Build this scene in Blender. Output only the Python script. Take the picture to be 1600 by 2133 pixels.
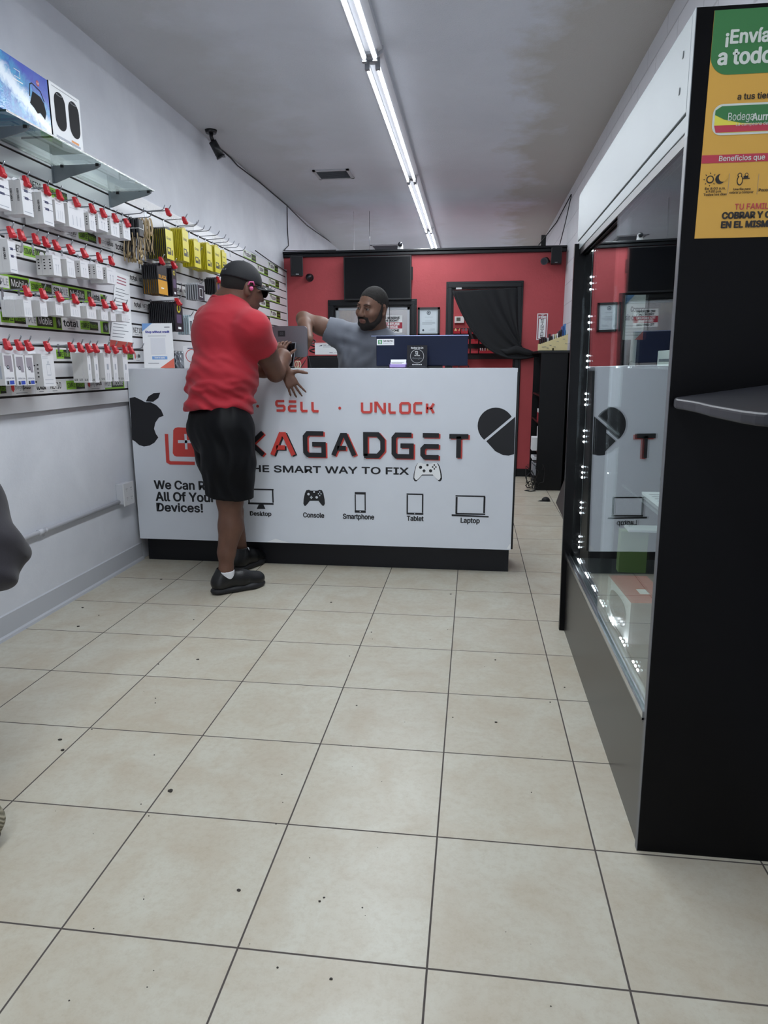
import bpy, math, random
import numpy as np
from mathutils import Vector, Matrix, noise as mnoise
import openvdb

random.seed(7)
SC = bpy.context.scene
for _o in list(bpy.data.objects):
    bpy.data.objects.remove(_o)
COL = SC.collection

# ------------------------------------------------------------------ camera
CAM = np.array([0.0646, -1.1643, 1.2042])
FPX = 1419.7
YAW, PITCH, ROLL = 0.12885, -0.21253, -0.00215
def _basis():
    cy, sy = math.cos(YAW), math.sin(YAW)
    f = np.array([-sy*math.cos(PITCH), cy*math.cos(PITCH), math.sin(PITCH)])
    r = np.array([cy, sy, 0.0]); u = np.cross(r, f)
    c, s = math.cos(ROLL), math.sin(ROLL)
    return np.array([c*r+s*u, -s*r+c*u, f])
BAS = _basis()
cam_data = bpy.data.cameras.new('camera')
cam = bpy.data.objects.new('camera', cam_data)
COL.objects.link(cam)
cam_data.sensor_fit = 'HORIZONTAL'
cam_data.sensor_width = 36.0
cam_data.lens = FPX/1600*36.0
cam_data.clip_start = 0.02
_m = Matrix(((BAS[0][0], BAS[1][0], -BAS[2][0]), (BAS[0][1], BAS[1][1], -BAS[2][1]), (BAS[0][2], BAS[1][2], -BAS[2][2]))).to_4x4()
_m.translation = Vector(CAM)
cam.matrix_world = _m
SC.camera = cam

# measured positions: the ray through a point of the photograph met with a plane of the room
def _ray(u, v):
    return np.array([(u-800)/FPX, -(v-1066.5)/FPX, 1.0]) @ BAS
def atX(u, v, x):
    d = _ray(u, v); return Vector(CAM + d*(x-CAM[0])/d[0])
def atY(u, v, y):
    d = _ray(u, v); return Vector(CAM + d*(y-CAM[1])/d[1])
def atZ(u, v, z):
    d = _ray(u, v); return Vector(CAM + d*(z-CAM[2])/d[2])

# ------------------------------------------------------------------ world, exposure
SC.view_settings.view_transform = 'Standard'
SC.view_settings.look = 'None'
SC.view_settings.exposure = 0.2
SC.view_settings.gamma = 1.0
SC.view_settings.use_curve_mapping = False
world = bpy.data.worlds.new('world'); SC.world = world
world.use_nodes = True
world.node_tree.nodes['Background'].inputs[0].default_value = (0.80, 0.88, 1.0, 1)
world.node_tree.nodes['Background'].inputs[1].default_value = 4.0
TUBE_STRENGTH = 245.0
TUBE_COLOR = (0.89, 0.95, 1.0, 1)
LED_STRENGTH = 25.0

# ------------------------------------------------------------------ materials
def s2l(c):
    return tuple(x/12.92 if x <= 0.04045 else ((x+0.055)/1.055)**2.4 for x in c)
def hexc(h):
    h = h.lstrip('#')
    return s2l(tuple(int(h[i:i+2], 16)/255 for i in (0, 2, 4)))
MATS = {}
class NT:
    def __init__(self, m):
        m.use_nodes = True
        self.t = m.node_tree; self.n = self.t.nodes; self.l = self.t.links
        self.b = self.n['Principled BSDF']; self.out = self.n['Material Output']
    def new(self, typ, **kw):
        x = self.n.new(typ)
        for k, v in kw.items(): setattr(x, k, v)
        return x
    def link(self, a, b): self.l.new(a, b)
    def math(self, op, a, b=None, c=None):
        x = self.n.new('ShaderNodeMath'); x.operation = op
        for i, v in enumerate((a, b, c)):
            if v is None: continue
            if isinstance(v, (int, float)): x.inputs[i].default_value = v
            else: self.l.new(v, x.inputs[i])
        return x.outputs[0]
    def mix(self, f, a, b, blend='MIX'):
        x = self.n.new('ShaderNodeMix'); x.data_type = 'RGBA'; x.blend_type = blend
        for s, v in ((x.inputs[0], f), (x.inputs[6], a), (x.inputs[7], b)):
            if isinstance(v, (int, float)): s.default_value = v
            elif isinstance(v, tuple): s.default_value = (*v, 1) if len(v) == 3 else v
            else: self.l.new(v, s)
        return x.outputs[2]
    def ramp(self, f, lo, hi):
        x = self.n.new('ShaderNodeMapRange'); x.inputs[1].default_value = lo; x.inputs[2].default_value = hi
        self.l.new(f, x.inputs[0]); return x.outputs[0]
    def coord(self, scale=None):
        tc = self.n.new('ShaderNodeTexCoord').outputs['Object']
        if scale is None: return tc
        mp = self.n.new('ShaderNodeMapping'); mp.inputs['Scale'].default_value = scale
        self.l.new(tc, mp.inputs[0]); return mp.outputs[0]
    def noise(self, vec, scale, detail=4, rough=0.55, dist=0.0):
        x = self.n.new('ShaderNodeTexNoise')
        x.inputs['Scale'].default_value = scale; x.inputs['Detail'].default_value = detail
        x.inputs['Roughness'].default_value = rough; x.inputs['Distortion'].default_value = dist
        self.l.new(vec, x.inputs['Vector']); return x.outputs['Fac']
    def bump(self, h, strength=0.3, dist=0.01):
        x = self.n.new('ShaderNodeBump'); x.inputs['Strength'].default_value = strength; x.inputs['Distance'].default_value = dist
        self.l.new(h, x.inputs['Height']); self.l.new(x.outputs[0], self.b.inputs['Normal'])

def mat(name, col, rough=0.5, metal=0.0, spec=0.5, var=0.0, vscale=8, bump=0.0, bscale=60, bdist=0.004, emit=0.0, coat=0.0):
    if name in MATS: return MATS[name]
    m = bpy.data.materials.new(name); t = NT(m); b = t.b
    c = hexc(col) if isinstance(col, str) else col
    b.inputs['Base Color'].default_value = (*c, 1)
    b.inputs['Roughness'].default_value = rough; b.inputs['Metallic'].default_value = metal
    b.inputs['Specular IOR Level'].default_value = spec
    if coat: b.inputs['Coat Weight'].default_value = coat; b.inputs['Coat Roughness'].default_value = 0.1
    co = t.coord()
    if var:
        n = t.noise(co, vscale)
        t.link(t.mix(t.ramp(n, 0.3, 0.7), tuple(x*(1-var) for x in c), tuple(min(1, x*(1+var)) for x in c)), b.inputs['Base Color'])
    if bump:
        t.bump(t.noise(co, bscale, 3), bump, bdist)
    if emit:
        b.inputs['Emission Color'].default_value = (*c, 1); b.inputs['Emission Strength'].default_value = emit
    MATS[name] = m; return m

def glass_mat(name, tint=(0.93, 0.97, 0.95), rough=0.0, smear=0.0):
    if name in MATS: return MATS[name]
    m = bpy.data.materials.new(name); t = NT(m)
    t.n.remove(t.b)
    geo = t.new('ShaderNodeNewGeometry')
    ior = t.math('ADD', t.math('MULTIPLY', geo.outputs['Backfacing'], 1/1.5-1.5), 1.5)
    fr = t.new('ShaderNodeFresnel'); t.link(ior, fr.inputs['IOR'])
    tr = t.new('ShaderNodeBsdfTransparent'); tr.inputs[0].default_value = (*tint, 1)
    gl = t.new('ShaderNodeBsdfGlossy'); gl.inputs['Roughness'].default_value = rough
    gl.inputs[0].default_value = (0.96, 0.98, 1, 1)
    mx = t.new('ShaderNodeMixShader')
    t.link(fr.outputs[0], mx.inputs[0]); t.link(tr.outputs[0], mx.inputs[1]); t.link(gl.outputs[0], mx.inputs[2])
    t.link(mx.outputs[0], t.out.inputs[0])
    MATS[name] = m; return m

# ------------------------------------------------------------------ mesh builder
def frame(o, u, v):
    u = Vector(u).normalized(); v = Vector(v).normalized()
    return (Vector(o), u, v, u.cross(v).normalized())
_TXT = {}
FONT = None
try:        # Blender's own interface typeface; the built-in font otherwise
    import os
    FONT = bpy.data.fonts.load(os.path.join(bpy.utils.system_resource('DATAFILES'), 'fonts', 'Inter.woff2'))
except Exception:
    FONT = None
def text_geo(s, bold=0.0, spacing=1.0):
    k = (s, bold, spacing)
    if k in _TXT: return _TXT[k]
    cu = bpy.data.curves.new('lettering', 'FONT'); cu.body = s; cu.offset = bold; cu.space_character = spacing
    if FONT: cu.font = FONT
    cu.resolution_u = 3
    ob = bpy.data.objects.new('lettering', cu); COL.objects.link(ob)
    me = bpy.data.meshes.new_from_object(ob.evaluated_get(bpy.context.evaluated_depsgraph_get()))
    vs = [(v.co.x, v.co.y) for v in me.vertices]; fs = [tuple(p.vertices) for p in me.polygons]
    bpy.data.objects.remove(ob); bpy.data.curves.remove(cu); bpy.data.meshes.remove(me)
    xs = [a for a, _ in vs]; ys = [b for _, b in vs]
    _TXT[k] = (vs, fs, (min(xs), min(ys), max(xs), max(ys)))
    return _TXT[k]

def world_matrix(o):
    b = Matrix.Translation(o.location) @ o.rotation_euler.to_matrix().to_4x4()
    return b if o.parent is None else world_matrix(o.parent) @ o.matrix_parent_inverse @ b

class MB:
    def __init__(self):
        self.v = []; self.f = []; self.m = []; self.s = []
    def add(self, vs, fs, m=0, smooth=False):
        n = len(self.v); self.v += [tuple(x) for x in vs]
        for f in fs:
            self.f.append(tuple(i+n for i in f)); self.m.append(m); self.s.append(smooth)
        return self
    def box(self, a, b, m=0):
        x0, y0, z0 = (min(a[i], b[i]) for i in range(3)); x1, y1, z1 = (max(a[i], b[i]) for i in range(3))
        return self.add([(x0,y0,z0),(x1,y0,z0),(x1,y1,z0),(x0,y1,z0),(x0,y0,z1),(x1,y0,z1),(x1,y1,z1),(x0,y1,z1)],
            [(0,3,2,1),(4,5,6,7),(0,1,5,4),(1,2,6,5),(2,3,7,6),(3,0,4,7)], m)
    def fbox(self, fr, u0, v0, u1, v1, d0, d1, m=0):
        return self.prism(fr, [(u0,v0),(u1,v0),(u1,v1),(u0,v1)], d0, d1, m)
    def prism(self, fr, poly, d0, d1, m=0, smooth=False):
        o, u, v, n = fr; k = len(poly)
        area = sum(poly[i][0]*poly[(i+1) % k][1]-poly[(i+1) % k][0]*poly[i][1] for i in range(k))
        if area < 0: poly = list(reversed(poly))
        if d0 > d1: d0, d1 = d1, d0
        vs = [o+u*a+v*b+n*d0 for a, b in poly]+[o+u*a+v*b+n*d1 for a, b in poly]
        self.add(vs, [tuple(reversed(range(k))), tuple(range(k, 2*k))], m)
        n0 = len(self.v)-2*k
        for i in range(k):
            j = (i+1) % k
            self.f.append((n0+i, n0+j, n0+k+j, n0+k+i)); self.m.append(m); self.s.append(smooth)
        return self
    def flat(self, fr, poly, d, m=0):
        o, u, v, n = fr; k = len(poly)
        area = sum(poly[i][0]*poly[(i+1) % k][1]-poly[(i+1) % k][0]*poly[i][1] for i in range(k))
        if area < 0: poly = list(reversed(poly))
        return self.add([o+u*a+v*b+n*d for a, b in poly], [tuple(range(k))], m)
    def rect(self, fr, u0, v0, u1, v1, d, m=0):
        return self.flat(fr, [(u0,v0),(u1,v0),(u1,v1),(u0,v1)], d, m)
    def text(self, fr, s, box, d, m=0, bold=0.0, keep=False, spacing=1.0, depth=0.0, flip=False):
        vs, fs, (a0, b0, a1, b1) = text_geo(s, 0.0, spacing)
        u0, v0, u1, v1 = box
        su = (u1-u0)/max(a1-a0, 1e-6); sv = (v1-v0)/max(b1-b0, 1e-6)
        if keep:
            su = sv = min(su, sv)
            u0 = (u0+u1)/2-(a1-a0)*su/2
        o, u, v, n = fr
        sg = -1 if flip else 1
        if flip: u0 = u1
        sh = [(0, 0)] if not bold else [(0, 0), (-1, 0), (1, 0), (0, -1), (0, 1), (-.7, .7), (.7, .7), (-.7, -.7), (.7, -.7)]
        for k_, (p_, q_) in enumerate(sh):
            pts = [o+u*(u0+sg*(a-a0)*su+p_*bold*sv)+v*(v0+(b-b0)*sv+q_*bold*0.8*sv)+n*(d+k_*0.00002) for a, b in vs]
            self.add(pts, [tuple(reversed(f)) for f in fs] if flip else fs, m)
        if depth:
            cnt = {}
            for f in fs:
                for i in range(len(f)):
                    a, b = f[i], f[(i+1) % len(f)]
                    cnt[(a, b)] = 1
            back = [p-n*depth for p in pts]
            q = [(b, a, a+len(pts), b+len(pts)) for (a, b) in cnt if (b, a) not in cnt]
            self.add(pts+back, q, m)
        return self
    def strokes(self, fr, lines, w, d0, d1, m=0):
        for ln in lines:
            k = len(ln); L = []; Rr = []
            for i in range(k):
                p = Vector(ln[i])
                a = (p-Vector(ln[i-1])).normalized() if i else None
                b = (Vector(ln[i+1])-p).normalized() if i < k-1 else None
                if a is None: a = b
                if b is None: b = a
                n1 = Vector((-a.y, a.x)); n2 = Vector((-b.y, b.x)); mt = (n1+n2).normalized()
                q = w/2/max(0.35, mt.dot(n1))
                L.append(p+mt*q); Rr.append(p-mt*q)
            for i in range(k-1):
                self.prism(fr, [tuple(Rr[i]), tuple(Rr[i+1]), tuple(L[i+1]), tuple(L[i])], d0, d1, m)
        return self
    def disc(self, fr, c, r, d, m=0, n=24, ry=None):
        ry = ry or r
        return self.flat(fr, [(c[0]+r*math.cos(2*math.pi*i/n), c[1]+ry*math.sin(2*math.pi*i/n)) for i in range(n)], d, m)
    def cyl(self, p0, p1, r0, r1=None, n=16, m=0, cap=True, smooth=True):
        return self.tube([p0, p1], [r0, r0 if r1 is None else r1], n, m, cap, smooth)
    def tube(self, pts, r, n=8, m=0, cap=True, smooth=True):
        pts = [Vector(p) for p in pts]; k = len(pts)
        rr = r if isinstance(r, (list, tuple)) else [r]*k
        t0 = (pts[1]-pts[0]).normalized()
        nv = t0.cross(Vector((0, 0, 1)))
        if nv.length < 0.05: nv = t0.cross(Vector((1, 0, 0)))
        nv.normalize(); vs = []
        for i in range(k):
            t = (pts[min(i+1, k-1)]-pts[max(i-1, 0)])
            t = t.normalized() if t.length > 1e-9 else t0
            nv = nv-t*nv.dot(t)
            nv = nv.normalized() if nv.length > 1e-6 else t.orthogonal().normalized()
            b = t.cross(nv)
            for j in range(n):
                a = 2*math.pi*j/n
                vs.append(pts[i]+(nv*math.cos(a)+b*math.sin(a))*rr[i])
        fs = []
        for i in range(k-1):
            for j in range(n):
                fs.append((i*n+j, i*n+(j+1) % n, (i+1)*n+(j+1) % n, (i+1)*n+j))
        self.add(vs, fs, m, smooth)
        if cap:
            n0 = len(self.v)-len(vs)
            self.f += [tuple(n0+j for j in reversed(range(n))), tuple(n0+(k-1)*n+j for j in range(n))]
            self.m += [m, m]; self.s += [False, False]
        return self
    def grid(self, fn, nu, nv, m=0, smooth=True):
        vs = [fn(i/nu, j/nv) for j in range(nv+1) for i in range(nu+1)]
        fs = [(j*(nu+1)+i, j*(nu+1)+i+1, (j+1)*(nu+1)+i+1, (j+1)*(nu+1)+i) for j in range(nv) for i in range(nu)]
        return self.add(vs, fs, m, smooth)
    def sphere(self, c, r, n=12, m=0, sc=(1, 1, 1)):
        c = Vector(c)
        def fn(a, b):
            th = math.pi*b; ph = 2*math.pi*a
            return c+Vector((r*sc[0]*math.sin(th)*math.cos(ph), r*sc[1]*math.sin(th)*math.sin(ph), -r*sc[2]*math.cos(th)))
        return self.grid(fn, n*2, n, m)
    def build(self, name, mats, parent=None, bevel=0.0, seg=2, solid=0.0):
        me = bpy.data.meshes.new(name)
        me.from_pydata(self.v, [], self.f)
        if not isinstance(mats, (list, tuple)): mats = [mats]
        for x in mats: me.materials.append(x)
        me.polygons.foreach_set('material_index', self.m)
        me.polygons.foreach_set('use_smooth', self.s)
        me.update()
        o = bpy.data.objects.new(name, me); COL.objects.link(o)
        if solid:
            x = o.modifiers.new('solid', 'SOLIDIFY'); x.thickness = solid; x.offset = 0
        if bevel:
            x = o.modifiers.new('bevel', 'BEVEL'); x.width = bevel; x.segments = seg; x.limit_method = 'ANGLE'; x.angle_limit = 0.6
            x.harden_normals = False
        if parent is not None:
            o.parent = parent
            o.matrix_parent_inverse = world_matrix(parent).inverted()
        return o

def tag(o, label=None, cat=None, group=None, kind=None):
    if label: o['label'] = label
    if cat: o['category'] = cat
    if group: o['group'] = group
    if kind: o['kind'] = kind
    return o
def empty(name, loc, label=None, cat=None, group=None):
    o = bpy.data.objects.new(name, None); COL.objects.link(o)
    o.location = loc; o.empty_display_size = 0.05
    return tag(o, label, cat, group)
def struct(o):
    o['kind'] = 'structure'; return o
KIDS = {}
def copy_tree(o, loc=None, parent=None):
    c = o.copy(); COL.objects.link(c)
    if parent is not None: c.parent = parent
    if loc is not None: c.location = loc
    for ch in list(o.children): copy_tree(ch, None, c)
    return c
ORD = ['first', 'second', 'third', 'fourth', 'fifth', 'sixth', 'seventh', 'eighth', 'ninth', 'tenth', 'eleventh', 'twelfth', 'thirteenth',
       'fourteenth', 'fifteenth', 'sixteenth', 'seventeenth', 'eighteenth', 'nineteenth', 'twentieth']
EX, EY, EZ = Vector((1, 0, 0)), Vector((0, 1, 0)), Vector((0, 0, 1))
def front_frame(x, y, z): return frame((x, y, z), EX, EZ)       # faces the camera (-Y)
def aisle_frame(x, y, z): return frame((x, y, z), EY, EZ)        # faces +X, u runs into the room

# common materials
M_white = mat('white_plastic', '#e6e6e6', 0.4)
M_paper = mat('white_paper', '#eef0f2', 0.7)
M_black = mat('black_laminate', '#08090c', 0.35, spec=0.3)
M_blackm = mat('black_matte', '#101114', 0.7)
M_ink = mat('black_ink', '#14151b', 0.6)
M_greyink = mat('grey_ink', '#7b7f86', 0.6)
M_red = mat('red_ink', '#c8342f', 0.5)
M_chrome = mat('chrome_metal', '#c9ccd0', 0.22, metal=1.0)
M_steel = mat('brushed_aluminium', '#a9adb3', 0.35, metal=1.0)
M_lime = mat('lime_green_print', '#84b82a', 0.5)
M_dkgreen = mat('dark_olive_print', '#151c0c', 0.5)
M_blueink = mat('blue_ink', '#3c4fae', 0.6)
# ================================================================== the room
H = 2.905            # ceiling
XL, XR = -2.0, 0.976 # side walls
YP = 6.40            # red partition
YR = 7.75            # wall of the back room

def floor_material():
    m = bpy.data.materials.new('beige_floor_tiles'); t = NT(m)
    co = t.coord(); sep = t.new('ShaderNodeSeparateXYZ'); t.link(co, sep.inputs[0])
    T = 0.4
    masks = []; idx = []
    for ax in (0, 1):
        q = t.math('DIVIDE', sep.outputs[ax], T)
        fl = t.math('FLOOR', q); idx.append(fl)
        fr = t.math('FRACT', q)
        d = t.math('ABSOLUTE', t.math('SUBTRACT', fr, 0.5))
        r = t.new('ShaderNodeMapRange'); t.link(d, r.inputs[0]); r.inputs[1].default_value = 0.4935; r.inputs[2].default_value = 0.4955
        masks.append(r.outputs[0])
    g = t.math('MAXIMUM', masks[0], masks[1])
    cmb = t.new('ShaderNodeCombineXYZ'); t.link(idx[0], cmb.inputs[0]); t.link(idx[1], cmb.inputs[1])
    wn = t.new('ShaderNodeTexWhiteNoise'); wn.noise_dimensions = '2D'; t.link(cmb.outputs[0], wn.inputs['Vector'])
    off = t.new('ShaderNodeVectorMath'); off.operation = 'MULTIPLY_ADD'
    t.link(wn.outputs['Color'], off.inputs[0]); off.inputs[1].default_value = (9, 9, 9); t.link(co, off.inputs[2])
    n1 = t.noise(off.outputs[0], 5.5, 5, 0.6, 0.6); n2 = t.noise(off.outputs[0], 48, 6, 0.75); n3 = t.noise(co, 120, 3, 0.6)
    c = t.mix(t.ramp(n1, 0.36, 0.66), hexc('#c3c0b2'), hexc('#b8af9d'))
    c = t.mix(t.math('MULTIPLY', t.ramp(n2, 0.45, 0.75), 0.42), c, hexc('#a1937b'))
    c = t.mix(t.math('MULTIPLY', t.ramp(n3, 0.62, 0.8), 0.25), c, hexc('#8d8270'))
    c = t.mix(t.math('MULTIPLY', wn.outputs['Value'], 0.14), c, hexc('#9c9080'))
    c = t.mix(g, c, hexc('#4b4542'))
    t.link(c, t.b.inputs['Base Color'])
    t.link(t.math('ADD', t.math('MULTIPLY', t.ramp(n1, 0.2, 0.8), 0.08), t.math('ADD', 0.33, t.math('MULTIPLY', g, 0.5))), t.b.inputs['Roughness'])
    t.b.inputs['Specular IOR Level'].default_value = 0.45
    h = t.math('SUBTRACT', t.math('MULTIPLY', n2, 0.12), g)
    t.bump(h, 0.25, 0.003)
    return m

def ceiling_material():
    m = bpy.data.materials.new('textured_ceiling_paint'); t = NT(m)
    co = t.coord(); sep = t.new('ShaderNodeSeparateXYZ'); t.link(co, sep.inputs[0])
    n1 = t.noise(co, 1.3, 5, 0.6, 0.5); n2 = t.noise(co, 85, 3, 0.7); n3 = t.noise(co, 2.1, 6, 0.6, 0.2)
    c = t.mix(t.ramp(n1, 0.35, 0.7), hexc('#d2d6e0'), hexc('#dadee8'))
    # a brown water stain that spreads from the wall on the display case side
    edge = t.math('ADD', sep.outputs[0], t.math('MULTIPLY', t.math('SUBTRACT', n3, 0.5), 1.1))
    edge = t.math('SUBTRACT', edge, t.math('MULTIPLY', t.math('SUBTRACT', sep.outputs[1], 2.0), 0.03))
    st = t.ramp(edge, 0.20, 0.46)
    c = t.mix(t.math('MULTIPLY', st, 0.75), c, hexc('#b5b0a6'))
    edge2 = t.math('ADD', t.math('MULTIPLY', sep.outputs[0], -1), t.math('MULTIPLY', t.math('SUBTRACT', n3, 0.5), 1.3))
    c = t.mix(t.math('MULTIPLY', t.ramp(edge2, 1.15, 1.6), 0.35), c, hexc('#a9a59b'))
    t.link(c, t.b.inputs['Base Color']); t.b.inputs['Roughness'].default_value = 0.9
    t.bump(n2, 0.5, 0.006)
    return m

def wall_material(name, col, dirt, bscale=45, bst=0.25, bd=0.004):
    m = bpy.data.materials.new(name); t = NT(m); co = t.coord()
    n1 = t.noise(co, 2.0, 5, 0.6, 0.3); n2 = t.noise(co, bscale, 4, 0.65)
    n3 = t.noise(t.coord((6, 6, 1.2)), 4, 4, 0.7)
    c = t.mix(t.ramp(n1, 0.35, 0.7), hexc(col), hexc(dirt))
    c = t.mix(t.math('MULTIPLY', t.ramp(n3, 0.66, 0.85), 0.3), c, hexc(dirt))
    t.link(c, t.b.inputs['Base Color']); t.b.inputs['Roughness'].default_value = 0.6
    t.bump(n2, bst, bd); return m

def block_material():
    m = bpy.data.materials.new('painted_concrete_block'); t = NT(m); co = t.coord()
    sep = t.new('ShaderNodeSeparateXYZ'); t.link(co, sep.inputs[0])
    row = t.math('FLOOR', t.math('DIVIDE', sep.outputs[2], 0.2))
    yq = t.math('ADD', t.math('DIVIDE', sep.outputs[1], 0.4), t.math('MULTIPLY', t.math('MODULO', row, 2), 0.5))
    a = t.math('ABSOLUTE', t.math('SUBTRACT', t.math('FRACT', yq), 0.5))
    b = t.math('ABSOLUTE', t.math('SUBTRACT', t.math('FRACT', t.math('DIVIDE', sep.outputs[2], 0.2)), 0.5))
    g = t.math('MAXIMUM', t.ramp(a, 0.484, 0.494), t.ramp(b, 0.468, 0.488))
    n = t.noise(co, 70, 4, 0.6)
    t.link(t.mix(t.math('MULTIPLY', g, 0.4), hexc('#cfd0d6'), hexc('#9b9ca2')), t.b.inputs['Base Color'])
    t.b.inputs['Roughness'].default_value = 0.6
    t.bump(t.math('SUBTRACT', t.math('MULTIPLY', n, 0.3), g), 0.5, 0.006)
    return m

M_floor = floor_material()
M_ceil = ceiling_material()
M_wall = wall_material('grey_white_wall_paint', '#dadde4', '#cbced6')
M_redwall = wall_material('red_wall_paint', '#b84a50', '#aa4448', 30, 0.35, 0.006)
M_block = block_material()
M_office = wall_material('white_office_wall_paint', '#c8c9cb', '#b9babd')
M_trim = mat('black_gloss_trim_paint', '#0d1015', 0.35, spec=0.35)

struct(MB().rect(frame((0, 0, 0), EX, EY), XL-0.1, -6.6, XR+0.1, 14.0, 0).build('floor', M_floor))
struct(MB().box((XL-0.1, -6.6, H), (XR+0.1, 14.0, H+0.1)).build('ceiling', M_ceil))
struct(MB().box((XL-0.12, -6.6, 0), (XL, 14.0, H)).build('wall_left', M_wall))
struct(MB().box((XR, -6.6, 0), (XR+0.12, 14.0, H)).build('wall_right', M_block))
struct(MB().box((XL, -6.6, 0), (-1.5, -6.5, H)).box((0.5, -6.6, 0), (XR, -6.5, H)).box((-1.5, -6.6, 2.2), (0.5, -6.5, H)).build('wall_front', M_wall))
struct(MB().box((XL, 13.9, 0), (XR, 14.0, H)).build('wall_far', M_wall))

# red partition with a door opening and a window opening
WX0, WX1, WZ0, WZ1 = -1.455, -0.622, 0.95, 1.825
DX0, DX1, DZ1 = -0.18, 0.489, 1.992
PT = 2.365
w = MB()
for a, b in (((XL, YP, 0), (WX0, YP+0.12, PT)), ((WX0, YP, 0), (WX1, YP+0.12, WZ0)), ((WX0, YP, WZ1), (WX1, YP+0.12, PT)),
             ((WX1, YP, 0), (DX0, YP+0.12, PT)), ((DX0, YP, DZ1), (DX1, YP+0.12, PT)), ((DX1, YP, 0), (XR, YP+0.12, PT))):
    w.box(a, b)
struct(w.build('wall_back', M_redwall))
# crown along the top of the partition
t = MB().box((XL, YP-0.03, 2.333), (XR, YP+0.15, 2.368)).box((XL, YP-0.045, 2.368), (XR, YP+0.165, 2.392))
struct(t.build('trim_1', M_trim, bevel=0.006))
def casing(name, x0, x1, z0, z1, w=0.066, bottom=False):
    m = MB()
    for a, b, d in ((0, w, 0.018), (0.008, w-0.018, 0.028)):
        m.box((x0-b, YP-d, z0 if not bottom else z0-b), (x0-a, YP, z1+a)); m.box((x1+a, YP-d, z0 if not bottom else z0-b), (x1+b, YP, z1+a))
        m.box((x0-b, YP-d, z1+a), (x1+b, YP, z1+b))
        if bottom: m.box((x0-a, YP-d, z0-b), (x1+a, YP, z0-a))
    # jamb lining
    m.box((x0, YP-0.004, z0), (x0+0.012, YP+0.12, z1)); m.box((x1-0.012, YP-0.004, z0), (x1, YP+0.12, z1)); m.box((x0, YP-0.004, z1-0.012), (x1, YP+0.12, z1))
    return struct(m.build(name, M_trim, bevel=0.003))
casing('trim_2', WX0, WX1, WZ0, WZ1, bottom=True)
casing('trim_3', DX0, DX1, 0, DZ1)
struct(MB().box((XL, YP-0.015, 0), (DX0-0.066, YP, 0.085)).box((DX1+0.066, YP-0.015, 0), (XR, YP, 0.085)).build('baseboard_back', M_trim, bevel=0.004))
wf = MB()
for x0, x1 in ((WX0+0.012, WX0+0.04), (WX1-0.04, WX1-0.012)): wf.box((x0, YP+0.03, WZ0), (x1, YP+0.07, WZ1-0.012))
wf.box((WX0+0.012, YP+0.03, WZ1-0.04), (WX1-0.012, YP+0.07, WZ1-0.012))
o = wf.build('window_1', mat('aluminium_window_frame', '#b9bdc2', 0.4, metal=0.6)); struct(o)
MB().box((WX0+0.03, YP+0.045, WZ0), (WX1-0.03, YP+0.051, WZ1-0.03)).build('pane', glass_mat('window_glass', (0.95, 0.97, 0.97)), o)
# the back rooms behind the partition
struct(MB().box((XL, YR, 0), (-0.42, YR+0.1, 2.25)).build('wall_office', M_office))
struct(MB().box((-0.42, YR, 0), (XR, YR+0.1, 2.2)).build('wall_rear', M_redwall))
struct(MB().box((-0.47, YP+0.12, 0), (-0.41, YR, 2.3)).build('wall_divider', M_office))
# coved base of the left wall
b = MB()
prof = [(0, 0), (0.016, 0), (0.013, 0.012), (0.006, 0.02), (0.006, 0.108), (0.0, 0.113)]
vs = []
for y in (-6.6, 2.785):
    vs += [(XL+a, y, z) for a, z in prof]
k = len(prof)
b.add(vs, [(i, (i+1) % k, k+(i+1) % k, k+i) for i in range(k)] + [tuple(range(k)), tuple(range(2*k-1, k-1, -1))])
struct(b.build('baseboard_left', mat('grey_vinyl_cove_base', '#b9bcc3', 0.5)))

# ================================================================== counter
YC = 2.728
def cp(u, v):
    p = atY(u, v, YC); return (p.x, p.z)
M_panel = mat('white_laminate', '#d6dbe3', 0.32, spec=0.4, var=0.03, vscale=3)
CX0, CX1, CZ0, CZ1 = -1.974, 0.303, 0.150, 1.186
counter = empty('service_counter', (-0.83, 3.0, 0), 'long white service counter with black and red lettering on a black plinth', 'counter')
FRc = front_frame(0, YC, 0)
carc = MB().box((CX0, YC+0.016, CZ0), (CX1+0.012, YC+0.30, CZ1-0.022)).build('carcass', M_black, counter)
MB().box((CX0, YC+0.002, CZ1-0.022), (CX1+0.003, YC+0.32, CZ1)).build('counter_top', mat('grey_white_laminate_top', '#c6cad1', 0.35), counter, bevel=0.003)
MB().box((-1.955, YC+0.06, 0), (0.296, YC+0.36, CZ0)).build('plinth', mat('black_plinth_laminate', '#0d0e14', 0.45, spec=0.3), counter)
MB().box((CX0, YC+0.30, 0.72), (CX1, YC+0.40, 0.75)).build('work_surface', M_black, counter)

fp = MB()
fp.box((CX0, YC, CZ0), (CX1, YC+0.016, CZ1-0.002), 0)
E1, E2 = 0.0008, 0.0016
def tb(u0, v0, u1, v1):
    um, vm = (u0+u1)/2, (v0+v1)/2
    return (cp(u0, vm)[0], cp(um, v1)[1], cp(u1, vm)[0], cp(um, v0)[1])
def P2(pts): return [cp(*q) for q in pts]
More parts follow.
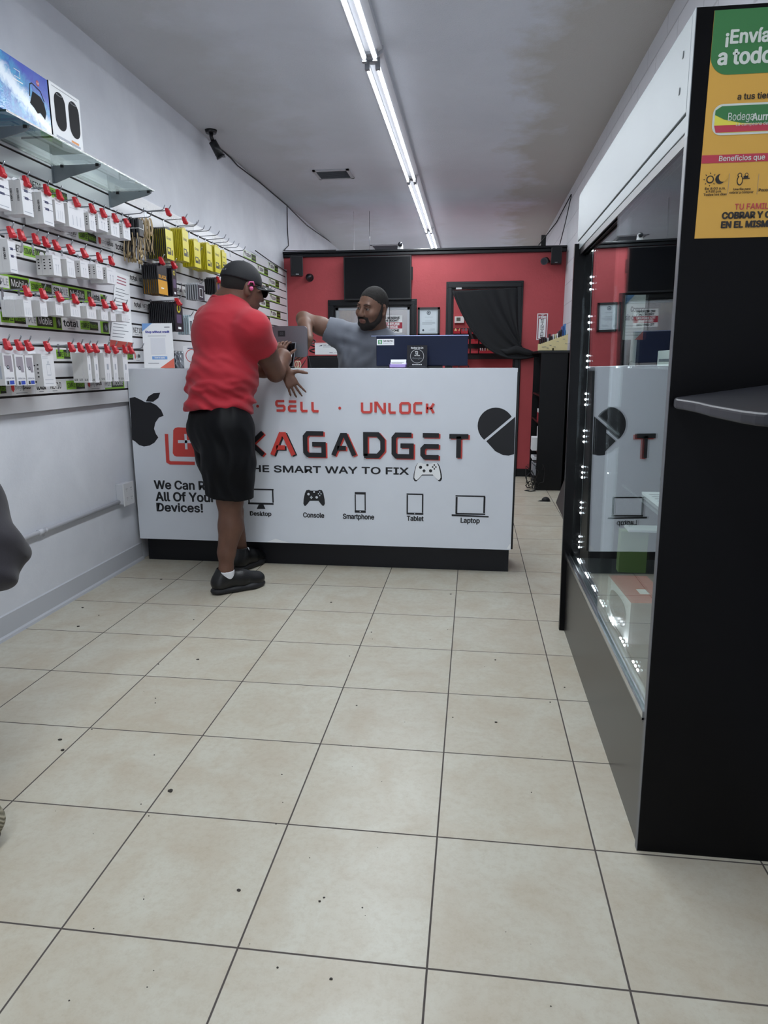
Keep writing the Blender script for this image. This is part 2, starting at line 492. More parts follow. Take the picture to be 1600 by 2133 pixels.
# printed lines under the icons and in the corner
fp.text(FRc, 'We Can Repair', tb(322, 1002, 482, 1024.5), E1, 1, bold=0.03)
fp.text(FRc, 'All Of Your', tb(325, 1025.5, 447, 1044.5), E1, 1, bold=0.03)
fp.text(FRc, 'Devices!', tb(327, 1048.5, 422, 1066), E1, 1, bold=0.03)
fp.text(FRc, 'THE SMART WAY TO FIX', tb(508, 971.5, 851, 985.5), E1, 1, bold=0.03)
for s, bx in (('Desktop', (521, 1065.5, 565, 1076.5)), ('Console', (632, 1068, 675, 1078)), ('Smartphone', (715, 1071, 779, 1084)), ('Tablet', (848, 1075, 882, 1085)), ('Laptop', (960, 1079, 999, 1092))):
    fp.text(FRc, s, tb(*bx), E1, 1, bold=0.03)
def ring(outer, inner, m=1, d=E1):
    (u0, v0, u1, v1), (a0, b0, a1, b1) = outer, inner
    for q in ((u0, v0, u1, b0), (u0, b1, u1, v1), (u0, b0, a0, b1), (a1, b0, u1, b1)):
        p = tb(*q); fp.rect(FRc, *p, d, m)
ring((517, 1018, 570, 1051), (520, 1021, 567, 1047)); fp.flat(FRc, P2([(539, 1051), (549, 1051), (553, 1060), (535, 1060)]), E1, 1)
ring((739, 1025, 762, 1068), (741.5, 1030, 759.5, 1063)); fp.disc(FRc, cp(750.5, 1065.5), 0.0035, E2, 0, 10)
ring((847, 1028, 882, 1072), (850, 1031, 879, 1068)); fp.disc(FRc, cp(864, 1070), 0.003, E2, 0, 10)
ring((949, 1032, 1011, 1072), (953, 1035, 1007, 1069)); fp.flat(FRc, P2([(941, 1071), (1018, 1075), (1018, 1078), (941, 1075)]), E1, 1)
def pad(u0, v0, u1, v1, body, hole, d=E1, m_dots=None):
    w_, h_ = u1-u0, v1-v0
    half = [(0.50, 0.06), (0.66, 0.06), (0.74, 0.0), (0.86, 0.03), (0.93, 0.22), (0.985, 0.6), (1.0, 0.85), (0.96, 0.97), (0.9, 1.0), (0.80, 0.86), (0.70, 0.68), (0.5, 0.68)]
    poly = half+[(1-a, b_) for a, b_ in reversed(half[:-1]) if a != 0.5]
    fp.flat(FRc, P2([(u0+a*w_, v0+b_*h_) for a, b_ in poly]), d, body)
    s = 0.0017*w_/45*1000*0.0026
    for a, b_, r in ((0.24, 0.27, 3.0), (0.62, 0.47, 3.0), (0.5, 0.14, 2.2), (0.76, 0.14, 1.5), (0.70, 0.25, 1.5), (0.82, 0.25, 1.5), (0.76, 0.36, 1.5)):
        fp.disc(FRc, cp(u0+a*w_, v0+b_*h_), r*w_/45*0.00255, d+0.0006, hole, 14)
    for q in ((0.31, 0.44, 0.43, 0.50), (0.345, 0.38, 0.395, 0.56)):
        fp.rect(FRc, *tb(u0+q[0]*w_, v0+q[1]*h_, u0+q[2]*w_, v0+q[3]*h_), d+0.0006, hole)
pad(632, 1020, 677, 1054, 1, 0)
pad(861, 964, 921, 1003, 1, 3, d=E1*0.5); pad(863, 963.5, 918, 1000, 3, 1, d=E1*1.4)
# fruit emblem cut by the panel's edge, with its leaf
app = [(270, 829), (281, 827), (294, 833), (303, 838), (314, 838), (326, 844), (336, 854), (341, 866), (331, 870), (324, 880), (321, 893), (325, 904), (330, 911), (322, 922), (312, 928), (300, 930), (290, 927), (281, 919), (275.5, 916)]
fp.flat(FRc, P2(app), E1, 1)
fp.flat(FRc, P2([(304, 836), (309, 826), (320, 819), (334, 818), (330, 829), (319, 837)]), E1, 1)
# plain dark disc with a pale diagonal band, cut by the right edge
def arc(cx, cy, r, a0, a1, n=20): return [(cx+r*math.cos(math.radians(a0+(a1-a0)*i/n)), cy-r*math.sin(math.radians(a0+(a1-a0)*i/n))) for i in range(n+1)]
fp.flat(FRc, P2(arc(1033, 887, 38, 30, 230)), E1, 1)
fp.flat(FRc, P2([(1013, 919), (1073.5, 868), (1071, 946), (1060, 949), (1048, 948), (1032, 940)]), E1, 1)
# emblem of rounded squares
rs = [(361, 896), (365, 891), (371, 890), (418, 892), (418, 952), (368, 951), (363, 949), (360, 944)]
fp.flat(FRc, P2(rs), E1, 2)
for q in ((385, 904, 390, 936), (371, 917, 404, 923)): fp.rect(FRc, *tb(*q), E2, 0)
fp.strokes(FRc, [P2([(347, 904), (350, 961), (355, 964), (406, 965)])], 0.020, 0, 0.004, 2)
# techno capitals as raised letters
def LT(ch):
    return {'S': [[(1, 1), (.12, 1), (0, .88), (0, .62), (.12, .5), (.88, .5), (1, .38), (1, .12), (.88, 0), (0, 0)]],
            'E': [[(1, 1), (.0, 1)], [(1, .5), (.15, .5), (.0, .38), (0, .12), (.14, 0), (1, 0)]],
            'L': [[(0, 1), (0, .16), (.16, 0), (1, 0)]], 'U': [[(0, 1), (0, .14), (.14, 0), (.86, 0), (1, .14), (1, 1)]],
            'N': [[(0, 0), (0, 1), (.15, 1), (.85, 0), (1, 0), (1, 1)]], 'O': [[(.5, 1), (.14, 1), (0, .86), (0, .14), (.14, 0), (.86, 0), (1, .14), (1, .86), (.86, 1), (.5, 1)]],
            'C': [[(1, 1), (.14, 1), (0, .86), (0, .14), (.14, 0), (1, 0)]], 'K': [[(0, 0), (0, 1)], [(1, 1), (.62, .55), (.0, .5)], [(.5, .5), (.7, .42), (1, 0)]],
            'X': [[(0, 0), (1, 1)], [(0, 1), (1, 0)]], 'F': [[(0, 0), (0, 1), (1, 1)], [(.05, .5), (.9, .5)]], 'I': [[(.5, 0), (.5, 1)]],
            'A': [[(0, 0), (.42, .94), (.58, .94), (1, 0)], [(.2, .34), (.6, .34)]],
            'G': [[(1, 1), (.14, 1), (0, .86), (0, .14), (.14, 0), (1, 0), (1, .5), (.38, .5)]],
            'D': [[(.0, .0), (0, 1), (.72, 1), (1, .74), (1, .26), (.72, 0), (-.08, 0)]],
            'T': [[(0, 1), (1, 1)], [(.5, 1), (.5, 0)]]}[ch]
def techno(ch, box, w_, d0, d1, m, dx=0.0, dz=0.0):
    u0, v0, u1, v1 = tb(*box); h_ = w_/2
    ins = 0 if ch == 'I' else h_
    f = lambda p: (u0+ins+p[0]*(u1-u0-2*ins)+dx, v0+h_+p[1]*(v1-v0-2*h_)+dz)
    fp.strokes(FRc, [[f(p) for p in ln] for ln in LT(ch)], w_, d0, d1, m)
for ch, bx in zip('SELL', ((574, 833, 595, 857.5), (600, 834, 620, 858), (626, 834.5, 643, 858.5), (649, 835, 666, 859))): techno(ch, bx, 0.0135, 0, 0.006, 2)
fp.disc(FRc, cp(708, 850), 0.0085, 0.003, 2); fp.disc(FRc, cp(537, 846), 0.0085, 0.003, 2)
for ch, bx in zip('UNLOCK', ((752, 836, 776, 861), (780, 836.5, 804, 861.5), (809, 837, 827, 862), (832, 837.5, 856, 862.5), (861, 837.5, 882, 862.5), (887, 838, 906, 863))): techno(ch, bx, 0.0135, 0, 0.006, 2)
for ch, bx, c1, c2 in (('F', (425, 895, 460, 949), 1, 2), ('I', (470, 896, 480, 950), 1, 2), ('X', (496, 896, 553, 951), 1, 2), ('A', (563, 897, 616, 952), 2, 1), ('G', (632, 898, 679, 952), 1, 2), ('A', (690, 899, 743, 953), 1, 2),
                       ('D', (757, 900, 802, 954), 1, 2), ('G', (816, 901, 862, 955), 1, 2), ('E', (876, 902, 919, 957), 1, 2), ('T', (931, 904, 980, 958), 1, 2)):
    techno(ch, bx, 0.026, 0.002, 0.010, c1)
    techno(ch, bx, 0.026, 0, 0.004, c2, dx=0.0085, dz=-0.0055)
# scuffs and a torn flake of vinyl at the lower edge
fp.flat(FRc, P2([(556, 1129), (574, 1122), (590, 1127), (606, 1131)]), E1, 3)
fp.flat(FRc, P2([(1056, 1143), (1061, 1134), (1064, 1133), (1063, 1143)]), E1, 3)
front = fp.build('front_panel', [M_panel, M_ink, mat('red_lettering', '#cf4038', 0.45), M_paper], counter)

# ================================================================== fluorescent strip lights
M_tube = bpy.data.materials.new('lit_tube'); _t = NT(M_tube)
_t.b.inputs['Base Color'].default_value = (0.9, 0.9, 0.9, 1); _t.b.inputs['Emission Color'].default_value = TUBE_COLOR; _t.b.inputs['Emission Strength'].default_value = TUBE_STRENGTH
M_tubeside = mat('frosted_tube_side', '#e8ecf2', 0.4, emit=1.6)
M_hous = mat('white_enamel_housing', '#c9ccd2', 0.35)
TXa, TXb, TZ = -0.561, -0.503, 2.815
def strip_light(y0, y1, label):
    r = empty('strip_light', ((TXa+TXb)/2, (y0+y1)/2, H), label, 'light', 'fluorescent strip lights on the ceiling')
    xm = (TXa+TXb)/2
    hs = MB()
    hs.prism(frame((xm, y0-0.03, H), EX, EZ), [(-0.062, 0), (-0.062, -0.035), (-0.02, -0.062), (0.02, -0.062), (0.062, -0.035), (0.062, 0)], 0, -(y1-y0+0.06))
    hs.build('housing', M_hous, r)
    for x in (TXa, TXb):
        tb_ = MB(); fr_ = frame((x, y0+0.02, TZ), EX, EZ); L_ = y1-y0-0.04
        ang = [math.radians(a_) for a_ in range(-110, -69, 8)]
        lo = [(0.0125*math.cos(a_), 0.0125*math.sin(a_)) for a_ in ang]
        n_ = len(lo); y_ = (y0+0.02, y1-0.02)
        tb_.add([(x+a_, yy, TZ+b_) for yy in y_ for a_, b_ in lo], [(i, i+1, n_+i+1, n_+i) for i in range(n_-1)], 0, True)
        up = [(0.0125*math.cos(math.radians(a_)), 0.0125*math.sin(math.radians(a_))) for a_ in range(-70, 251, 20)]
        n_ = len(up); tb_.add([(x+a_, yy, TZ+b_) for yy in y_ for a_, b_ in up], [(i, i+1, n_+i+1, n_+i) for i in range(n_-1)], 1, True)
        for yy in y_: tb_.add([(x+a_, yy, TZ+b_) for a_, b_ in lo+up[1:-1]], [tuple(range(n_+len(lo)-2))], 1)
        tb_.build('tube', [M_tube, M_tubeside], r)
    for y in (y0, y1):
        s = MB()
        for x in (TXa, TXb):
            s.box((x-0.012, y-0.014, TZ-0.018), (x+0.012, y+0.014, H-0.035))
        s.box((xm-0.016, y-0.02, H-0.075), (xm+0.016, y+0.02, H-0.055))
        s.build('end_socket', mat('grey_socket_plastic', '#8e9198', 0.5), r)
    return r
strip_light(-2.0, 0.42, 'strip light just behind the camera, two lit white tubes on the ceiling')
strip_light(0.48, 2.89, 'nearest strip light in view, two long lit tubes in front of the counter')
strip_light(2.99, 5.38, 'second strip light, its two lit tubes above the counter')
strip_light(5.46, 7.80, 'third strip light, its two tubes crossing above the red partition')
strip_light(7.87, 10.25, 'farthest strip light, its tubes seen over the partition top')

# ceiling vents
def vent(c, sx, sy, label):
    r = empty('ceiling_vent', (c[0], c[1], H), label, 'vent', 'ceiling vents')
    f = MB(); x, y = c[0], c[1]
    for a, b in (((x-sx, y-sy), (x+sx, y-sy+0.025)), ((x-sx, y+sy-0.025), (x+sx, y+sy)), ((x-sx, y-sy), (x-sx+0.025, y+sy)), ((x+sx-0.025, y-sy), (x+sx, y+sy))):
        f.box((*a, H-0.012), (*b, H))
    f.build('vent_frame', mat('vent_white_metal', '#b4b5ba', 0.5), r)
    g = MB().box((x-sx+0.02, y-sy+0.02, H-0.003), (x+sx-0.02, y+sy-0.02, H))
    n = int((sy-0.02)*2/0.02)
    for i in range(n):
        yy = y-sy+0.03+i*0.02
        g.prism(frame((x-sx+0.022, yy, H-0.010), EY, EZ), [(-0.006, 0.0), (0.006, 0.007), (0.006, 0.009), (-0.006, 0.002)], 0, 2*(sx-0.022))
    g.build('grille', mat('vent_grey_louvre', '#7d7f86', 0.6), r)
strip_light(10.33, 12.7, 'last strip light deep in the back room beyond the partition')
p = atZ(695, 362, H); vent((p.x, p.y), 0.165, 0.15, 'grey louvred vent on the ceiling left of the strip lights')
p = atZ(806, 514, H); vent((p.x, p.y), 0.22, 0.2, 'louvred vent on the ceiling beyond the red partition')
# ================================================================== glass display case on the aisle side
def xf(z): return 0.505-0.0135*z*1.0
CY0, CY1, CT = 0.412, 1.912, 1.886
M_case = mat('black_case_laminate', '#050507', 0.35, spec=0.15)
M_caseb = mat('dark_grey_case_base', '#2a2826', 0.3, spec=0.5)
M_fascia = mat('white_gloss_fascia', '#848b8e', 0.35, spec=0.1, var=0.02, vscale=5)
M_glass = glass_mat('case_glass')
case = empty('display_case', (0.74, 1.15, 0), 'tall glass display case with black end panel and white gloss fascia along the aisle', 'display case')
def lean_box(m, y0, y1, z0, z1, o0, o1, mi=0, x1=None):
    """a slab that follows the case front: x from front+o0 to front+o1 (or to x1)"""
    vs = []
    for z in (z0, z1):
        a, b = xf(z)+o0, (xf(z)+o1 if x1 is None else x1)
        vs += [(a, y0, z), (b, y0, z), (b, y1, z), (a, y1, z)]
    m.add(vs, [(0,3,2,1),(4,5,6,7),(0,1,5,4),(1,2,6,5),(2,3,7,6),(3,0,4,7)], mi); return m
e = MB(); lean_box(e, CY0, CY0+0.018, 0, CT, 0, 0, 0, 0.972)
endp = e.build('end_panel', M_case, case)
e = MB(); lean_box(e, CY0-0.001, CY0+0.0185, 0.0, 1.655, -0.0015, 0.0, 0); e.build('edge_band', mat('grey_edge_band', '#5d5f63', 0.4), endp)
e = MB(); lean_box(e, CY0-0.001, CY0+0.0185, 1.655, CT, -0.0015, 0.0, 0); e.build('edge_band', M_fascia, endp)
e = MB(); lean_box(e, CY1-0.025, CY1, 0, 1.69, -0.018, 0, 0, 0.972); e.build('far_post', M_case, case)
e = MB(); lean_box(e, CY0+0.018, CY1-0.025, 0, 0.352, 0.004, 0.022, 0); e.build('base_panel', M_caseb, case)
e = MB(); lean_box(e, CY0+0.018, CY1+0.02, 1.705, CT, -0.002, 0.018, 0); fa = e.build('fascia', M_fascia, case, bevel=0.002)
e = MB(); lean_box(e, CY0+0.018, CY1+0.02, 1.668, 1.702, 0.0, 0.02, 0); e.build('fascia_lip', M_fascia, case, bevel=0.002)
for yy, zz in ((0.48, 1.83), (0.49, 1.765)):
    e = MB()
    e.prism(frame((xf(zz)-0.0025, yy, zz), EY*-1, EZ), [(-0.003, -0.007), (0.002, -0.007), (0.004, 0.006), (-0.001, 0.007)], 0, 0.001)
    e.build('chip', mat('grey_chip', '#6f7378', 0.7), fa)
e = MB().box((0.952, CY0+0.018, 0.352), (0.972, CY1-0.025, 1.70), 0).box((0.50, CY0+0.018, 0.340), (0.952, CY1-0.025, 0.352), 1).box((0.50, CY0+0.018, 1.69), (0.952, CY1, 1.70), 0)
e.build('carcass', [mat('dark_case_lining', '#17181b', 0.7), mat('grey_case_floor', '#4a4b4e', 0.5)], case)
rl = MB()
for o0, o1, z0, z1 in ((-0.006, 0.034, 0.352, 0.358), (-0.006, -0.001, 0.352, 0.374), (0.010, 0.014, 0.352, 0.372), (0.029, 0.033, 0.352, 0.376)):
    lean_box(rl, CY0+0.018, CY1-0.025, z0, z1, o0, o1)
rl.build('track', M_chrome, case)
rl = MB()
for o0, o1 in ((0.002, 0.006), (0.016, 0.019), (0.031, 0.035)): lean_box(rl, CY0+0.018, CY1-0.025, 1.645, 1.668, o0, o1)
rl.build('track', M_black, case)
ye = atX(1262, 900, xf(0.9)).y
e = MB(); lean_box(e, CY0+0.02, ye, 0.358, 1.66, 0.003, 0.008); e.build('sliding_glass', M_glass, case)
e = MB(); lean_box(e, ye-0.09, CY1-0.026, 0.358, 1.66, 0.021, 0.026); e.build('sliding_glass', M_glass, case)
for z in (0.78, 1.19):
    MB().box((0.60, CY0+0.03, z), (0.95, CY1-0.04, z+0.008)).build('glass_shelf', M_glass, case)
# LED bead strings inside
M_led = bpy.data.materials.new('lit_led'); _t = NT(M_led)
_t.b.inputs['Emission Color'].default_value = (0.93, 0.93, 1.0, 1); _t.b.inputs['Emission Strength'].default_value = LED_STRENGTH
M_wire = mat('clear_wire', '#b9bcc2', 0.4)
def led_string(name_label, pts, beads):
    r = empty('led_string', pts[0], name_label, 'light string', 'LED strings in the display case')
    MB().tube(pts, 0.0012, 5).build('wire', M_wire, r)
    for b in beads:
        MB().sphere(b, 0.0042, 5).build('led', M_led, r)
yb = CY1-0.045
vb = [(1224,522),(1219,577),(1218,590),(1217,603),(1213,659),(1212,672),(1211,686),(1209,741),(1208,752),(1207,765),(1204,820),(1203,832),(1202,843),(1201,897),(1200,909),(1199,920),(1197,972),(1196,984),(1195,994),(1193,1046),(1192,1057),(1191,1068),(1188,1117),(1187,1128),(1186,1139)]
beads = []
for u, v in vb:
    p = atX(u, v, 0.545); beads.append(Vector((xf(p.z)+0.05, yb, atY(u, v, yb).z)))
led_string('string of white LED beads running up the far post inside the glass case', [b+Vector((0.004, 0.006, 0)) for b in beads], beads)
beads = []
for u, v in ((1193,1170),(1205,1190),(1221,1215),(1235,1250),(1252,1278),(1272,1315),(1295,1355),(1322,1405)):
    p = atX(u, v, 0.545)
    for k in (-1, 0, 1): beads.append(Vector((0.545, min(yb-0.03, p.y+k*0.028), 0.3585)))
led_string('string of white LED beads along the floor of the glass case behind the track', [b+Vector((0.004, 0, -0.003)) for b in beads], beads)

# things in the case
def carton(name, o, u, v, n, sizes, mats, label, cat, bevel=0.002):
    pass
zc = 0.3525
a = atZ(1308, 1342, zc); b = atZ(1262, 1275, zc)
L = (b-a).length; du = (b-a).normalized(); dn = Vector((du.y, -du.x, 0))
if dn.x < 0: dn = -dn
hh = atY(1312, 1256, a.y).z-zc
speaker = empty('boxed_gadget', a, 'white box with rounded window and red lid on the floor of the glass case', 'boxed gadget')
fr = frame(a, du, EZ)   # window face
if fr[3].dot(dn) > 0: fr = frame(b, -du, EZ)
m = MB()
W = 0.13
p0, p1 = (a, b)
def quad(m, pts, mi): m.add(pts, [(0, 1, 2, 3)], mi)
up = EZ*hh
quad(m, [p1, p0, p0+up, p1+up], 0); quad(m, [p0, p0+dn*W, p0+dn*W+up, p0+up], 1); quad(m, [p0+dn*W, p1+dn*W, p1+dn*W+up, p0+dn*W+up], 1)
quad(m, [p1+dn*W, p1, p1+up, p1+dn*W+up], 0); quad(m, [p1, p1+dn*W, p0+dn*W, p0], 0)
o_ = b+Vector((0, 0, 0)); frw = frame(o_, -du, EZ)
pl = []
for i in range(28):
    t_ = 2*math.pi*i/28; c_, s_ = math.cos(t_), math.sin(t_)
    pl.append((L*0.5+L*0.36*math.copysign(abs(c_)**0.7, c_), hh*0.5+hh*0.33*math.copysign(abs(s_)**0.7, s_)))
sgn = 1 if frw[3].dot(dn) < 0 else -1
m.flat(frw, pl, 0.0012*sgn, 2)
m.build('carton', [M_paper, mat('grey_carton', '#9b9ca0', 0.6), mat('clear_window_dark', '#3c3d42', 0.15)], speaker)
m = MB(); quad(m, [p0+up*1.003, p0+dn*W+up*1.003, p1+dn*W+up*1.003, p1+up*1.003], 0)
m.prism(frame(p0+up*1.004+du*L*0.3+dn*W*0.4, du, dn), [(0, 0), (0.05, 0), (0.05, 0.03), (0, 0.03)], 0, 0.004, 1)
m.build('lid', [mat('salmon_red_lid', '#b4504a', 0.5), M_paper], speaker)
a = atZ(1288, 1192, zc); hh2 = atY(1288, 1106, a.y).z-zc
r = empty('boxed_tablet', (a.x+0.08, a.y+0.02, zc), 'green and white carton standing behind the red lidded box in the glass case', 'boxed gadget')
MB().box((a.x, a.y, zc), (a.x+0.11, a.y+0.05, zc+hh2)).build('carton', mat('green_print_carton', '#7d9a55', 0.5), r)
MB().box((a.x+0.025, a.y-0.02, zc+hh2), (a.x+0.16, a.y+0.07, zc+hh2+0.012)).build('tray_lid', M_paper, r, bevel=0.003)
p = atZ(1298, 1062, 0.79)
m = MB(); m.box((0.62, 0.90, 0.789), (0.80, 1.12, 0.797), 0)
for i in range(5): m.rect(frame((0.63, 0.92+i*0.035, 0.7975), EX, EY), 0, 0, 0.15, 0.012, 0, 1)
tag(m.build('leaflet_stack', [M_paper, M_greyink]), 'stack of white printed leaflets on the lower glass shelf of the case', 'leaflets')
m = MB(); m.box((0.63, 0.80, 1.199), (0.82, 1.10, 1.245), 0)
m.rect(frame((0.6295, 0.80, 1.2), EY*-1, EZ), -0.28, 0.012, -0.14, 0.02, 0.0, 1)
tag(m.build('white_carton', [M_paper, M_greyink], bevel=0.002), 'flat white carton on the upper glass shelf of the case', 'box')
# paper sign about buying without credit, inside the glass
yS = 1.45
a = atY(1297, 708, yS); b = atY(1346, 614, yS)
m = MB(); fs = front_frame(a.x, yS, a.z); w_, h_ = b.x-a.x, b.z-a.z
m.fbox(fs, 0, 0, w_, h_, -0.004, 0, 0)
m.flat(fs, [(0, h_), (w_*0.45, h_), (0, h_*0.78)], 0.001, 2)
m.text(fs, 'Compra', (w_*0.30, h_*0.60, w_*0.98, h_*0.74), 0.001, 1, bold=0.03); m.text(fs, 'sin crédito', (w_*0.06, h_*0.44, w_*0.98, h_*0.57), 0.001, 1, bold=0.03)
for i in range(4): m.rect(fs, w_*0.1, h_*(0.1+0.07*i), w_*0.9, h_*(0.11+0.07*i), 0.001, 3)
m.flat(fs, [(w_, 0), (w_, h_*0.2), (w_*0.6, 0)], 0.001, 4)
m.box((a.x+0.01, yS, 1.199), (a.x+w_-0.01, yS+0.05, 1.203), 0) if a.z < 1.21 else m.box((a.x+0.03, yS+0.001, 1.1985), (a.x+0.05, yS+0.004, a.z+0.02), 0)
tag(m.build('sign_card', [M_paper, M_ink, mat('sign_blue', '#7aa5dc', 0.5), M_greyink, mat('sign_coral', '#e0705c', 0.5)]), 'white paper sign about shopping without credit inside the glass case', 'sign')

# poster on the black end panel
YPo = CY0-0.0012
def ap(u, v):
    p = atY(u, v, YPo); return (p.x, p.z)
frp = front_frame(0, YPo, 0)
px0 = ap(1447, 497)[0]; pz0 = ap(1447, 497)[1]; pz1 = 1.878; px1 = 0.972
M_ye = mat('poster_yellow', '#d3a245', 0.45); M_gr = mat('poster_green', '#367541', 0.45); M_wt = mat('poster_white', '#cdd3cb', 0.45)
M_rd = mat('poster_red', '#b8384a', 0.45); M_bk = mat('poster_black', '#231f1c', 0.45); M_yl = mat('poster_lemon', '#dcd24c', 0.45)
po = MB()
po.fbox(frp, px0, pz0, px1, pz1, -0.001, 0.0, 0)
gz = ap(1475, 158)[1]; rr = 0.035
po.flat(frp, [(px0, pz1), (px0, gz+rr)]+[(px0+rr-rr*math.cos(math.radians(a)), gz+rr-rr*math.sin(math.radians(a))) for a in range(10, 91, 10)]+[(px1, gz), (px1, pz1)], 0.0006, 1)
def lt(s, u, v0, v1, m, bold=0.0, xs=1.0, d=0.0012, urange=None):
    """left-aligned line whose box spans v0 (top) to v1 (bottom) in the photograph at column u"""
    vs, fs_, (a0, b0, a1, b1) = text_geo(s)
    x0, z0 = ap(u, v1); z1 = ap(u, v0)[1]; k = (z1-z0)/(b1-b0)
    po.text(frp, s, (x0, z0, x0+(a1-a0)*k*xs, z1), d, m, bold=bold)
lt('¡Envía', 1511, 63, 98, 2, 0.03, 0.95); lt('a todo', 1495, 104, 136, 2, 0.03, 0.95)
lt('a tus tiendas', 1536, 195, 208, 4, 0.02)
q0 = ap(1481, 283); q1 = ap(1487, 218)
def rrect(x0, z0, x1, z1, r):
    return [(x0+r-r*math.cos(a), z0+r-r*math.sin(a)) for a in (i*math.pi/12 for i in range(7))]+[(x1, z0), (x1, z1)]+[(x0+r-r*math.sin(a), z1-r+r*math.cos(a)) for a in (i*math.pi/12 for i in range(7))]
x0, z0, z1 = q0[0], q0[1], q1[1]; xe = px1
po.flat(frp, rrect(x0, z0, xe, z1, 0.018), 0.0008, 2)
i_ = 0.004
po.flat(frp, rrect(x0+i_, z0+i_, xe, z1-i_, 0.015), 0.0012, 5)
po.flat(frp, [(x0+i_+0.004, z0+i_+0.001), (xe, z0+i_), (xe, z0+0.018), (x0+i_, z0+0.018)], 0.0014, 3)
hp = z1-z0
po.flat(frp, [(x0+i_, z0+hp*0.66), (x0+0.022, z0+hp*0.50), (x0+0.055, z0+hp*0.37), (x0+0.11, z0+hp*0.31), (xe, z0+hp*0.28), (xe, z1-i_), (x0+i_+0.012, z1-i_), (x0+i_, z0+hp*0.80)], 0.0016, 1)
lt('Bodega', 1515, 236, 257, 2, 0.0, 0.72, 0.0022)
x_, z_ = ap(1566, 252); vs_, _, bb = text_geo("Aurrera"); k_ = (ap(1566, 237)[1]-z_)/(bb[3]-bb[1])
po.text(frp, 'Aurrera', (x_, z_, min(px1-0.02, x_+(bb[2]-bb[0])*k_*0.85), z_+(bb[3]-bb[1])*k_), 0.0022, 2, bold=0.02)
lt('La campeona de los precios', 1532, 256, 265, 2, 0.0, 0.95, 0.0022)
z0, z1 = ap(1461, 341)[1], ap(1462, 324)[1]; po.rect(frp, px0, z0, px1, z1, 0.0006, 3)
lt('Beneficios que', 1497, 325, 339, 2, 0.012, 0.98)
c = ap(1479, 374); po.disc(frp, c, 0.0075, 0.0010, 4, 18); po.disc(frp, c, 0.0052, 0.0013, 0, 18)
for i in range(8):
    a_ = i*math.pi/4; po.flat(frp, [(c[0]+math.cos(a_-.12)*0.0105, c[1]+math.sin(a_-.12)*0.0105), (c[0]+math.cos(a_+.12)*0.0105, c[1]+math.sin(a_+.12)*0.0105), (c[0]+math.cos(a_)*0.014, c[1]+math.sin(a_)*0.014)], 0.0010, 4)
c = ap(1500, 373); po.disc(frp, c, 0.0095, 0.0010, 4, 18); po.disc(frp, (c[0]+0.0055, c[1]+0.003), 0.0085, 0.0013, 0, 18)
for cx_, cy_, r1 in ((1541, 365, 0.0045), (1555, 364, 0.0035)):
    c = ap(cx_, cy_); po.disc(frp, c, r1, 0.0010, 4, 14); po.disc(frp, c, r1*0.62, 0.0013, 0, 14)
c = ap(1541, 376); po.disc(frp, c, 0.006, 0.0010, 4, 16, ry=0.0095); po.disc(frp, c, 0.0042, 0.0013, 0, 16, ry=0.0075)
c = ap(1554, 371); po.rect(frp, c[0]-0.009, c[1]-0.0015, c[0]+0.007, c[1], 0.0010, 4); po.rect(frp, c[0]-0.005, c[1], c[0]+0.004, c[1]+0.004, 0.0010, 4)
lt('De 8:00 a.m.', 1468, 391, 396, 4, 0.02, 1.12); lt('a 9:00 p.m.', 1470, 397, 403, 4, 0.02, 1.0); lt('Todos los días', 1465, 403.5, 408.5, 4, 0.02, 1.12)
lt('Una fila para', 1527, 392, 398, 4, 0.02, 1.0); lt('cobrar y comprar', 1519, 399, 405, 4, 0.02, 0.98); lt('Pocos', 1580, 393, 399, 4, 0.025)
for u in (1515, 1576):
    c = ap(u, 405); c2 = ap(u+1, 362); po.rect(frp, c[0], c[1], c[0]+0.0006, c2[1], 0.0010, 6)
lt('TU FAMILIA', 1530, 425, 437, 3, 0.012, 0.92); lt('COBRAR Y C', 1504, 443, 456, 4, 0.05, 0.97); lt('EN EL MISM', 1502, 462, 475, 4, 0.05, 0.97)
tag(po.build('poster', [M_ye, M_gr, M_wt, M_rd, M_bk, M_yl, M_greyink]), 'yellow and green Spanish poster taped to the black end panel of the case', 'poster')

# charcoal writing ledge fixed to the end panel
zb0, zb1 = 1.136, 1.178
def tilt(x): return zb0+(zb1-zb0)*(x-0.515)/0.29
def led(u, v):
    lo, hi = CY0-0.6, CY0
    for _ in range(40):
        y = (lo+hi)/2; p = atY(u, v, y)
        if p.z > tilt(p.x): lo = y
        else: hi = y
    return Vector((p.x, p.y, tilt(p.x)))
edge = [led(*q) for q in ((1405, 829), (1409, 831), (1425, 833), (1450, 837), (1480, 844), (1515, 850), (1545, 855), (1575, 858.5), (1598, 860))]
edge += [edge[-1]+Vector((0.04, -0.004, 0.006)), Vector((0.93, edge[-1].y+0.03, tilt(0.93))), Vector((0.965, edge[-1].y+0.10, tilt(0.965)))]
top = [Vector((edge[0].x+0.004, CY0-0.0005, tilt(edge[0].x+0.004)))]+edge+[Vector((0.965, CY0-0.0005, tilt(0.965)))]
th = Vector((0, 0, -0.022)); m = MB(); k = len(top)
m.add(top+[p+th for p in top], [tuple(range(k)), tuple(reversed(range(k, 2*k)))]+[(i, k+i, k+(i+1) % k, (i+1) % k) for i in range(k)], 0)
ledge = m.build('writing_ledge', mat('charcoal_laminate', '#26272d', 0.45, var=0.12, vscale=30), bevel=0.006, seg=3)
tag(ledge, 'charcoal laminate ledge with rounded corner fixed to the black end panel', 'ledge')

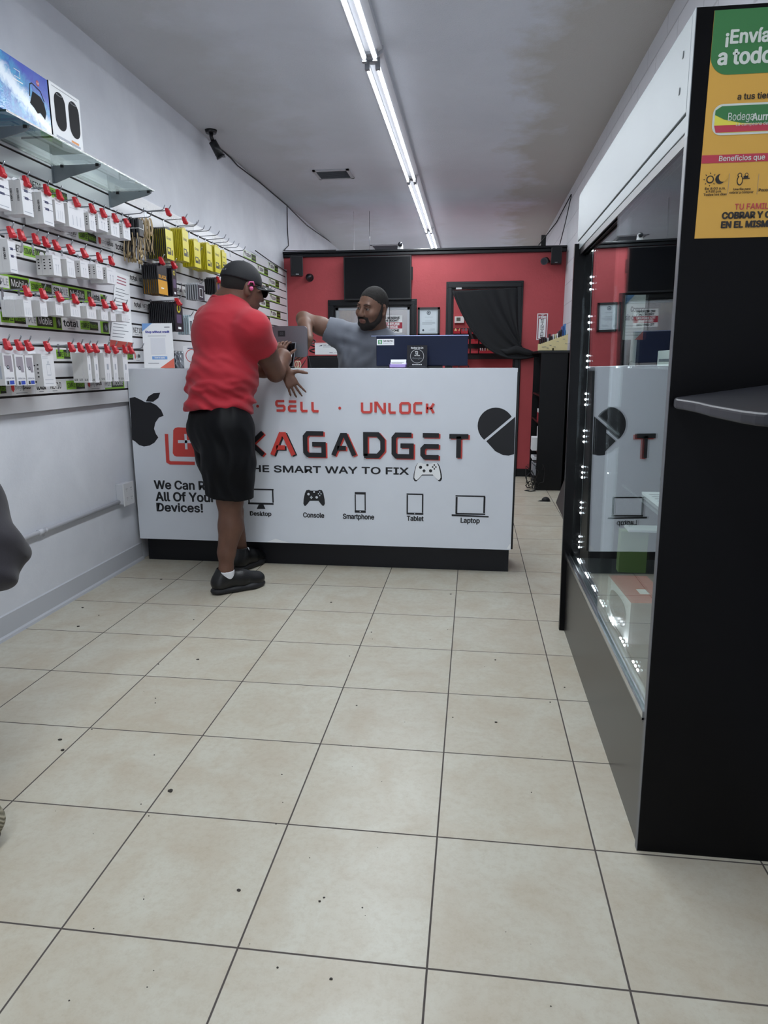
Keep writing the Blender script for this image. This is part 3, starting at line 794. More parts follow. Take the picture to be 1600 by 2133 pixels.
# grey board leaning beyond the case
a, b = atZ(1158, 1047, 0.0), atZ(1171, 1075, 0.0)
d = (b-a).normalized(); b = a+d*0.75
n_ = Vector((-d.y, d.x, 0)); n_ = n_ if n_.x > 0 else -n_
t1 = n_*0.10+EZ*0.34
m = MB(); m.add([a, b, b+t1, a+t1, a+n_*0.018, b+n_*0.018, b+n_*0.018+t1, a+n_*0.018+t1], [(0,1,2,3),(7,6,5,4),(0,4,5,1),(1,5,6,2),(2,6,7,3),(3,7,4,0)])
tag(m.build('leaning_board', mat('dark_grey_board', '#3a3839', 0.55)), 'dark grey board leaning against the block wall behind the glass case', 'board')
# ================================================================== slatwall along the left side
XS = -1.979                       # front of the slats
SLOT = [1.068+0.0762*n for n in range(15)]
def proj_u(x, y, z):
    d = BAS @ (np.array([x, y, z])-CAM); return 800+FPX*d[0]/d[2], 1066.5-FPX*d[1]/d[2]
def yU(u, x, z):
    lo, hi = -0.6, 8.0
    for _ in range(50):
        m_ = (lo+hi)/2
        if proj_u(x, m_, z)[0] < u: lo = m_
        else: hi = m_
    return lo
SY0, SY1 = -1.6, 6.385
slat = empty('slatwall_display', (XS, 2.4, 0.97), 'long white slatwall panel with black slots and printed label strips on the left wall', 'slatwall')
m = MB().box((XL+0.0005, SY0, 0.994), (XS-0.007, SY1, 2.208), 1)
zz = [0.994]+SLOT+[2.208]
for i in range(len(zz)-1):
    a = zz[i]+(0.0052 if i else 0); b = zz[i+1]-(0.0052 if i < len(zz)-2 else 0)
    m.box((XS-0.007, SY0, a), (XS, SY1, b), 0)
m.build('slat_board', [mat('white_melamine_slats', '#d9dade', 0.3, spec=0.5), mat('dark_brown_slot', '#1d1413', 0.7)], slat)
MB().box((XL+0.0005, 6.385, 0.99), (XS+0.006, 6.397, 2.215)).build('end_trim', mat('grey_end_trim', '#b4b6bc', 0.4), slat)

M_lab = mat('label_white', '#dcdcdc', 0.35); M_lab2 = mat('label_pale_grey', '#c4c4c6', 0.3)
STR_MATS = [M_lab, M_ink, M_lime, M_dkgreen, M_greyink, M_red, M_lab2]
def strip(k, u0, u1, style, h=0.82):
    z0, z1 = SLOT[k]+0.0056, (SLOT[k+1] if k < 14 else 2.208)-0.0056
    zc_ = (z0+z1)/2; y0, y1 = yU(u0, XS, zc_), yU(u1, XS, zc_)
    fr = aisle_frame(XS, y0, z0); w_, h_ = y1-y0, z1-z0
    m = MB(); e1, e2, e3 = 0.0008, 0.0013, 0.0018
    m.fbox(fr, 0, 0, w_, h_, 0.0, e1, 0 if style != 'pale' else 6)
    if style == 'simple':
        m.rect(fr, 0, h_*.18, w_*.52, h_*.86, e2, 2); m.rect(fr, w_*.52, h_*.18, w_, h_*.86, e2, 3)
        m.text(fr, 'SIMPLE', (w_*.04, h_*.32, w_*.48, h_*.70), e3, 1, bold=0.012); m.text(fr, 'Mobile', (w_*.56, h_*.34, w_*.97, h_*.72), e3, 2)
    elif style == 'lime':
        m.rect(fr, 0, 0, w_, h_, e1+0.0002, 2)
        m.rect(fr, w_*.02, h_*.12, w_*.62, h_*.95, e2, 0); m.rect(fr, w_*.64, h_*.12, w_, h_*.95, e2, 3)
        m.flat(fr, [(w_*.04, h_*.9), (w_*.14, h_*.3), (w_*.16, h_*.9)], e3, 3); m.text(fr, 'SIM', (w_*.22, h_*.32, w_*.55, h_*.75), e3, 1, bold=0.04)
        m.text(fr, 'mobile', (w_*.68, h_*.38, w_*.96, h_*.66), e3, 2)
    elif style == 'big':
        m.rect(fr, 0, 0, w_, h_, e1+0.0002, 2)
        m.rect(fr, 0, h_*.10, w_*.46, h_*.88, e2, 0); m.rect(fr, w_*.48, h_*.10, w_*.97, h_*.88, e2, 3)
        m.text(fr, 'SIM', (w_*.03, h_*.28, w_*.24, h_*.72), e3, 1, bold=0.03); m.text(fr, 'PLE', (w_*.25, h_*.28, w_*.44, h_*.72), e3, 4)
        m.text(fr, 'Mobile', (w_*.52, h_*.28, w_*.94, h_*.76), e3, 0)
    elif style == 'ple':
        m.rect(fr, 0, 0, w_, h_, e1+0.0002, 2)
        m.rect(fr, 0, h_*.14, w_*.32, h_*.9, e2, 0); m.rect(fr, w_*.34, h_*.14, w_*.96, h_*.9, e2, 3)
        m.text(fr, 'PLE', (w_*.03, h_*.3, w_*.30, h_*.74), e3, 4); m.text(fr, 'Mobile', (w_*.40, h_*.28, w_*.92, h_*.78), e3, 0)
    elif style == 'card':
        m.rect(fr, 0, 0, w_, h_, e1+0.0002, 2); m.rect(fr, w_*.3, h_*.1, w_*.95, h_*.9, e2, 3)
        m.flat(fr, [(w_*.45, h_*.6), (w_*.65, h_*.8), (w_*.85, h_*.4), (w_*.65, h_*.2)], e3, 4)
    elif style == 'total':
        m.text(fr, 'total', (w_*.08, h_*.34, w_*.46, h_*.74), e2, 1, bold=0.03); m.rect(fr, w_*.14, h_*.22, w_*.38, h_*.26, e2, 4)
        m.text(fr, 'NET10', (w_*.56, h_*.34, w_*.97, h_*.70), e2, 1, bold=0.01); m.rect(fr, w_*.6, h_*.2, w_*.94, h_*.24, e2, 4)
    elif style == 'net':
        m.text(fr, 'NET10', (w_*.06, h_*.30, w_*.95, h_*.78), e2, 1, bold=0.01); m.rect(fr, w_*.2, h_*.12, w_*.6, h_*.17, e2, 4)
    elif style == 'tot':
        m.text(fr, 'total', (w_*.1, h_*.30, w_*.9, h_*.78), e2, 1, bold=0.03); m.rect(fr, w_*.3, h_*.14, w_*.7, h_*.18, e2, 4)
    elif style == 'page':
        m.flat(fr, [(w_*.02, h_*.8), (w_*.02, h_*.4), (w_*.10, h_*.22), (w_*.18, h_*.4), (w_*.18, h_*.8)], e2, 5)
        m.text(fr, 'page', (w_*.22, h_*.30, w_*.60, h_*.66), e2, 4); m.text(fr, 'plus', (w_*.61, h_*.30, w_*.97, h_*.76), e2, 1, bold=0.02); m.rect(fr, w_*.24, h_*.12, w_*.8, h_*.16, e2, 4)
    elif style == 'pale':
        for a, b, s_ in ((.03, .2, 'pageplus'), (.28, .38, 'total'), (.43, .54, 'NET10'), (.60, .82, 'SIMPLE')):
            m.text(fr, s_, (w_*a, h_*.30, w_*b, h_*.70), e2, 0, bold=0.02)
    elif style == 'pale1':
        m.rect(fr, w_*.1, h_*.2, w_*.5, h_*.8, e2, 6); m.rect(fr, w_*.6, h_*.2, w_*.95, h_*.8, e2, 6)
    m.build('label_strip', STR_MATS, slat)
for a in ((0, -14, 12, 'simple'), (0, 22, 64, 'page'), (0, 73, 97, 'tot'), (0, 103, 128, 'net'), (0, 138, 176, 'simple'), (0, 182, 212, 'page'), (0, 218, 258, 'ple'),
          (2, 117, 146, 'simple'), (2, 168, 178, 'net'), (2, 255, 277, 'simple'), (2, 280, 292, 'page'),
          (4, 1, 53, 'simple'), (4, 57, 112, 'ple'), (4, 112, 128, 'card'), (4, 128, 166, 'tot'), (4, 167, 204, 'simple'), (4, 209, 226, 'card'), (4, 276, 296, 'net'),
          (6, -22, 61, 'big'), (6, 63, 107, 'simple'), (6, 109, 178, 'big'), (6, 178, 190, 'card'), (6, 191, 209, 'tot'), (6, 209, 220, 'simple'), (6, 276, 313, 'total'),
          (8, 48, 96, 'simple'), (8, 30, 46, 'net'), (8, 267, 306, 'total'), (8, 360, 400, 'total'),
          (10, 104, 160, 'total'), (10, 163, 200, 'simple'), (10, 204, 236, 'page'), (10, 238, 262, 'tot'),
          (12, 62, 86, 'net'), (12, 96, 140, 'simple'), (12, 330, 360, 'total'),
          (14, 240, 404, 'pale'), (14, 443, 477, 'pale1'), (14, 507, 533, 'lime'), (14, 559, 579, 'lime'), (13, 535.5, 558, 'lime'), (12, 560, 581, 'lime'), (11, 541, 560, 'lime'),
          (10, 562, 583, 'lime'), (9, 539, 561.5, 'lime'), (8, 563, 584, 'lime'), (12, 514, 535, 'lime'), (7, 540, 562, 'lime'), (4, 325, 350, 'total')):
    strip(*a)

# hooks
M_hook = mat('zinc_hook_wire', '#9b9ea4', 0.3, metal=1.0)
M_lock = mat('red_lock_plastic', '#c0202c', 0.35)
XT = -1.85
def hook_mesh():
    a = MB(); a.tube([(XS-0.005, 0, 0.012), (XS+0.004, 0, 0.004), (XS+0.006, 0, 0.0), (XT-0.022, 0, 0.004), (XT-0.008, 0, 0.009), (XT, 0, 0.022), (XT+0.006, 0, 0.034)], 0.0028, 7)
    b = MB(); b.box((XS-0.001, -0.008, -0.045), (XS+0.0015, 0.008, 0.012))
    c = MB(); fr = frame((XT-0.014, 0.012, 0.0), EX, EZ)
    c.prism(fr, [(-0.010, 0.016), (0.004, 0.018), (0.010, 0.004), (0.016, -0.018), (0.011, -0.028), (0.000, -0.026), (-0.006, -0.010)], 0, 0.024)
    c.cyl((XT-0.006, -0.014, -0.019), (XT-0.006, 0.014, -0.019), 0.0115, n=12)
    return a, b, c
_a, _b, _c = hook_mesh()
HOOKS = []
_proto = {}
def hook(y, k, lock, label, group):
    """lay one hook in slot k"""
    r = empty('peg_hook', (XS, y, SLOT[k]), label, 'hook', group)
    for nm, mb_, mt in (('wire_arm', _a, M_hook), ('back_plate', _b, M_steel), ('red_lock', _c, M_lock)):
        if nm == 'red_lock' and not lock: continue
        if nm not in _proto:
            t_ = MB(); t_.v, t_.f, t_.m, t_.s = mb_.v, mb_.f, mb_.m, mb_.s
            o = t_.build(nm, mt, bevel=0.002 if nm == 'red_lock' else 0); _proto[nm] = o; first = True
        else:
            o = _proto[nm].copy(); COL.objects.link(o)
        o.parent = r; o.matrix_parent_inverse = Matrix.Translation((-XS, 0, 0))
        if nm == 'red_lock':
            o.rotation_euler = (random.uniform(-.25, .25), 0, 0)
    HOOKS.append(r)
    return r

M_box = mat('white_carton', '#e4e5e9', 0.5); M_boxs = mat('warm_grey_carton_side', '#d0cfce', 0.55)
M_lg = mat('light_grey_print', '#aab0bb', 0.6); M_vio = mat('dark_blue_print', '#2c3158', 0.5); M_win = mat('clear_window_grey', '#a19fa8', 0.15, spec=0.8)
BOXM = [M_box, M_boxs, M_ink, M_lg, M_vio, M_win, mat('royal_blue_print', '#3550b4', 0.5)]
def carton_mesh(w, h, d, style):
    """front face at x=0, centred on y, top at z=0"""
    m = MB(); m.box((-d, -w/2, -h), (0, w/2, 0), 0)
    side = frame((-d, -w/2, -h), EX, EZ); f = aisle_frame(0, -w/2, -h)
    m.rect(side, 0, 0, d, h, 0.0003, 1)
    m.rect(frame((-d, -w/2, -h), EX, EY*-1), 0, -w, d, 0, 0.0003, 1) if False else None
    if style == 'cable':
        fr2 = frame((-d, -w/2, -h), EZ*-1, EX)
        m.text(frame((-d*0.72, -w/2, -h*0.25), EZ*-1, EX), 'USB CABLE', (0, 0, h*0.36, d*0.30), 0.0006, 2, bold=0.03)
        for a in (0.74, 0.52):
            m.rect(f, w*.25, h*(a-.06), w*.62, h*(a+.02), 0.0004, 4); m.rect(f, w*.62, h*(a-.03), w, h*(a-.015), 0.0004, 4); m.rect(f, w*.12, h*(a-.0), w*.25, h*(a+.012), 0.0004, 4)
        m.rect(f, w*.12, h*.08, w*.85, h*.105, 0.0004, 3)
    elif style == 'dots':
        for i in range(4): m.rect(side, d*.3, h*(.30+.15*i), d*.6, h*(.36+.15*i), 0.0006, 2)
        m.rect(f, w*.08, h*.84, w*.6, h*.86, 0.0004, 3)
        for a in (.35, .62): m.rect(f, w*a, h*.12, w*(a+.03), h*.5, 0.0004, 3); m.rect(f, w*(a-.03), h*.5, w*(a+.06), h*.58, 0.0004, 3)
    elif style == 'plain':
        m.rect(f, w*.08, h*.84, w*.6, h*.86, 0.0004, 3)
        for a in (.25, .5, .72): m.rect(f, w*a, h*.12, w*(a+.025), h*.55, 0.0004, 3)
    elif style == 'slim':
        m.text(side, '1.5', (d*.2, h*.07, d*.8, h*.13), 0.0006, 2, bold=0.03); m.rect(f, w*.1, h*.88, w*.5, h*.90, 0.0004, 3); m.rect(f, w*.1, h*.84, w*.7, h*.85, 0.0004, 3)
        m.rect(f, w*.35, h*.42, w*.65, h*.62, 0.0004, 3)
        for a in (.3, .6): m.rect(f, w*a, h*.05, w*(a+.05), h*.3, 0.0004, 3)
    elif style == 'window':
        m.flat(f, [(w*.12, h*.92), (w*.85, h*.92), (w*.88, h*.42), (w*.60, h*.42), (w*.45, h*.55), (w*.12, h*.60)], 0.0004, 5)
        m.disc(f, (w*.42, h*.56), w*.13, 0.0008, 2, 14); m.disc(f, (w*.42, h*.56), w*.08, 0.0012, 3, 14)
        m.text(f, 'USB Data Cable', (w*.12, h*.20, w*.92, h*.25), 0.0004, 4)
        m.rect(f, w*.1, h*.03, w*.45, h*.15, 0.0004, 3); m.rect(f, w*.45, h*.03, w*.9, h*.15, 0.0004, 6); m.flat(f, [(w*.16, h*.03), (w*.2, h*.14), (w*.32, h*.14), (w*.36, h*.03)], 0.0008, 2)
        m.rect(side, d*.3, h*.2, d*.6, h*.6, 0.0006, 3)
    elif style == 'charger':
        for a, b, c_, e in ((.34, .34, .66, .36), (.34, .66, .66, .68), (.34, .34, .355, .68), (.645, .34, .66, .68)): m.rect(f, w*a, h*b, w*c_, h*e, 0.0004, 3)
        for a in (.42, .54): m.rect(f, w*a, h*.68, w*(a+.03), h*.78, 0.0004, 3)
        for a in (.86, .9): m.rect(f, w*.05, h*a, w*.5, h*(a+.012), 0.0004, 3)
        for a in (.08, .2): m.rect(f, w*.12, h*a, w*.8, h*(a+.015), 0.0004, 3)
        for i in range(4): m.rect(side, d*.45, h*(.28+.12*i), d*.62, h*(.32+.12*i), 0.0006, 2)
        m.rect(side, d*.1, h*.12, d*.3, h*.17, 0.0006, 2); m.rect(side, d*.1, h*.62, d*.3, h*.66, 0.0006, 2)
    return m
def tab_mesh(w, d):
    f = aisle_frame(-d*0.5, -w*0.3, 0)
    return MB().prism(f, [(0, 0), (w*.6, 0), (w*.6, 0.010), (w*.45, 0.018), (w*.15, 0.018), (0, 0.010)], -0.0004, 0.0004)
PACKM = {}
def pack_mesh(w, h, d, c1, c2, style):
    m = MB(); m.box((-d, -w/2, -h), (0, w/2, 0), 0)
    f = aisle_frame(0, -w/2, -h)
    m.rect(f, 0, 0, w, h, 0.0003, 1)
    if style == 'grip':
        m.text(f, 'Grab', (w*.12, h*.66, w*.7, h*.75), 0.0006, 2, bold=0.02); m.rect(f, w*.12, h*.16, w*.62, h*.40, 0.0006, 2); m.rect(f, w*.2, h*.26, w*.5, h*.36, 0.0009, 3); m.rect(f, w*.7, h*.16, w*.85, h*.34, 0.0006, 2)
    elif style == 'half':
        m.rect(f, 0, 0, w, h*.5, 0.0006, 2); m.text(f, 'BLACK', (w*.12, h*.56, w*.9, h*.68), 0.0009, 2, bold=0.03); m.rect(f, w*.3, h*.2, w*.6, h*.24, 0.0009, 3)
    elif style == 'ring':
        m.disc(f, (w*.5, h*.84), w*.22, 0.0006, 3, 16); m.disc(f, (w*.5, h*.84), w*.14, 0.0009, 1, 16); m.rect(f, w*.2, h*.3, w*.8, h*.62, 0.0006, 2); m.rect(f, w*.3, h*.08, w*.7, h*.16, 0.0006, 4)
    elif style == 'phone':
        m.rect(f, w*.25, h*.2, w*.75, h*.8, 0.0006, 2); m.rect(f, w*.3, h*.24, w*.7, h*.76, 0.0009, 4)
    return m

ROWS = {}
def hang(row, what, rect, k, n, d, style, lock=True, pal=None, cat='box', group=None, hook_group='display hooks on the slatwall', xo=0.0):
    """a hook in slot k carrying n packs; rect is the front pack's front face in the photograph"""
    u0, v0, u1, v1 = rect; XFt = XT-0.016+xo
    um, vm = (u0+u1)/2, (v0+v1)/2
    y0, y1 = atX(u0, vm, XFt).y, atX(u1, vm, XFt).y
    zt, zb = atX(um, v0, XFt).z, atX(um, v1, XFt).z
    w, h, yc = y1-y0, zt-zb, (y0+y1)/2
    n = min(n, max(1, int((XFt-XS-0.004)/d)))
    ROWS[row] = ROWS.get(row, 0)+1
    i = ORD[ROWS[row]-1]
    hook(yc, k, lock, f'{i} {"red-locked " if lock else ""}hook of the {row}, counted into the shop', hook_group).scale.x = (XT-XS+xo)/(XT-XS)
    zt = min(zt, SLOT[k]-0.006)
    h = zt-zb
    if pal is None:
        o = carton_mesh(w, h, d*0.97, style).build('hanging_carton', BOXM)
    else:
        o = pack_mesh(w, h, d*0.62, None, None, style).build('hanging_pack', pal)
    o.location = (XFt, yc, zt)
    tg = group or 'cartons hanging on the slatwall hooks'
    tag(o, f'{what} at front of {i} hook, {row}', cat, tg)
    tbm = tab_mesh(w, d).build('hang_tab', M_box if pal is None else pal[0])
    tbm.parent = o
    for j in range(1, n):
        c = copy_tree(o, (XFt-j*d, yc+random.uniform(-.0015, .0015), zt+random.uniform(-.001, .001)))
        c['label'] = f'{what}, {ORD[j]} from front, {i} hook, {row}'
R1, R2, R3, R4 = 'top carton row', 'second carton row', 'third carton row', 'bottom carton row'
for rc, n, d, st in (((-8, 372, 20, 434), 3, .030, 'cable'), ((46, 380, 67, 448), 3, .030, 'cable'), ((89, 405, 110, 468), 3, .030, 'cable'), ((116, 420, 134, 462), 4, .024, 'plain'), ((143, 430, 175, 476), 4, .026, 'plain'),
                     ((186, 446, 199, 480), 4, .024, 'dots'), ((205, 450, 224, 480), 4, .024, 'dots'), ((231, 458, 248, 492), 4, .024, 'dots'), ((257, 469, 271, 498), 4, .024, 'dots')):
    hang(R1, 'white boxed cable' if st == 'cable' else 'small white boxed charger' if st == 'dots' else 'white boxed earphone', rc, 12, n, d, st)
for rc, n, d, st in (((19, 500, 34, 568), 3, .034, 'cable'), ((111, 534, 127, 574), 3, .028, 'dots'), ((140, 542, 156, 577), 4, .026, 'plain'), ((168, 545, 184, 578), 4, .024, 'dots'), ((201, 552, 214, 581), 4, .024, 'dots'), ((223, 560, 242, 591), 4, .024, 'dots')):
    hang(R2, 'white boxed cable' if st == 'cable' else 'small white boxed charger' if st == 'dots' else 'white boxed earphone', rc, 9, n, d, st)
for rc, n, d, st in (((50, 625, 66, 660), 7, .015, 'plain'), ((84, 627, 98, 659), 6, .015, 'plain'), ((116, 629, 131, 657), 7, .015, 'plain'), ((147, 633, 167, 660), 7, .015, 'plain'), ((181, 639, 200, 664), 6, .015, 'plain'),
                     ((211, 646, 225, 667), 6, .015, 'plain'), ((231, 650, 241, 669), 5, .015, 'plain'), ((254, 655, 268, 670), 7, .015, 'plain')):
    hang(R3, 'slim white carton', rc, 6, n, d, st)
for rc, n, d, st in (((8, 735, 29, 803), 3, .030, 'window'), ((33, 738, 52, 803), 3, .030, 'window'), ((54.5, 740, 71, 802), 3, .030, 'window'), ((89, 737, 114, 805), 2, .050, 'charger'),
                     ((183, 735, 190, 797), 3, .028, 'slim'), ((197, 735, 205, 797), 3, .028, 'slim'), ((218, 735, 231, 795), 3, .028, 'slim'), ((236, 736, 245, 794), 3, .024, 'slim'), ((257, 737, 267, 794), 3, .024, 'slim')):
    hang(R4, {'window': 'white windowed data cable box', 'charger': 'white wall charger box', 'slim': 'narrow white adapter box'}[st], rc, 3, n, d, st)
Myel = mat('yellow_pack', '#c9bb22', 0.4); Myel2 = mat('bright_yellow_card', '#d8cc2c', 0.35); Mdk = mat('near_black_pack', '#15151a', 0.4); Mpk = mat('violet_print', '#4a3a66', 0.4)
PY0 = [Mdk, Myel2, Mdk, Myel2, M_paper]; PY = [Myel, Myel2, Mdk, Myel2, M_paper]; PK = [Mdk, Mdk, mat('amber_print', '#d69a2a', 0.4), M_paper, Mpk]; PR = [Mdk, mat('dark_violet_card', '#1e1a26', 0.35), mat('plum_print', '#5b4a6a', 0.4), Myel2, M_paper]
PSv = [mat('silver_pack', '#a6a9ae', 0.35), mat('grey_pack_card', '#3a3b44', 0.3), M_paper, M_greyink, Mdk]; PB = [mat('pale_blue_pack', '#a9bcc4', 0.4), mat('pale_card', '#d5dbe0', 0.4), Mdk, M_red, M_greyink]
YR_ = 'yellow pack row'; DR = 'dark pack rows'
for rc, n, d, st, pl in (((346, 480, 361, 540), 10, .0125, 'grip', PY0), ((381, 481, 393, 544), 10, .0115, 'grip', PY), ((405, 504, 418, 557), 8, .0115, 'grip', PY), ((431, 511, 442, 563), 10, .0115, 'grip', PY), ((448, 516, 460, 568), 7, .0115, 'grip', PY), ((463, 526, 472, 560), 5, .0115, 'grip', PY)):
    hang(YR_, 'thin yellow accessory pack' if pl is PY else 'black and yellow accessory pack', rc, 14, n, d, st, lock=rc[0] < 390, pal=pl, xo=.03, cat='accessory pack', group='yellow accessory packs')
for rc, n, d, st, pl, k in (((329, 555, 348, 613), 8, .013, 'half', PK, 10), ((359, 560, 368, 617), 7, .013, 'ring', PR, 10), ((412, 576, 425, 625), 6, .016, 'phone', PSv, 9), ((448, 580, 462, 614), 6, .014, 'phone', PK, 10),
                            ((365, 634, 381, 690), 14, .0125, 'ring', PR, 7), ((393, 643, 402, 697), 6, .014, 'phone', PB, 6)):
    hang(DR, {'half': 'black and amber phone accessory pack', 'ring': 'dark phone case pack with ring mark', 'phone': 'boxed phone case'}[st], rc, k, n, d, st, lock=k == 10 or k == 7, pal=pl, xo=.07 if n == 14 else .03, cat='accessory pack', group='dark accessory packs')
# bare hooks
EMPTY = {'top slot bare hooks': (14, (342, 409, 425, 476, 487, 497, 510)), 'upper bare hooks': (9, (48, 78, 99)), 'lower bare hooks': (3, (152, 171, 276, 298)), 'far bare hooks': (11, (566, 574)), 'slot bare hooks below the yellow packs': (12, (405, 420, 436, 448))}
for nm, (k, us) in EMPTY.items():
    for i, u in enumerate(us):
        y = yU(u, XT, SLOT[k]+0.02)
        lk = nm in ('upper bare hooks', 'lower bare hooks') and i < 3
        hook(y, k, lk, f'{ORD[i]} of the {nm}, counted into the shop', 'display hooks on the slatwall')
# charging cables hanging from a hook, dark and gold
yk = yU(299, XT, SLOT[13]); hook(yk, 13, False, 'hook carrying the black cable pouches between white cartons and yellow packs', 'display hooks on the slatwall')
for j in range(4):
    x = XT-0.02-j*0.026
    r = empty('cable_pouch', (x, yk, SLOT[13]-0.02), ['black pouched charging cable, front one beside the yellow packs', 'black pouched charging cable, second behind the front pouch', 'black pouched charging cable, third behind the front pouch', 'black pouched charging cable nearest the slatwall'][j], 'cable', 'pouched charging cables')
    zt = SLOT[13]-0.026
    MB().box((x-0.022, yk-0.03, zt-0.10), (x, yk+0.03, zt)).build('pouch', Mdk, r, bevel=0.006)
    MB().box((x-0.0222, yk-0.0302, zt-0.055), (x+0.0003, yk+0.0302, zt-0.052)).build('pale_stripe', M_lab, r)
    for q in range(8):
        yy = yk-0.045+q*0.0125+random.uniform(-.004, .004); dy = random.uniform(-.02, .02); L = random.uniform(0.09, 0.15)
        pts = [(x-0.011, yy, zt-0.08), (x-0.008, yy+dy*.4, zt-0.08-L*.4), (x-0.012, yy+dy*.9, zt-0.08-L*.75), (x-0.01, yy+dy, zt-0.08-L)]
        gd = (q+j) % 2
        MB().tube(pts, 0.0032, 6).cyl(pts[-1], (pts[-1][0], pts[-1][1]+0.002, pts[-1][2]-0.022), 0.0045, n=6, m=1).build('cable_end', [mat('tan_cord', '#b59f7a', 0.5) if gd else Mdk, mat('tan_metal_plug', '#a8956f', 0.35, metal=.5)], r)
yg = yU(316, XT, SLOT[13]); hook(yg, 13, False, 'hook carrying the tan braided cables', 'display hooks on the slatwall')
for j in range(4):
    x = XT-0.012-j*0.022; zt = SLOT[13]-0.002
    m = MB()
    for q in range(3):
        a_ = 0.018+0.005*q; dy = random.uniform(-.008, .008); L = 0.10+random.uniform(-.02, .02)
        pts = [(x, yg+dy+a_*math.sin(t_)*0.8, zt-0.055-0.055*math.cos(t_)*-1 if False else zt-L*0.5+L*0.5*math.cos(t_)) for t_ in [i*2*math.pi/14 for i in range(15)]]
        m.tube(pts, 0.0028, 6)
    m.tube([(x, yg+0.01, zt-0.02), (x+0.004, yg+0.016, zt-0.1), (x, yg+0.006, zt-0.17), (x+0.003, yg+0.018, zt-0.205)], 0.0028, 6)
    m.tube([(x, yg-0.01, zt-0.03), (x-0.003, yg-0.018, zt-0.11), (x, yg-0.004, zt-0.16), (x+0.002, yg-0.012, zt-0.19)], 0.0028, 6)
    tag(m.build('coiled_cable', mat('tan_cord', '#b59f7a', 0.5)), ['tan coiled charging cable, front one beside the yellow packs', 'tan coiled charging cable, second from the front', 'tan coiled charging cable, third from the front', 'tan coiled charging cable, fourth from the front'][j], 'cable', 'tan coiled cables')
# printed notice hung on the slats
def px_y(u, v): return atX(u, v, XS+0.004).y
fr = aisle_frame(XS+0.0035, 0, 0); P_ = lambda u, v: (atX(u, v, XS+0.0045).y, atX(u, v, XS+0.0045).z)
m = MB(); q = [P_(228, 727), P_(277, 729), P_(269, 577), P_(241, 566)]
m.prism(fr, q, 0, 0.001, 0)
def L2(a, b, t_): return (a[0]+(b[0]-a[0])*t_, a[1]+(b[1]-a[1])*t_)
def inq(s_, t_): return L2(L2(q[0], q[1], s_), L2(q[3], q[2], s_), t_)
m.flat(fr, [inq(0, 0.0), inq(1, 0.0), inq(1, .10), inq(0, .12)], 0.0016, 2)
for i in range(16):
    t_ = 0.16+i*0.042; s1 = 0.9-random.random()*0.35
    m.flat(fr, [inq(.08, t_), inq(s1, t_), inq(s1, t_+.008), inq(.08, t_+.008)], 0.0016, 1)
for i in range(3): m.flat(fr, [inq(.12, .86+i*.04), inq(.75, .86+i*.04), inq(.75, .875+i*.04), inq(.12, .875+i*.04)], 0.0016, 3)
tag(m.build('notice_sheet', [M_paper, M_greyink, mat('brick_red_print', '#a8382c', 0.5), mat('rose_print', '#b07080', 0.5)]), 'white printed notice with a brick red band hung on the slatwall', 'notice')

# glass shelf on brackets, with two speaker cartons
ZSH = 2.150
XG = -1.724
YA, YB = 1.484, 2.722
gs = MB().box((XS+0.002, YA, ZSH), (XG, YB, ZSH+0.008))
for i_ in (2, 3, 4, 5): gs.m[i_] = 1
tag(gs.build('glass_shelf', [glass_mat('shelf_glass', (0.90, 0.96, 0.93)), mat('dark_green_glass_edge', '#2f3f3c', 0.2)]), 'clear glass shelf above the top row of hooks, holding the speaker cartons', 'shelf')
for yy, lb in ((1.63, 'nearest'), (2.17, 'middle'), (2.70, 'farthest')):
    r = empty('shelf_bracket', (XS, yy, ZSH), f'{lb} grey knife bracket under the glass shelf', 'bracket', 'brackets under the glass shelf')
    fr = frame((XS, yy+0.004, ZSH-0.002), EX, EZ)
    MB().prism(fr, [(0.003, -0.078), (0.012, -0.078), (0.09, -0.052), (0.225, -0.022), (0.245, -0.012), (0.25, 0), (0.003, 0)], 0, 0.004).build('arm', mat('grey_bracket_metal', '#8b9094', 0.35, metal=.7), r)
    MB().box((XS+0.0005, yy-0.012, ZSH-0.09), (XS+0.004, yy+0.012, ZSH-0.002)).build('wall_plate', M_steel, r)
    for xx in (XS+0.05, XG-0.025):
        MB().cyl((xx, yy+0.002, ZSH-0.012), (xx, yy+0.002, ZSH-0.0005), 0.009, n=12).build('rubber_pad', M_blackm, r)
zs = ZSH+0.0085
xw = -1.745
a = atX(113, 298, xw); b = atX(176, 337, xw); zt = (atX(104, 169, xw).z+atX(167, 210, xw).z)/2
y0, y1 = a.y, b.y
r = empty('speaker_carton', (xw-0.08, (y0+y1)/2, zs), 'white carton picturing two tall black speakers on the glass shelf', 'carton')
m = MB(); m.box((xw-0.15, y0, zs), (xw, y1, zt), 0)
f = aisle_frame(xw, y0, zs); w_, h_ = y1-y0, zt-zs
side = frame((xw-0.15, y0, zs), EX, EZ); m.rect(side, 0, 0, 0.15, h_, 0.0006, 1)
def capsule(cx, cy, rx, ry, d, mi):
    p_ = [(cx+rx*math.cos(t_), cy+ry-rx+rx*math.sin(t_)) for t_ in [i*math.pi/12 for i in range(13)]]+[(cx-rx*math.cos(t_), cy-ry+rx-rx*math.sin(t_)) for t_ in [i*math.pi/12 for i in range(13)]]
    m.flat(f, p_, d, mi)
for cx in (.30, .76):
    capsule(w_*cx, h_*.55, w_*.18, h_*.34, 0.0006, 1); m.disc(f, (w_*cx, h_*.84), w_*.10, 0.001, 2, 16, ry=h_*.02); m.disc(f, (w_*cx, h_*.845), w_*.07, 0.0014, 1, 16, ry=h_*.012)
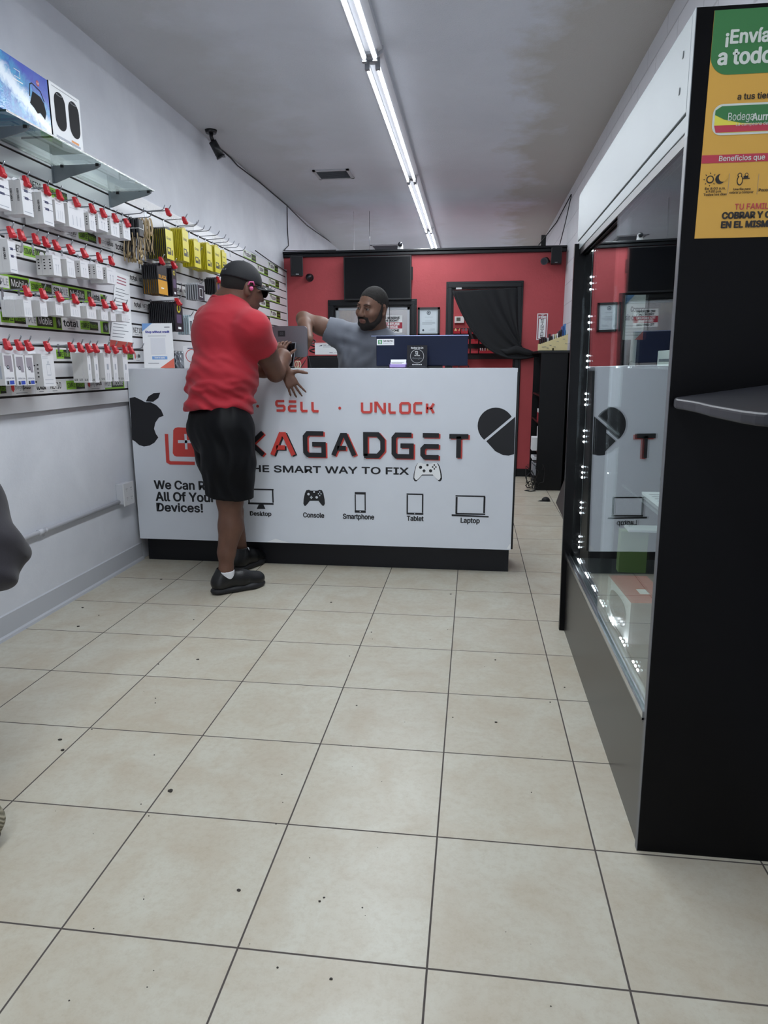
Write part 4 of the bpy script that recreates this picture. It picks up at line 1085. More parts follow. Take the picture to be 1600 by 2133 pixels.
m.rect(f, w_*.08, h_*.94, w_*.9, h_*.95, 0.0006, 2); m.rect(f, w_*.6, h_*.10, w_*.85, h_*.14, 0.0006, 3); m.rect(f, w_*.1, h_*.05, w_*.9, h_*.09, 0.0006, 4)
m.build('carton', [M_paper, mat('charcoal_print', '#141519', 0.6, spec=0.2), M_greyink, mat('orange_print', '#e0924a', 0.5), M_lg], r)
xb = -1.735
yb1 = atX(111, 296, xb).y-0.004; yb0 = yb1-0.46; ztb = atX(104, 171, xb).z
def bluemat():
    m_ = bpy.data.materials.new('blue_splash_print'); t = NT(m_); co = t.coord()
    sep = t.new('ShaderNodeSeparateXYZ'); t.link(co, sep.inputs[0])
    dg = t.math('ADD', sep.outputs[2], t.math('MULTIPLY', sep.outputs[1], 0.42))
    n = t.noise(t.coord((1, 9, 9)), 3.5, 6, 0.7, 1.0)
    c = t.mix(t.ramp(n, 0.35, 0.65), hexc('#2a5fae'), hexc('#3fa0cc'))
    band = t.math('ABSOLUTE', t.math('SUBTRACT', t.math('ADD', dg, t.math('MULTIPLY', n, 0.09)), ztb-zs and (zs+0.085+0.42*(yb1-0.17)+0.045)))
    c = t.mix(t.math('SUBTRACT', 1.0, t.ramp(band, 0.012, 0.05)), c, hexc('#dfeaf5'))
    up = t.ramp(t.math('SUBTRACT', dg, zs+0.12+0.42*(yb1-0.16)), 0.03, 0.07)
    c = t.mix(t.math('MULTIPLY', up, 0.85), c, hexc('#3c46b4'))
    t.link(c, t.b.inputs['Base Color']); t.b.inputs['Roughness'].default_value = 0.25
    return m_
r = empty('speaker_carton', (xb-0.1, (yb0+yb1)/2, zs), 'blue splash printed carton picturing a portable speaker on the glass shelf', 'carton')
m = MB(); m.box((xb-0.2, yb0, zs), (xb, yb1, ztb), 0); f = aisle_frame(xb, yb1-0.26, zs); h_ = ztb-zs
pp = [(0.125, h_*.38), (0.14, h_*.52), (0.15, h_*.62), (0.20, h_*.60), (0.222, h_*.52), (0.232, h_*.36), (0.22, h_*.22), (0.19, h_*.30), (0.17, h_*.26), (0.15, h_*.33)]
m.flat(f, pp, 0.0006, 1); m.strokes(f, [[(0.128, h_*.5), (0.135, h_*.72), (0.15, h_*.76), (0.205, h_*.70), (0.225, h_*.55)]], 0.004, 0.0004, 0.001, 1)
m.disc(f, (0.19, h_*.82), 0.011, 0.0008, 2, 18); m.text(f, 'M', (0.184, h_*.80, 0.196, h_*.84), 0.0012, 3)
m.strokes(f, [[(0.04, h_*.70), (0.075, h_*.70), (0.075, h_*.82), (0.04, h_*.82)]], 0.002, 0.0004, 0.001, 3); m.rect(f, 0.03, h_*.63, 0.09, h_*.65, 0.0008, 3)
m.build('carton', [bluemat(), mat('charcoal_print', '#141519', 0.6, spec=0.2), mat('crimson_print', '#a8324a', 0.4), M_paper], r)
# ================================================================== things on and before the red partition
FB = YP-0.001
def bp(u, v, y=FB):
    p = atY(u, v, y); return (p.x, p.z)
def brect(u0, v0, u1, v1, y=FB):
    a = bp((u0+u1)/2, v1, y); b = bp((u0+u1)/2, v0, y); c = bp(u0, (v0+v1)/2, y); d = bp(u1, (v0+v1)/2, y)
    return (c[0], a[1], d[0], b[1])
M_tv = mat('black_screen', '#05060a', 0.2, spec=0.3); M_spk = mat('black_speaker_cloth', '#14161b', 0.8, bump=0.3, bscale=400)
x0, z0, x1, z1 = brect(716, 533, 857, 625, YP-0.10)
tv = empty('wall_television', ((x0+x1)/2, YP-0.06, z0), 'large black television mounted on the red wall above the office window', 'television')
MB().box((x0, YP-0.10, z0), (x1, YP-0.065, z1)).build('bezel', mat('black_tv_plastic', '#0d0e12', 0.4), tv, bevel=0.003)
MB().rect(front_frame(0, YP-0.1008, 0), x0+0.012, z0+0.018, x1-0.012, z1-0.012, 0).build('screen', M_tv, tv)
MB().box((x0+0.3, YP-0.065, z0+0.1), (x1-0.3, YP-0.0005, z1-0.1)).build('wall_mount', M_blackm, tv)
MB().box((x1, YP-0.085, z0+0.20), (x1+0.012, YP-0.06, z0+0.33)).build('side_port_cover', M_blackm, tv)
def wall_speaker(u0, v0, u1, v1, label, yaw, y=YP-0.12):
    x0, z0, x1, z1 = brect(u0, v0, u1, v1, y); w_, h_ = x1-x0, z1-z0; xc = (x0+x1)/2
    r = empty('wall_speaker', (xc, YP-0.1, z0), label, 'speaker')
    def rot(p):
        c, s = math.cos(yaw), math.sin(yaw); dx, dy = p[0], p[1]; return (xc+dx*c-dy*s, YP-0.11+dx*s+dy*c, z0+p[2])
    def rb(m, a, b, mi=0):
        q = [(a[0], a[1], a[2]), (b[0], a[1], a[2]), (b[0], b[1], a[2]), (a[0], b[1], a[2]), (a[0], a[1], b[2]), (b[0], a[1], b[2]), (b[0], b[1], b[2]), (a[0], b[1], b[2])]
        m.add([rot(p) for p in q], [(0,3,2,1),(4,5,6,7),(0,1,5,4),(1,2,6,5),(2,3,7,6),(3,0,4,7)], mi)
    w2 = w_*0.44
    m = MB(); rb(m, (-w2, -0.05, 0), (w2, 0.05, h_)); m.build('cabinet', mat('black_speaker_box', '#1b1d22', 0.5), r, bevel=0.004)
    m = MB(); rb(m, (-w2*.9, -0.054, h_*.04), (w2*.9, -0.05, h_*.97)); g = m.build('grille', M_spk, r, bevel=0.003)
    m = MB(); rb(m, (-w2*.25, -0.0555, h_*.06), (w2*.25, -0.054, h_*.085)); m.build('badge', M_steel, r)
    MB().cyl((xc, YP-0.07, z0+h_*.5), (xc, YP-0.0005, z0+h_*.5), 0.014, n=10).build('wall_bracket', M_blackm, r)
wall_speaker(604, 534, 631, 575, 'black box speaker with a wire at the slatwall end of the red wall', 0.35)
wall_speaker(1147, 516, 1172, 550, 'black box speaker hung over the crown near the block wall', -0.1)
# round little camera left of the television
c = atY(643, 577, YP-0.06)
r = empty('wall_camera', (c.x, YP, c.z), 'small black dome camera under the box speaker at the slatwall end', 'camera')
MB().sphere((c.x, YP-0.045, c.z), 0.036, 10, sc=(1, 1.1, 1)).cyl((c.x, YP-0.01, c.z), (c.x, YP-0.0005, c.z), 0.042, n=18).build('housing', mat('black_camera_plastic', '#121318', 0.35), r)
MB().sphere((c.x+0.006, YP-0.085, c.z-0.004), 0.013, 8).build('lens', mat('camera_lens', '#30343c', 0.1), r)
# bullet camera by the right speaker
c = atY(1134, 545, YP-0.14)
r = empty('bullet_camera', (c.x, YP, c.z), 'dark bullet camera beside the speaker near the block wall', 'camera')
d = Vector((-0.25, -0.9, -0.18)).normalized(); cc = Vector((c.x+0.01, YP-0.12, c.z+0.01))
m = MB().tube([cc-d*0.06, cc+d*0.05], 0.033, 16); m.tube([cc+d*0.05, cc+d*0.058], [0.036, 0.036], 16); m.build('body', mat('dark_camera_shell', '#33343a', 0.4), r)
m = MB().tube([cc+d*0.0585, cc+d*0.060], 0.027, 16); m.build('lens_ring', mat('camera_lens', '#30343c', 0.1), r)
MB().tube([cc-d*0.03, cc+Vector((0.045, 0.03, 0.0)), (cc.x+0.05, YP-0.0005, cc.z+0.0)], 0.009, 8).build('bracket', M_blackm, r)
# little round camera standing on the crown
c = atY(834, 511, YP-0.02)
r = empty('shelf_camera', (c.x, YP-0.02, 2.392), 'small white and black globe camera standing on the crown above the television', 'camera')
MB().prism(front_frame(c.x, YP-0.0, 2.3925), [(-0.028, 0), (0.028, 0), (0.026, 0.035), (0.018, 0.062), (0, 0.07), (-0.018, 0.062), (-0.026, 0.035)], 0, 0.035).build('stand', M_white, r, bevel=0.003)
MB().sphere((c.x, YP-0.045, 2.437), 0.024, 10).build('globe', mat('black_globe', '#1a1b20', 0.2), r)
MB().cyl((c.x, YP-0.071, 2.438), (c.x, YP-0.068, 2.438), 0.008, n=12).build('lens', mat('camera_lens', '#30343c', 0.1), r)
# flat black panel antenna on the crown
c = bp(1131, 512, YP-0.02)
tag(MB().box((c[0]-0.018, YP-0.01, 2.3925), (c[0]+0.03, YP+0.02, 2.50)).build('flat_antenna', M_blackm, bevel=0.003), 'flat black panel standing on the crown beside the right speaker', 'antenna')
# security camera and its cable at the left ceiling edge
base = atZ(421, 272, H)
base = Vector((XL+0.09, base.y, H))
r = empty('bullet_camera', base, 'black bullet security camera hanging from the ceiling edge above the slatwall', 'camera')
MB().cyl(base-EZ*0.022, base, 0.038, 0.045, n=18).build('mount', mat('black_camera_plastic', '#121318', 0.35), r)
j = base-EZ*0.075+EX*0.012
MB().tube([base-EZ*0.02, base-EZ*0.045, j], [0.016, 0.013, 0.014], 10).build('arm', mat('black_camera_plastic', '#121318', 0.35), r)
d = Vector((0.40, 0.30, -0.85)).normalized(); j2 = j-EZ*0.01
MB().tube([j2-d*0.01, j2+d*0.10], [0.029, 0.031], 16).tube([j2+d*0.10, j2+d*0.112], 0.034, 16).build('body', mat('black_camera_plastic', '#121318', 0.35), r)
MB().box((j2+d*0.1)+Vector((-0.03, -0.03, -0.002)), (j2+d*0.1)+Vector((0.03, 0.03, 0.004))).build('hood', mat('black_camera_plastic', '#121318', 0.35), r)
pts = [base+Vector((-0.03, 0.055, -0.012))]
for u, v in ((447, 292), (480, 325), (495, 345), (540, 378), (575, 408), (598, 428)): 
    p = atX(u, v, XL+0.006); pts.append(Vector((XL+0.006, p.y, min(p.z, H-0.006))))
pts2 = pts+[Vector((XL+0.006, atX(640, 470, XL+0.006).y, atX(640, 470, XL+0.006).z)), Vector((XL+0.006, atX(690, 505, XL+0.006).y, atX(690, 505, XL+0.006).z))]
M_cab = mat('black_cable', '#16171a', 0.6)
tag(MB().tube(pts2, 0.005, 6).build('camera_cable', M_cab), 'black cable running from the ceiling camera along the left wall into the back', 'cable')
p = pts[-1]
q = [p+EZ*-0.012, atX(599, 475, XL+0.006), atX(601, 512, XL+0.006), atY(606, 517, YP-0.03), atY(640, 521, YP-0.03), atY(700, 520.5, YP-0.03)]
tag(MB().tube([p+EZ*-0.01, q[1], q[2], (q[2].x+0.01, YP-0.05, 2.40), (q[4].x, YP-0.035, 2.398), (q[5].x, YP-0.035, 2.397)], 0.0045, 6).build('drop_cable', M_cab), 'black cable dropping down the left wall corner onto the partition crown', 'cable')
tag(MB().tube([atX(532, 522, XS+0.012), atX(560, 542, XS+0.012), atX(585, 558, XS+0.012), (XL+0.03, YP-0.01, atX(600, 568, XL+0.03).z)], 0.0045, 6).build('slatwall_cable', M_cab), 'black cable lying along the top of the slatwall towards the corner', 'cable')
# bead chain and thin rod hanging from the ceiling
def atceil(u, y): 
    lo = atY(u, 500, y); return lo.x
yc = YP+0.6
x = atY(737, 480, yc).x
zb = atY(737, 519, yc).z-0.02
m = MB()
for i in range(int((H-zb)/0.016)): m.sphere((x, yc, H-0.006-i*0.016), 0.0055, 4)
tag(m.build('bead_chain', mat('white_bead_chain', '#c8c9ce', 0.4)), 'white bead pull chain hanging from the ceiling behind the partition', 'chain')
x = atY(770, 500, yc).x
tag(MB().cyl((x, yc, H), (x, yc, 2.30), 0.003, n=6).build('ceiling_rod', M_hook), 'thin metal rod hanging from the ceiling right of the bead chain', 'rod')
# cables at the upper corner of the block wall
for i, (a, b) in enumerate((((1176, 432), (1166, 512)), ((1170, 440), (1122, 512)))):
    p0 = atX(a[0], a[1], XR-0.006); p0 = Vector((XR-0.006, min(p0.y, YP-0.2), min(p0.z, H-0.02)))
    p1 = atY(b[0], b[1], YP-0.02); p1 = Vector((min(p1.x, XR-0.008), YP-0.02, max(p1.z, 2.40)))
    tag(MB().tube([p0, (p0+p1)/2+Vector((0 if i == 0 else 0.02, 0, -0.02)), p1], 0.005, 6).build('corner_cable', M_cab), ['black cable down the block wall to the right speaker', 'black cable slanting from the block wall to the flat panel on the crown'][i], 'cable')
# framed certificates
def framed(u0, v0, u1, v1, label):
    x0, z0, x1, z1 = brect(u0, v0, u1, v1, YP-0.018)
    r = empty('framed_certificate', ((x0+x1)/2, YP, z0), label, 'certificate')
    m = MB(); t = 0.022
    for a, b in (((x0, z0), (x1, z0+t)), ((x0, z1-t), (x1, z1)), ((x0, z0), (x0+t, z1)), ((x1-t, z0), (x1, z1))): m.box((a[0], YP-0.020, a[1]), (b[0], YP-0.001, b[1]))
    m.build('frame', mat('black_picture_frame', '#121317', 0.35), r)
    f = front_frame(x0+t, YP-0.008, z0+t); w_, h_ = x1-x0-2*t, z1-z0-2*t
    m = MB().rect(f, 0, 0, w_, h_, 0, 0)
    for q in ((.05, .04, .95, .05), (.05, .95, .95, .96), (.05, .04, .06, .96), (.94, .04, .95, .96)): m.rect(f, w_*q[0], h_*q[1], w_*q[2], h_*q[3], 0.0006, 2)
    m.disc(f, (w_*.5, h_*.86), w_*.11, 0.0008, 1, 18); m.disc(f, (w_*.5, h_*.86), w_*.075, 0.0012, 0, 18); m.disc(f, (w_*.5, h_*.86), w_*.045, 0.0016, 1, 12)
    m.disc(f, (w_*.2, h_*.14), w_*.06, 0.0008, 1, 14)
    for a, b, c_ in ((.68, .28, .72), (.52, .3, .7), (.46, .14, .86), (.42, .14, .86), (.38, .14, .7), (.14, .5, .85), (.18, .6, .85)): m.rect(f, w_*b, h_*a, w_*c_, h_*(a+.012), 0.0008, 2)
    m.build('certificate_sheet', [mat('pale_blue_paper', '#c9d3da', 0.6), mat('dark_blue_seal', '#39434f', 0.6), mat('grey_print', '#8b949c', 0.6)], r)
framed(870, 640, 916, 699, 'black framed certificate with round seal between the office window and the doorway')
x_ = bp(870, 745)
framed(872, 712, 915, 752, 'black framed certificate hung low, hidden behind the dark monitor') if False else None
# fire extinguisher sign
x0, z0, x1, z1 = brect(1118.5, 653, 1140.5, 708)
f = front_frame(x0, YP-0.002, z0); w_, h_ = x1-x0, z1-z0
m = MB().fbox(f, 0, 0, w_, h_, -0.001, 0.0, 0)
m.fbox(f, w_*.08, h_*.03, w_*.92, h_*.97, 0.0004, 0.0006, 1); m.rect(f, w_*.16, h_*.05, w_*.84, h_*.80, 0.001, 0)
m.text(f, 'FIRE', (w_*.14, h_*.82, w_*.86, h_*.90), 0.0012, 0, bold=0.05); m.flat(f, [(w_*.3, h_*.955), (w_*.7, h_*.955), (w_*.5, h_*.92)], 0.0012, 0)
for i, ch in enumerate('EXTINGUISHER'): m.text(f, ch, (w_*.36 if ch != 'I' else w_*.44, h_*(.745-.06*i), w_*.64 if ch != 'I' else w_*.56, h_*(.785-.06*i)), 0.0014, 2, bold=0.04)
tag(m.build('safety_sign', [M_paper, mat('maroon_sign_red', '#8c2836', 0.5), M_ink]), 'narrow red and white fire extinguisher sign on the red wall', 'sign')
# refusal-of-service sign on the office window
ys = YP+0.042
x0, z0, x1, z1 = brect(791, 657, 838, 693, ys)
f = front_frame(x0, ys, z0); w_, h_ = x1-x0, z1-z0
m = MB().fbox(f, 0, 0, w_, h_, -0.001, 0, 0)
m.text(f, 'WE RESERVE', (w_*.12, h_*.80, w_*.88, h_*.92), 0.0008, 1, bold=0.05); m.text(f, 'THE RIGHT', (w_*.16, h_*.64, w_*.84, h_*.76), 0.0008, 1, bold=0.05)
m.rect(f, 0, h_*.24, w_, h_*.60, 0.0008, 2); m.text(f, 'TO REFUSE', (w_*.12, h_*.44, w_*.88, h_*.56), 0.0014, 0, bold=0.05); m.text(f, 'SERVICE', (w_*.2, h_*.28, w_*.8, h_*.40), 0.0014, 0, bold=0.05)
m.text(f, 'TO ANYONE', (w_*.14, h_*.07, w_*.86, h_*.19), 0.0008, 1, bold=0.05)
tag(m.build('refusal_sign', [M_paper, M_ink, mat('crimson_sign_red', '#a8283c', 0.5)]), 'white and red sign about refusing service on the office window', 'sign')
x = atY(812, 650, YP+0.01).x
tag(MB().tube([(x, YP-0.02, 1.885), (x+0.004, YP-0.03, 1.7), (x-0.002, YP-0.028, 1.52), (x, YP-0.03, 1.35)], 0.003, 5).build('hanging_wire', M_cab), 'thin black wire hanging down in front of the office window', 'wire')

# curtain in the doorway, gathered to the side
yq = YP-0.012
A0, A1 = atY(944, 606, yq), atY(1077, 601, yq); B0, B1 = atY(1112, 742, yq), atY(1080, 722, yq)
def cur(s, t):
    top = A0.lerp(A1, s); bot = B0.lerp(B1, s)
    p = top.lerp(bot, t)
    p.z -= 0.245*4*t*(1-t)*(1-s)**2.2; p.x -= 0.055*4*t*(1-t)*(1-s)**3
    wv = math.sin(s*34+t*3)*0.012*(0.3+0.7*t)*(1-0.6*t*t)+math.sin(s*15+1)*0.008
    p.y += -0.02-wv-0.03*t
    return p
cu = empty('door_curtain', (A0.x, yq, A1.z), 'black curtain across the doorway, gathered up to the cabinet side', 'curtain')
M_cur = mat('black_curtain_cloth', '#111317', 0.85, bump=0.15, bscale=300)
MB().grid(cur, 90, 60).build('cloth', M_cur, cu, solid=0.003)
MB().tube([cur(0, i/30)+Vector((0, -0.004, 0)) for i in range(31)], 0.011, 8).build('hem_fold', M_cur, cu)
m = MB().tube([B0+Vector((0.05, -0.05, 0.005)), (B0+B1)/2+Vector((0.0, -0.055, -0.01)), B1+Vector((-0.03, -0.05, -0.03)), B1+Vector((-0.12, -0.045, -0.055)), B1+Vector((-0.19, -0.04, -0.03))], [0.02, 0.035, 0.045, 0.035, 0.008], 10)
m.build('gathered_tail', M_cur, cu)
MB().cyl((DX0+0.013, YP+0.02, 1.965), (DX1-0.013, YP+0.02, 1.965), 0.007, n=10).build('curtain_rod', mat('bronze_rod', '#6a4a3a', 0.35, metal=.6), cu)
x0, z0, x1, z1 = brect(950, 598, 962, 603)
tag(MB().box((x0, YP-0.02, z0), (x1, YP-0.004, z1)).build('door_sensor', M_white, bevel=0.002), 'small white magnetic contact at the top of the doorway frame', 'sensor')
# in the back room: thermostat and parts bins on the red rear wall
x0, z0, x1, z1 = brect(947, 659, 967, 673, YR-0.02)
r = empty('thermostat', ((x0+x1)/2, YR, z0), 'white thermostat with grey display on the red wall through the doorway', 'thermostat')
MB().box((x0, YR-0.025, z0), (x1, YR-0.0005, z1)).build('case', M_white, r, bevel=0.004)
MB().rect(front_frame(0, YR-0.0258, 0), x0+(x1-x0)*.2, z0+(z1-z0)*.3, x0+(x1-x0)*.62, z0+(z1-z0)*.82, 0).build('display', mat('lcd_grey', '#5a6258', 0.2), r)
xb0, zb0, xb1, zb1 = brect(944, 683, 1066, 748, YR-0.05)
tag(MB().box((xb0, YR-0.02, zb0), (xb1, YR-0.0005, zb1)).build('bin_rail_panel', mat('dark_louvre_panel', '#2c272b', 0.5)), 'dark louvred wall panel carrying red parts bins in the back room', 'panel')
Mbin = mat('red_bin_plastic', '#bb2f3c', 0.4)
protob = None
nb = 0
for row, (v0, v1, us) in enumerate(((686, 695, (943, 960, 983, 1000)), (706, 716, (962, 981, 999, 1017)), (726, 736, (981, 998, 1013, 1029, 1045)), (726, 736, (945, 963)), (706, 716, (944,)))):
    for i, u in enumerate(us):
        x0, z0, x1, z1 = brect(u, v0, u+15, v1, YR-0.10)
        nb += 1
        lab = f'red plastic parts bin, {ORD[nb-1]} on the back room louvre panel'
        if protob is None:
            w_, h_ = x1-x0, z1-z0
            m = MB(); t = 0.004
            m.box((0, -0.09, 0), (w_, 0, t)); m.box((0, -0.09, 0), (t, 0, h_)); m.box((w_-t, -0.09, 0), (w_, 0, h_)); m.box((0, -0.09, 0), (w_, -0.09+t, h_*.62)); m.box((0, -t, 0), (w_, 0, h_*1.15))
            protob = m.build('parts_bin', Mbin); o = protob
        else:
            o = protob.copy(); COL.objects.link(o)
        o.location = (x0, YR-0.022, z0); tag(o, lab, 'parts bin', 'red parts bins in the back room')
        if (nb*7) % 3 != 0:
            c_ = ['#c9ccd0', '#c8b478', '#4a4e58', '#d8d9dc', '#8a6a4a'][nb % 5]
            m = MB(); 
            for q in range(3): 
                a = random.uniform(-.4, .4); bx = x0+w_*(.2+.28*q)
                m.add([(bx, YR-0.085, z0+h_*.35), (bx+0.012, YR-0.085, z0+h_*.35), (bx+0.012+a*.04, YR-0.07, z0+h_*1.25), (bx+a*.04, YR-0.07, z0+h_*1.25), (bx, YR-0.08, z0+h_*.35), (bx+0.012, YR-0.08, z0+h_*.35), (bx+0.012+a*.04, YR-0.065, z0+h_*1.25), (bx+a*.04, YR-0.065, z0+h_*1.25)], [(0,1,2,3),(7,6,5,4),(0,4,5,1),(1,5,6,2),(2,6,7,3),(3,7,4,0)])
            tag(m.build('spare_parts', mat('part_'+c_, c_, 0.4)), f'spare parts standing in the {ORD[nb-1]} red bin of the back room', 'parts', 'parts in the red bins', 'stuff')

# black cabinet by the block wall, open shelves to the left
ca, cb = atZ(1115, 1021, 0), atZ(1165, 1023, 0)
KY0 = ca.y; KX0 = ca.x; KX1 = XR-0.02; KY1 = YP-0.03
KZ = atY(1122, 735, KY0).z
cab = empty('shelf_cabinet', ((KX0+KX1)/2, (KY0+KY1)/2, 0), 'tall black cabinet with open side shelves standing against the block wall', 'cabinet')
m = MB().box((KX0, KY0, 0), (KX1, KY0+0.02, KZ)).box((KX0, KY1-0.02, 0), (KX1, KY1, KZ)).box((KX1-0.02, KY0, 0), (KX1, KY1, KZ))
m.build('carcass', M_black, cab)
MB().box((KX0-0.03, KY0-0.03, KZ), (KX1+0.01, KY1+0.01, KZ+0.022)).build('cabinet_top', mat('black_cabinet_top', '#17181b', 0.3), cab, bevel=0.003)
shz = [0.06, 0.38, 0.66, 0.92]
for z in shz: MB().box((KX0+0.005, KY0+0.02, z-0.018), (KX1-0.02, KY1-0.02, z)).build('shelf', M_black, cab)
# stuff on its shelves, seen edge-on
def smallbox(name, a, b, c_, label, cat='box'):
    return tag(MB().box(a, b).build(name, mat('carton_'+c_, c_, 0.5), bevel=0.002), label, cat)
smallbox('white_carton', (KX0-0.045, KY0+0.06, shz[1]+0.001), (KX0+0.13, KY0+0.20, shz[1]+0.13), '#dfe1e4', 'white carton jutting out of the middle shelf of the black cabinet')
smallbox('white_carton', (KX0+0.01, KY0+0.06, shz[1]+0.131), (KX0+0.13, KY0+0.20, shz[1]+0.23), '#cfd2d6', 'white carton stacked on the jutting one in the black cabinet')
smallbox('red_carton', (KX0+0.0, KY0+0.05, shz[2]+0.001), (KX0+0.12, KY0+0.17, shz[2]+0.09), '#8c2030', 'dark red carton on the upper shelf of the black cabinet')
smallbox('white_carton', (KX0+0.0, KY0+0.05, shz[2]+0.091), (KX0+0.1, KY0+0.15, shz[2]+0.125), '#dfe1e4', 'white carton on top of the dark red one in the black cabinet')
smallbox('grey_device', (KX0-0.03, KY0+0.03, shz[0]+0.08), (KX0+0.14, KY0+0.22, shz[0]+0.20), '#8b8e94', 'grey device box among cables on the lowest cabinet shelf', 'device')
smallbox('white_tray', (KX0-0.035, KY0+0.05, shz[1]-0.09), (KX0+0.12, KY0+0.25, shz[1]-0.06), '#c9cbd0', 'pale tray under the jutting carton in the black cabinet', 'tray')
m = MB(); rnd = random.Random(3)
for i in range(16):
    p = Vector((KX0-0.02+rnd.uniform(-.03, .06), KY0+0.02+rnd.uniform(-.05, .12), 0.02+rnd.random()*0.03)); pts = []
    for k in range(9):
        pts.append(p.copy()); p = p+Vector((rnd.uniform(-.045, .045), rnd.uniform(-.045, .045), rnd.uniform(-.03, .06)))
        p.x = min(max(p.x, KX0-0.085), KX0+0.1); p.z = min(max(p.z, 0.006), 0.34)
    m.tube(pts, 0.0035, 5)
for i in range(3):
    p = Vector((KX0-0.05-rnd.random()*.03, KY0-0.02, 0.005)); m.tube([p, p+Vector((-.03, -.04, 0)), p+Vector((.01, -.07, 0)), p+Vector((.05, -.05, 0.0)), p+Vector((.05, 0, .03))], 0.0035, 5)
tag(m.build('cable_tangle', M_cab), 'tangle of black cables spilling from the lowest cabinet shelf onto the floor', 'cables', None, 'stuff')
# cream divided organiser full of phones
oz = KZ+0.0225; ox0, ox1 = KX0-0.02, KX1-0.03
org = empty('phone_organiser', ((ox0+ox1)/2, KY0+0.2, oz), 'cream cardboard organiser with slots on top of the black cabinet', 'organiser')
m = MB(); M_cream = mat('cream_card', '#cfc292', 0.7)
zr = atY(1113, 722, KY0).z; zl = max(oz+0.075, zr)
fr_o = front_frame(0, KY0-0.005, 0)
m.prism(fr_o, [(ox0, oz), (ox0+0.13, oz), (ox0+0.135, oz+0.02), (ox1-0.14, oz+0.02), (ox1-0.135, oz), (ox1, oz), (ox1, oz+0.145), (ox0, oz+0.055)], 0, -0.006)
m.prism(frame((0, KY0+0.18, 0), EX, EZ), [(ox0, oz), (ox1, oz), (ox1, oz+0.155), (ox0, oz+0.065)], 0, -0.006)
m.build('front_panel', M_cream, org)
m = MB(); n = 15
for i in range(n+1):
    x = ox0+(ox1-ox0-0.003)*i/n; hh = 0.055+0.09*i/n
    m.box((x, KY0, oz), (x+0.003, KY0+0.18, oz+hh+0.004))
m.build('divider', M_cream, org)
m = MB()
for i, (fx, fz) in enumerate(((.08, .03), (.16, .03), (.35, .045), (.6, .08), (.82, .1), (.9, .06), (.25, .02), (.5, .03))): m.box((ox0+(ox1-ox0)*fx, KY0-0.012, oz+fz), (ox0+(ox1-ox0)*fx+0.02, KY0-0.0112, oz+fz+0.004))
m.build('marking', M_greyink, org)
cols = ['#17181d', '#23242b', '#1a1b20', '#2a2b33', '#d9dadd', '#17181d', '#1d1f26', '#c9cace', '#cfc9a0', '#e0e0e2', '#17181d', '#1b1c22', '#2b4c8c', '#3a7ab8', '#d5dfe4']
for i, c_ in enumerate(cols):
    x = ox0+(ox1-ox0-0.003)*(i+.5)/n+0.0015; zt = oz+0.055+0.09*i/n+random.uniform(.035, .07)+(0.05 if i in (12, 13) else 0)
    wd = 0.005 if i < 12 else 0.006
    tag(MB().box((x-wd, KY0+0.02, oz+0.006), (x+wd-0.0005, KY0+0.15, zt)).build('stored_phone', mat('phone_'+c_, c_, 0.3), bevel=0.002), f'handset standing in the {ORD[i]} slot of the cream organiser', 'phone', 'handsets in the cream organiser')
# small black cap on the floor
p = atZ(1137, 1043, 0)
m = MB().sphere((p.x, p.y, 0.0), 0.045, 10, sc=(0.85, 0.7, 0.8)); m.v = [(a, b, max(c, 0.0005)) for a, b, c in m.v]
m.flat(frame((p.x-0.02, p.y-0.02, 0.002), EX, EY), [(-0.06, -0.02), (0.06, -0.03), (0.055, 0.0), (-0.03, 0.02)], 0.001)
tag(m.build('floor_scrap', M_blackm), 'small crumpled black thing lying on the tiles behind the counter gap', 'scrap')

# quad outlet on its conduit along the left wall
cz = 1.04*0.4; yo0 = atX(268, 1005, XL+0.05).y
a = atX(253, 1010, XL); b = atX(288, 1048, XL+0.055)
oz0, oz1 = atX(270, 1052, XL+0.055).z, atX(270, 1004, XL+0.055).z
yo = atX(270, 1028, XL+0.055).y
r = empty('wall_outlet', (XL, yo, oz0), 'white surface mounted quad outlet at the end of the left wall conduit', 'outlet')
MB().box((XL+0.0005, yo-0.055, oz0+0.01), (XL+0.045, yo+0.055, oz1-0.005)).build('box', mat('outlet_white_paint', '#c6c8ce', 0.5), r, bevel=0.003)
pl = MB().box((XL+0.045, yo-0.06, oz0), (XL+0.052, yo+0.06, oz1)).build('cover_plate', mat('outlet_white', '#d6d7da', 0.4), r, bevel=0.002)
for i in (-1, 1):
    for k in (0, 1):
        f = aisle_frame(XL+0.0522, yo+i*0.026, oz0+(oz1-oz0)*(.30+.40*k))
        s = MB().disc(f, (0, 0), 0.017, 0.0002, 0, 16)
        for q in ((-0.007, 0.001, -0.004, 0.009), (0.004, 0.001, 0.007, 0.009), (-0.002, -0.009, 0.002, -0.005)): s.rect(f, *q, 0.0006, 1)
        s.build('receptacle', [mat('outlet_white', '#d6d7da', 0.4), M_ink], pl)
cd = atX(200, 1066, XL+0.015)
r = empty('conduit', (XL, 1.0, 0.43), 'white painted conduit pipe running along the left wall to the outlet', 'conduit')
MB().tube([(XL+0.0125, -2.5, cd.z+0.005), (XL+0.0125, yo-0.054, cd.z+0.005)], 0.0115, 12).build('pipe', mat('conduit_white_paint', '#bfc1c8', 0.45), r)
yy = atX(85, 1105, XL+0.015).y
MB().tube([(XL+0.0125, yy-0.02, cd.z+0.005), (XL+0.0125, yy+0.02, cd.z+0.005)], 0.014, 12).build('coupling', mat('conduit_white_paint', '#bfc1c8', 0.45), r)
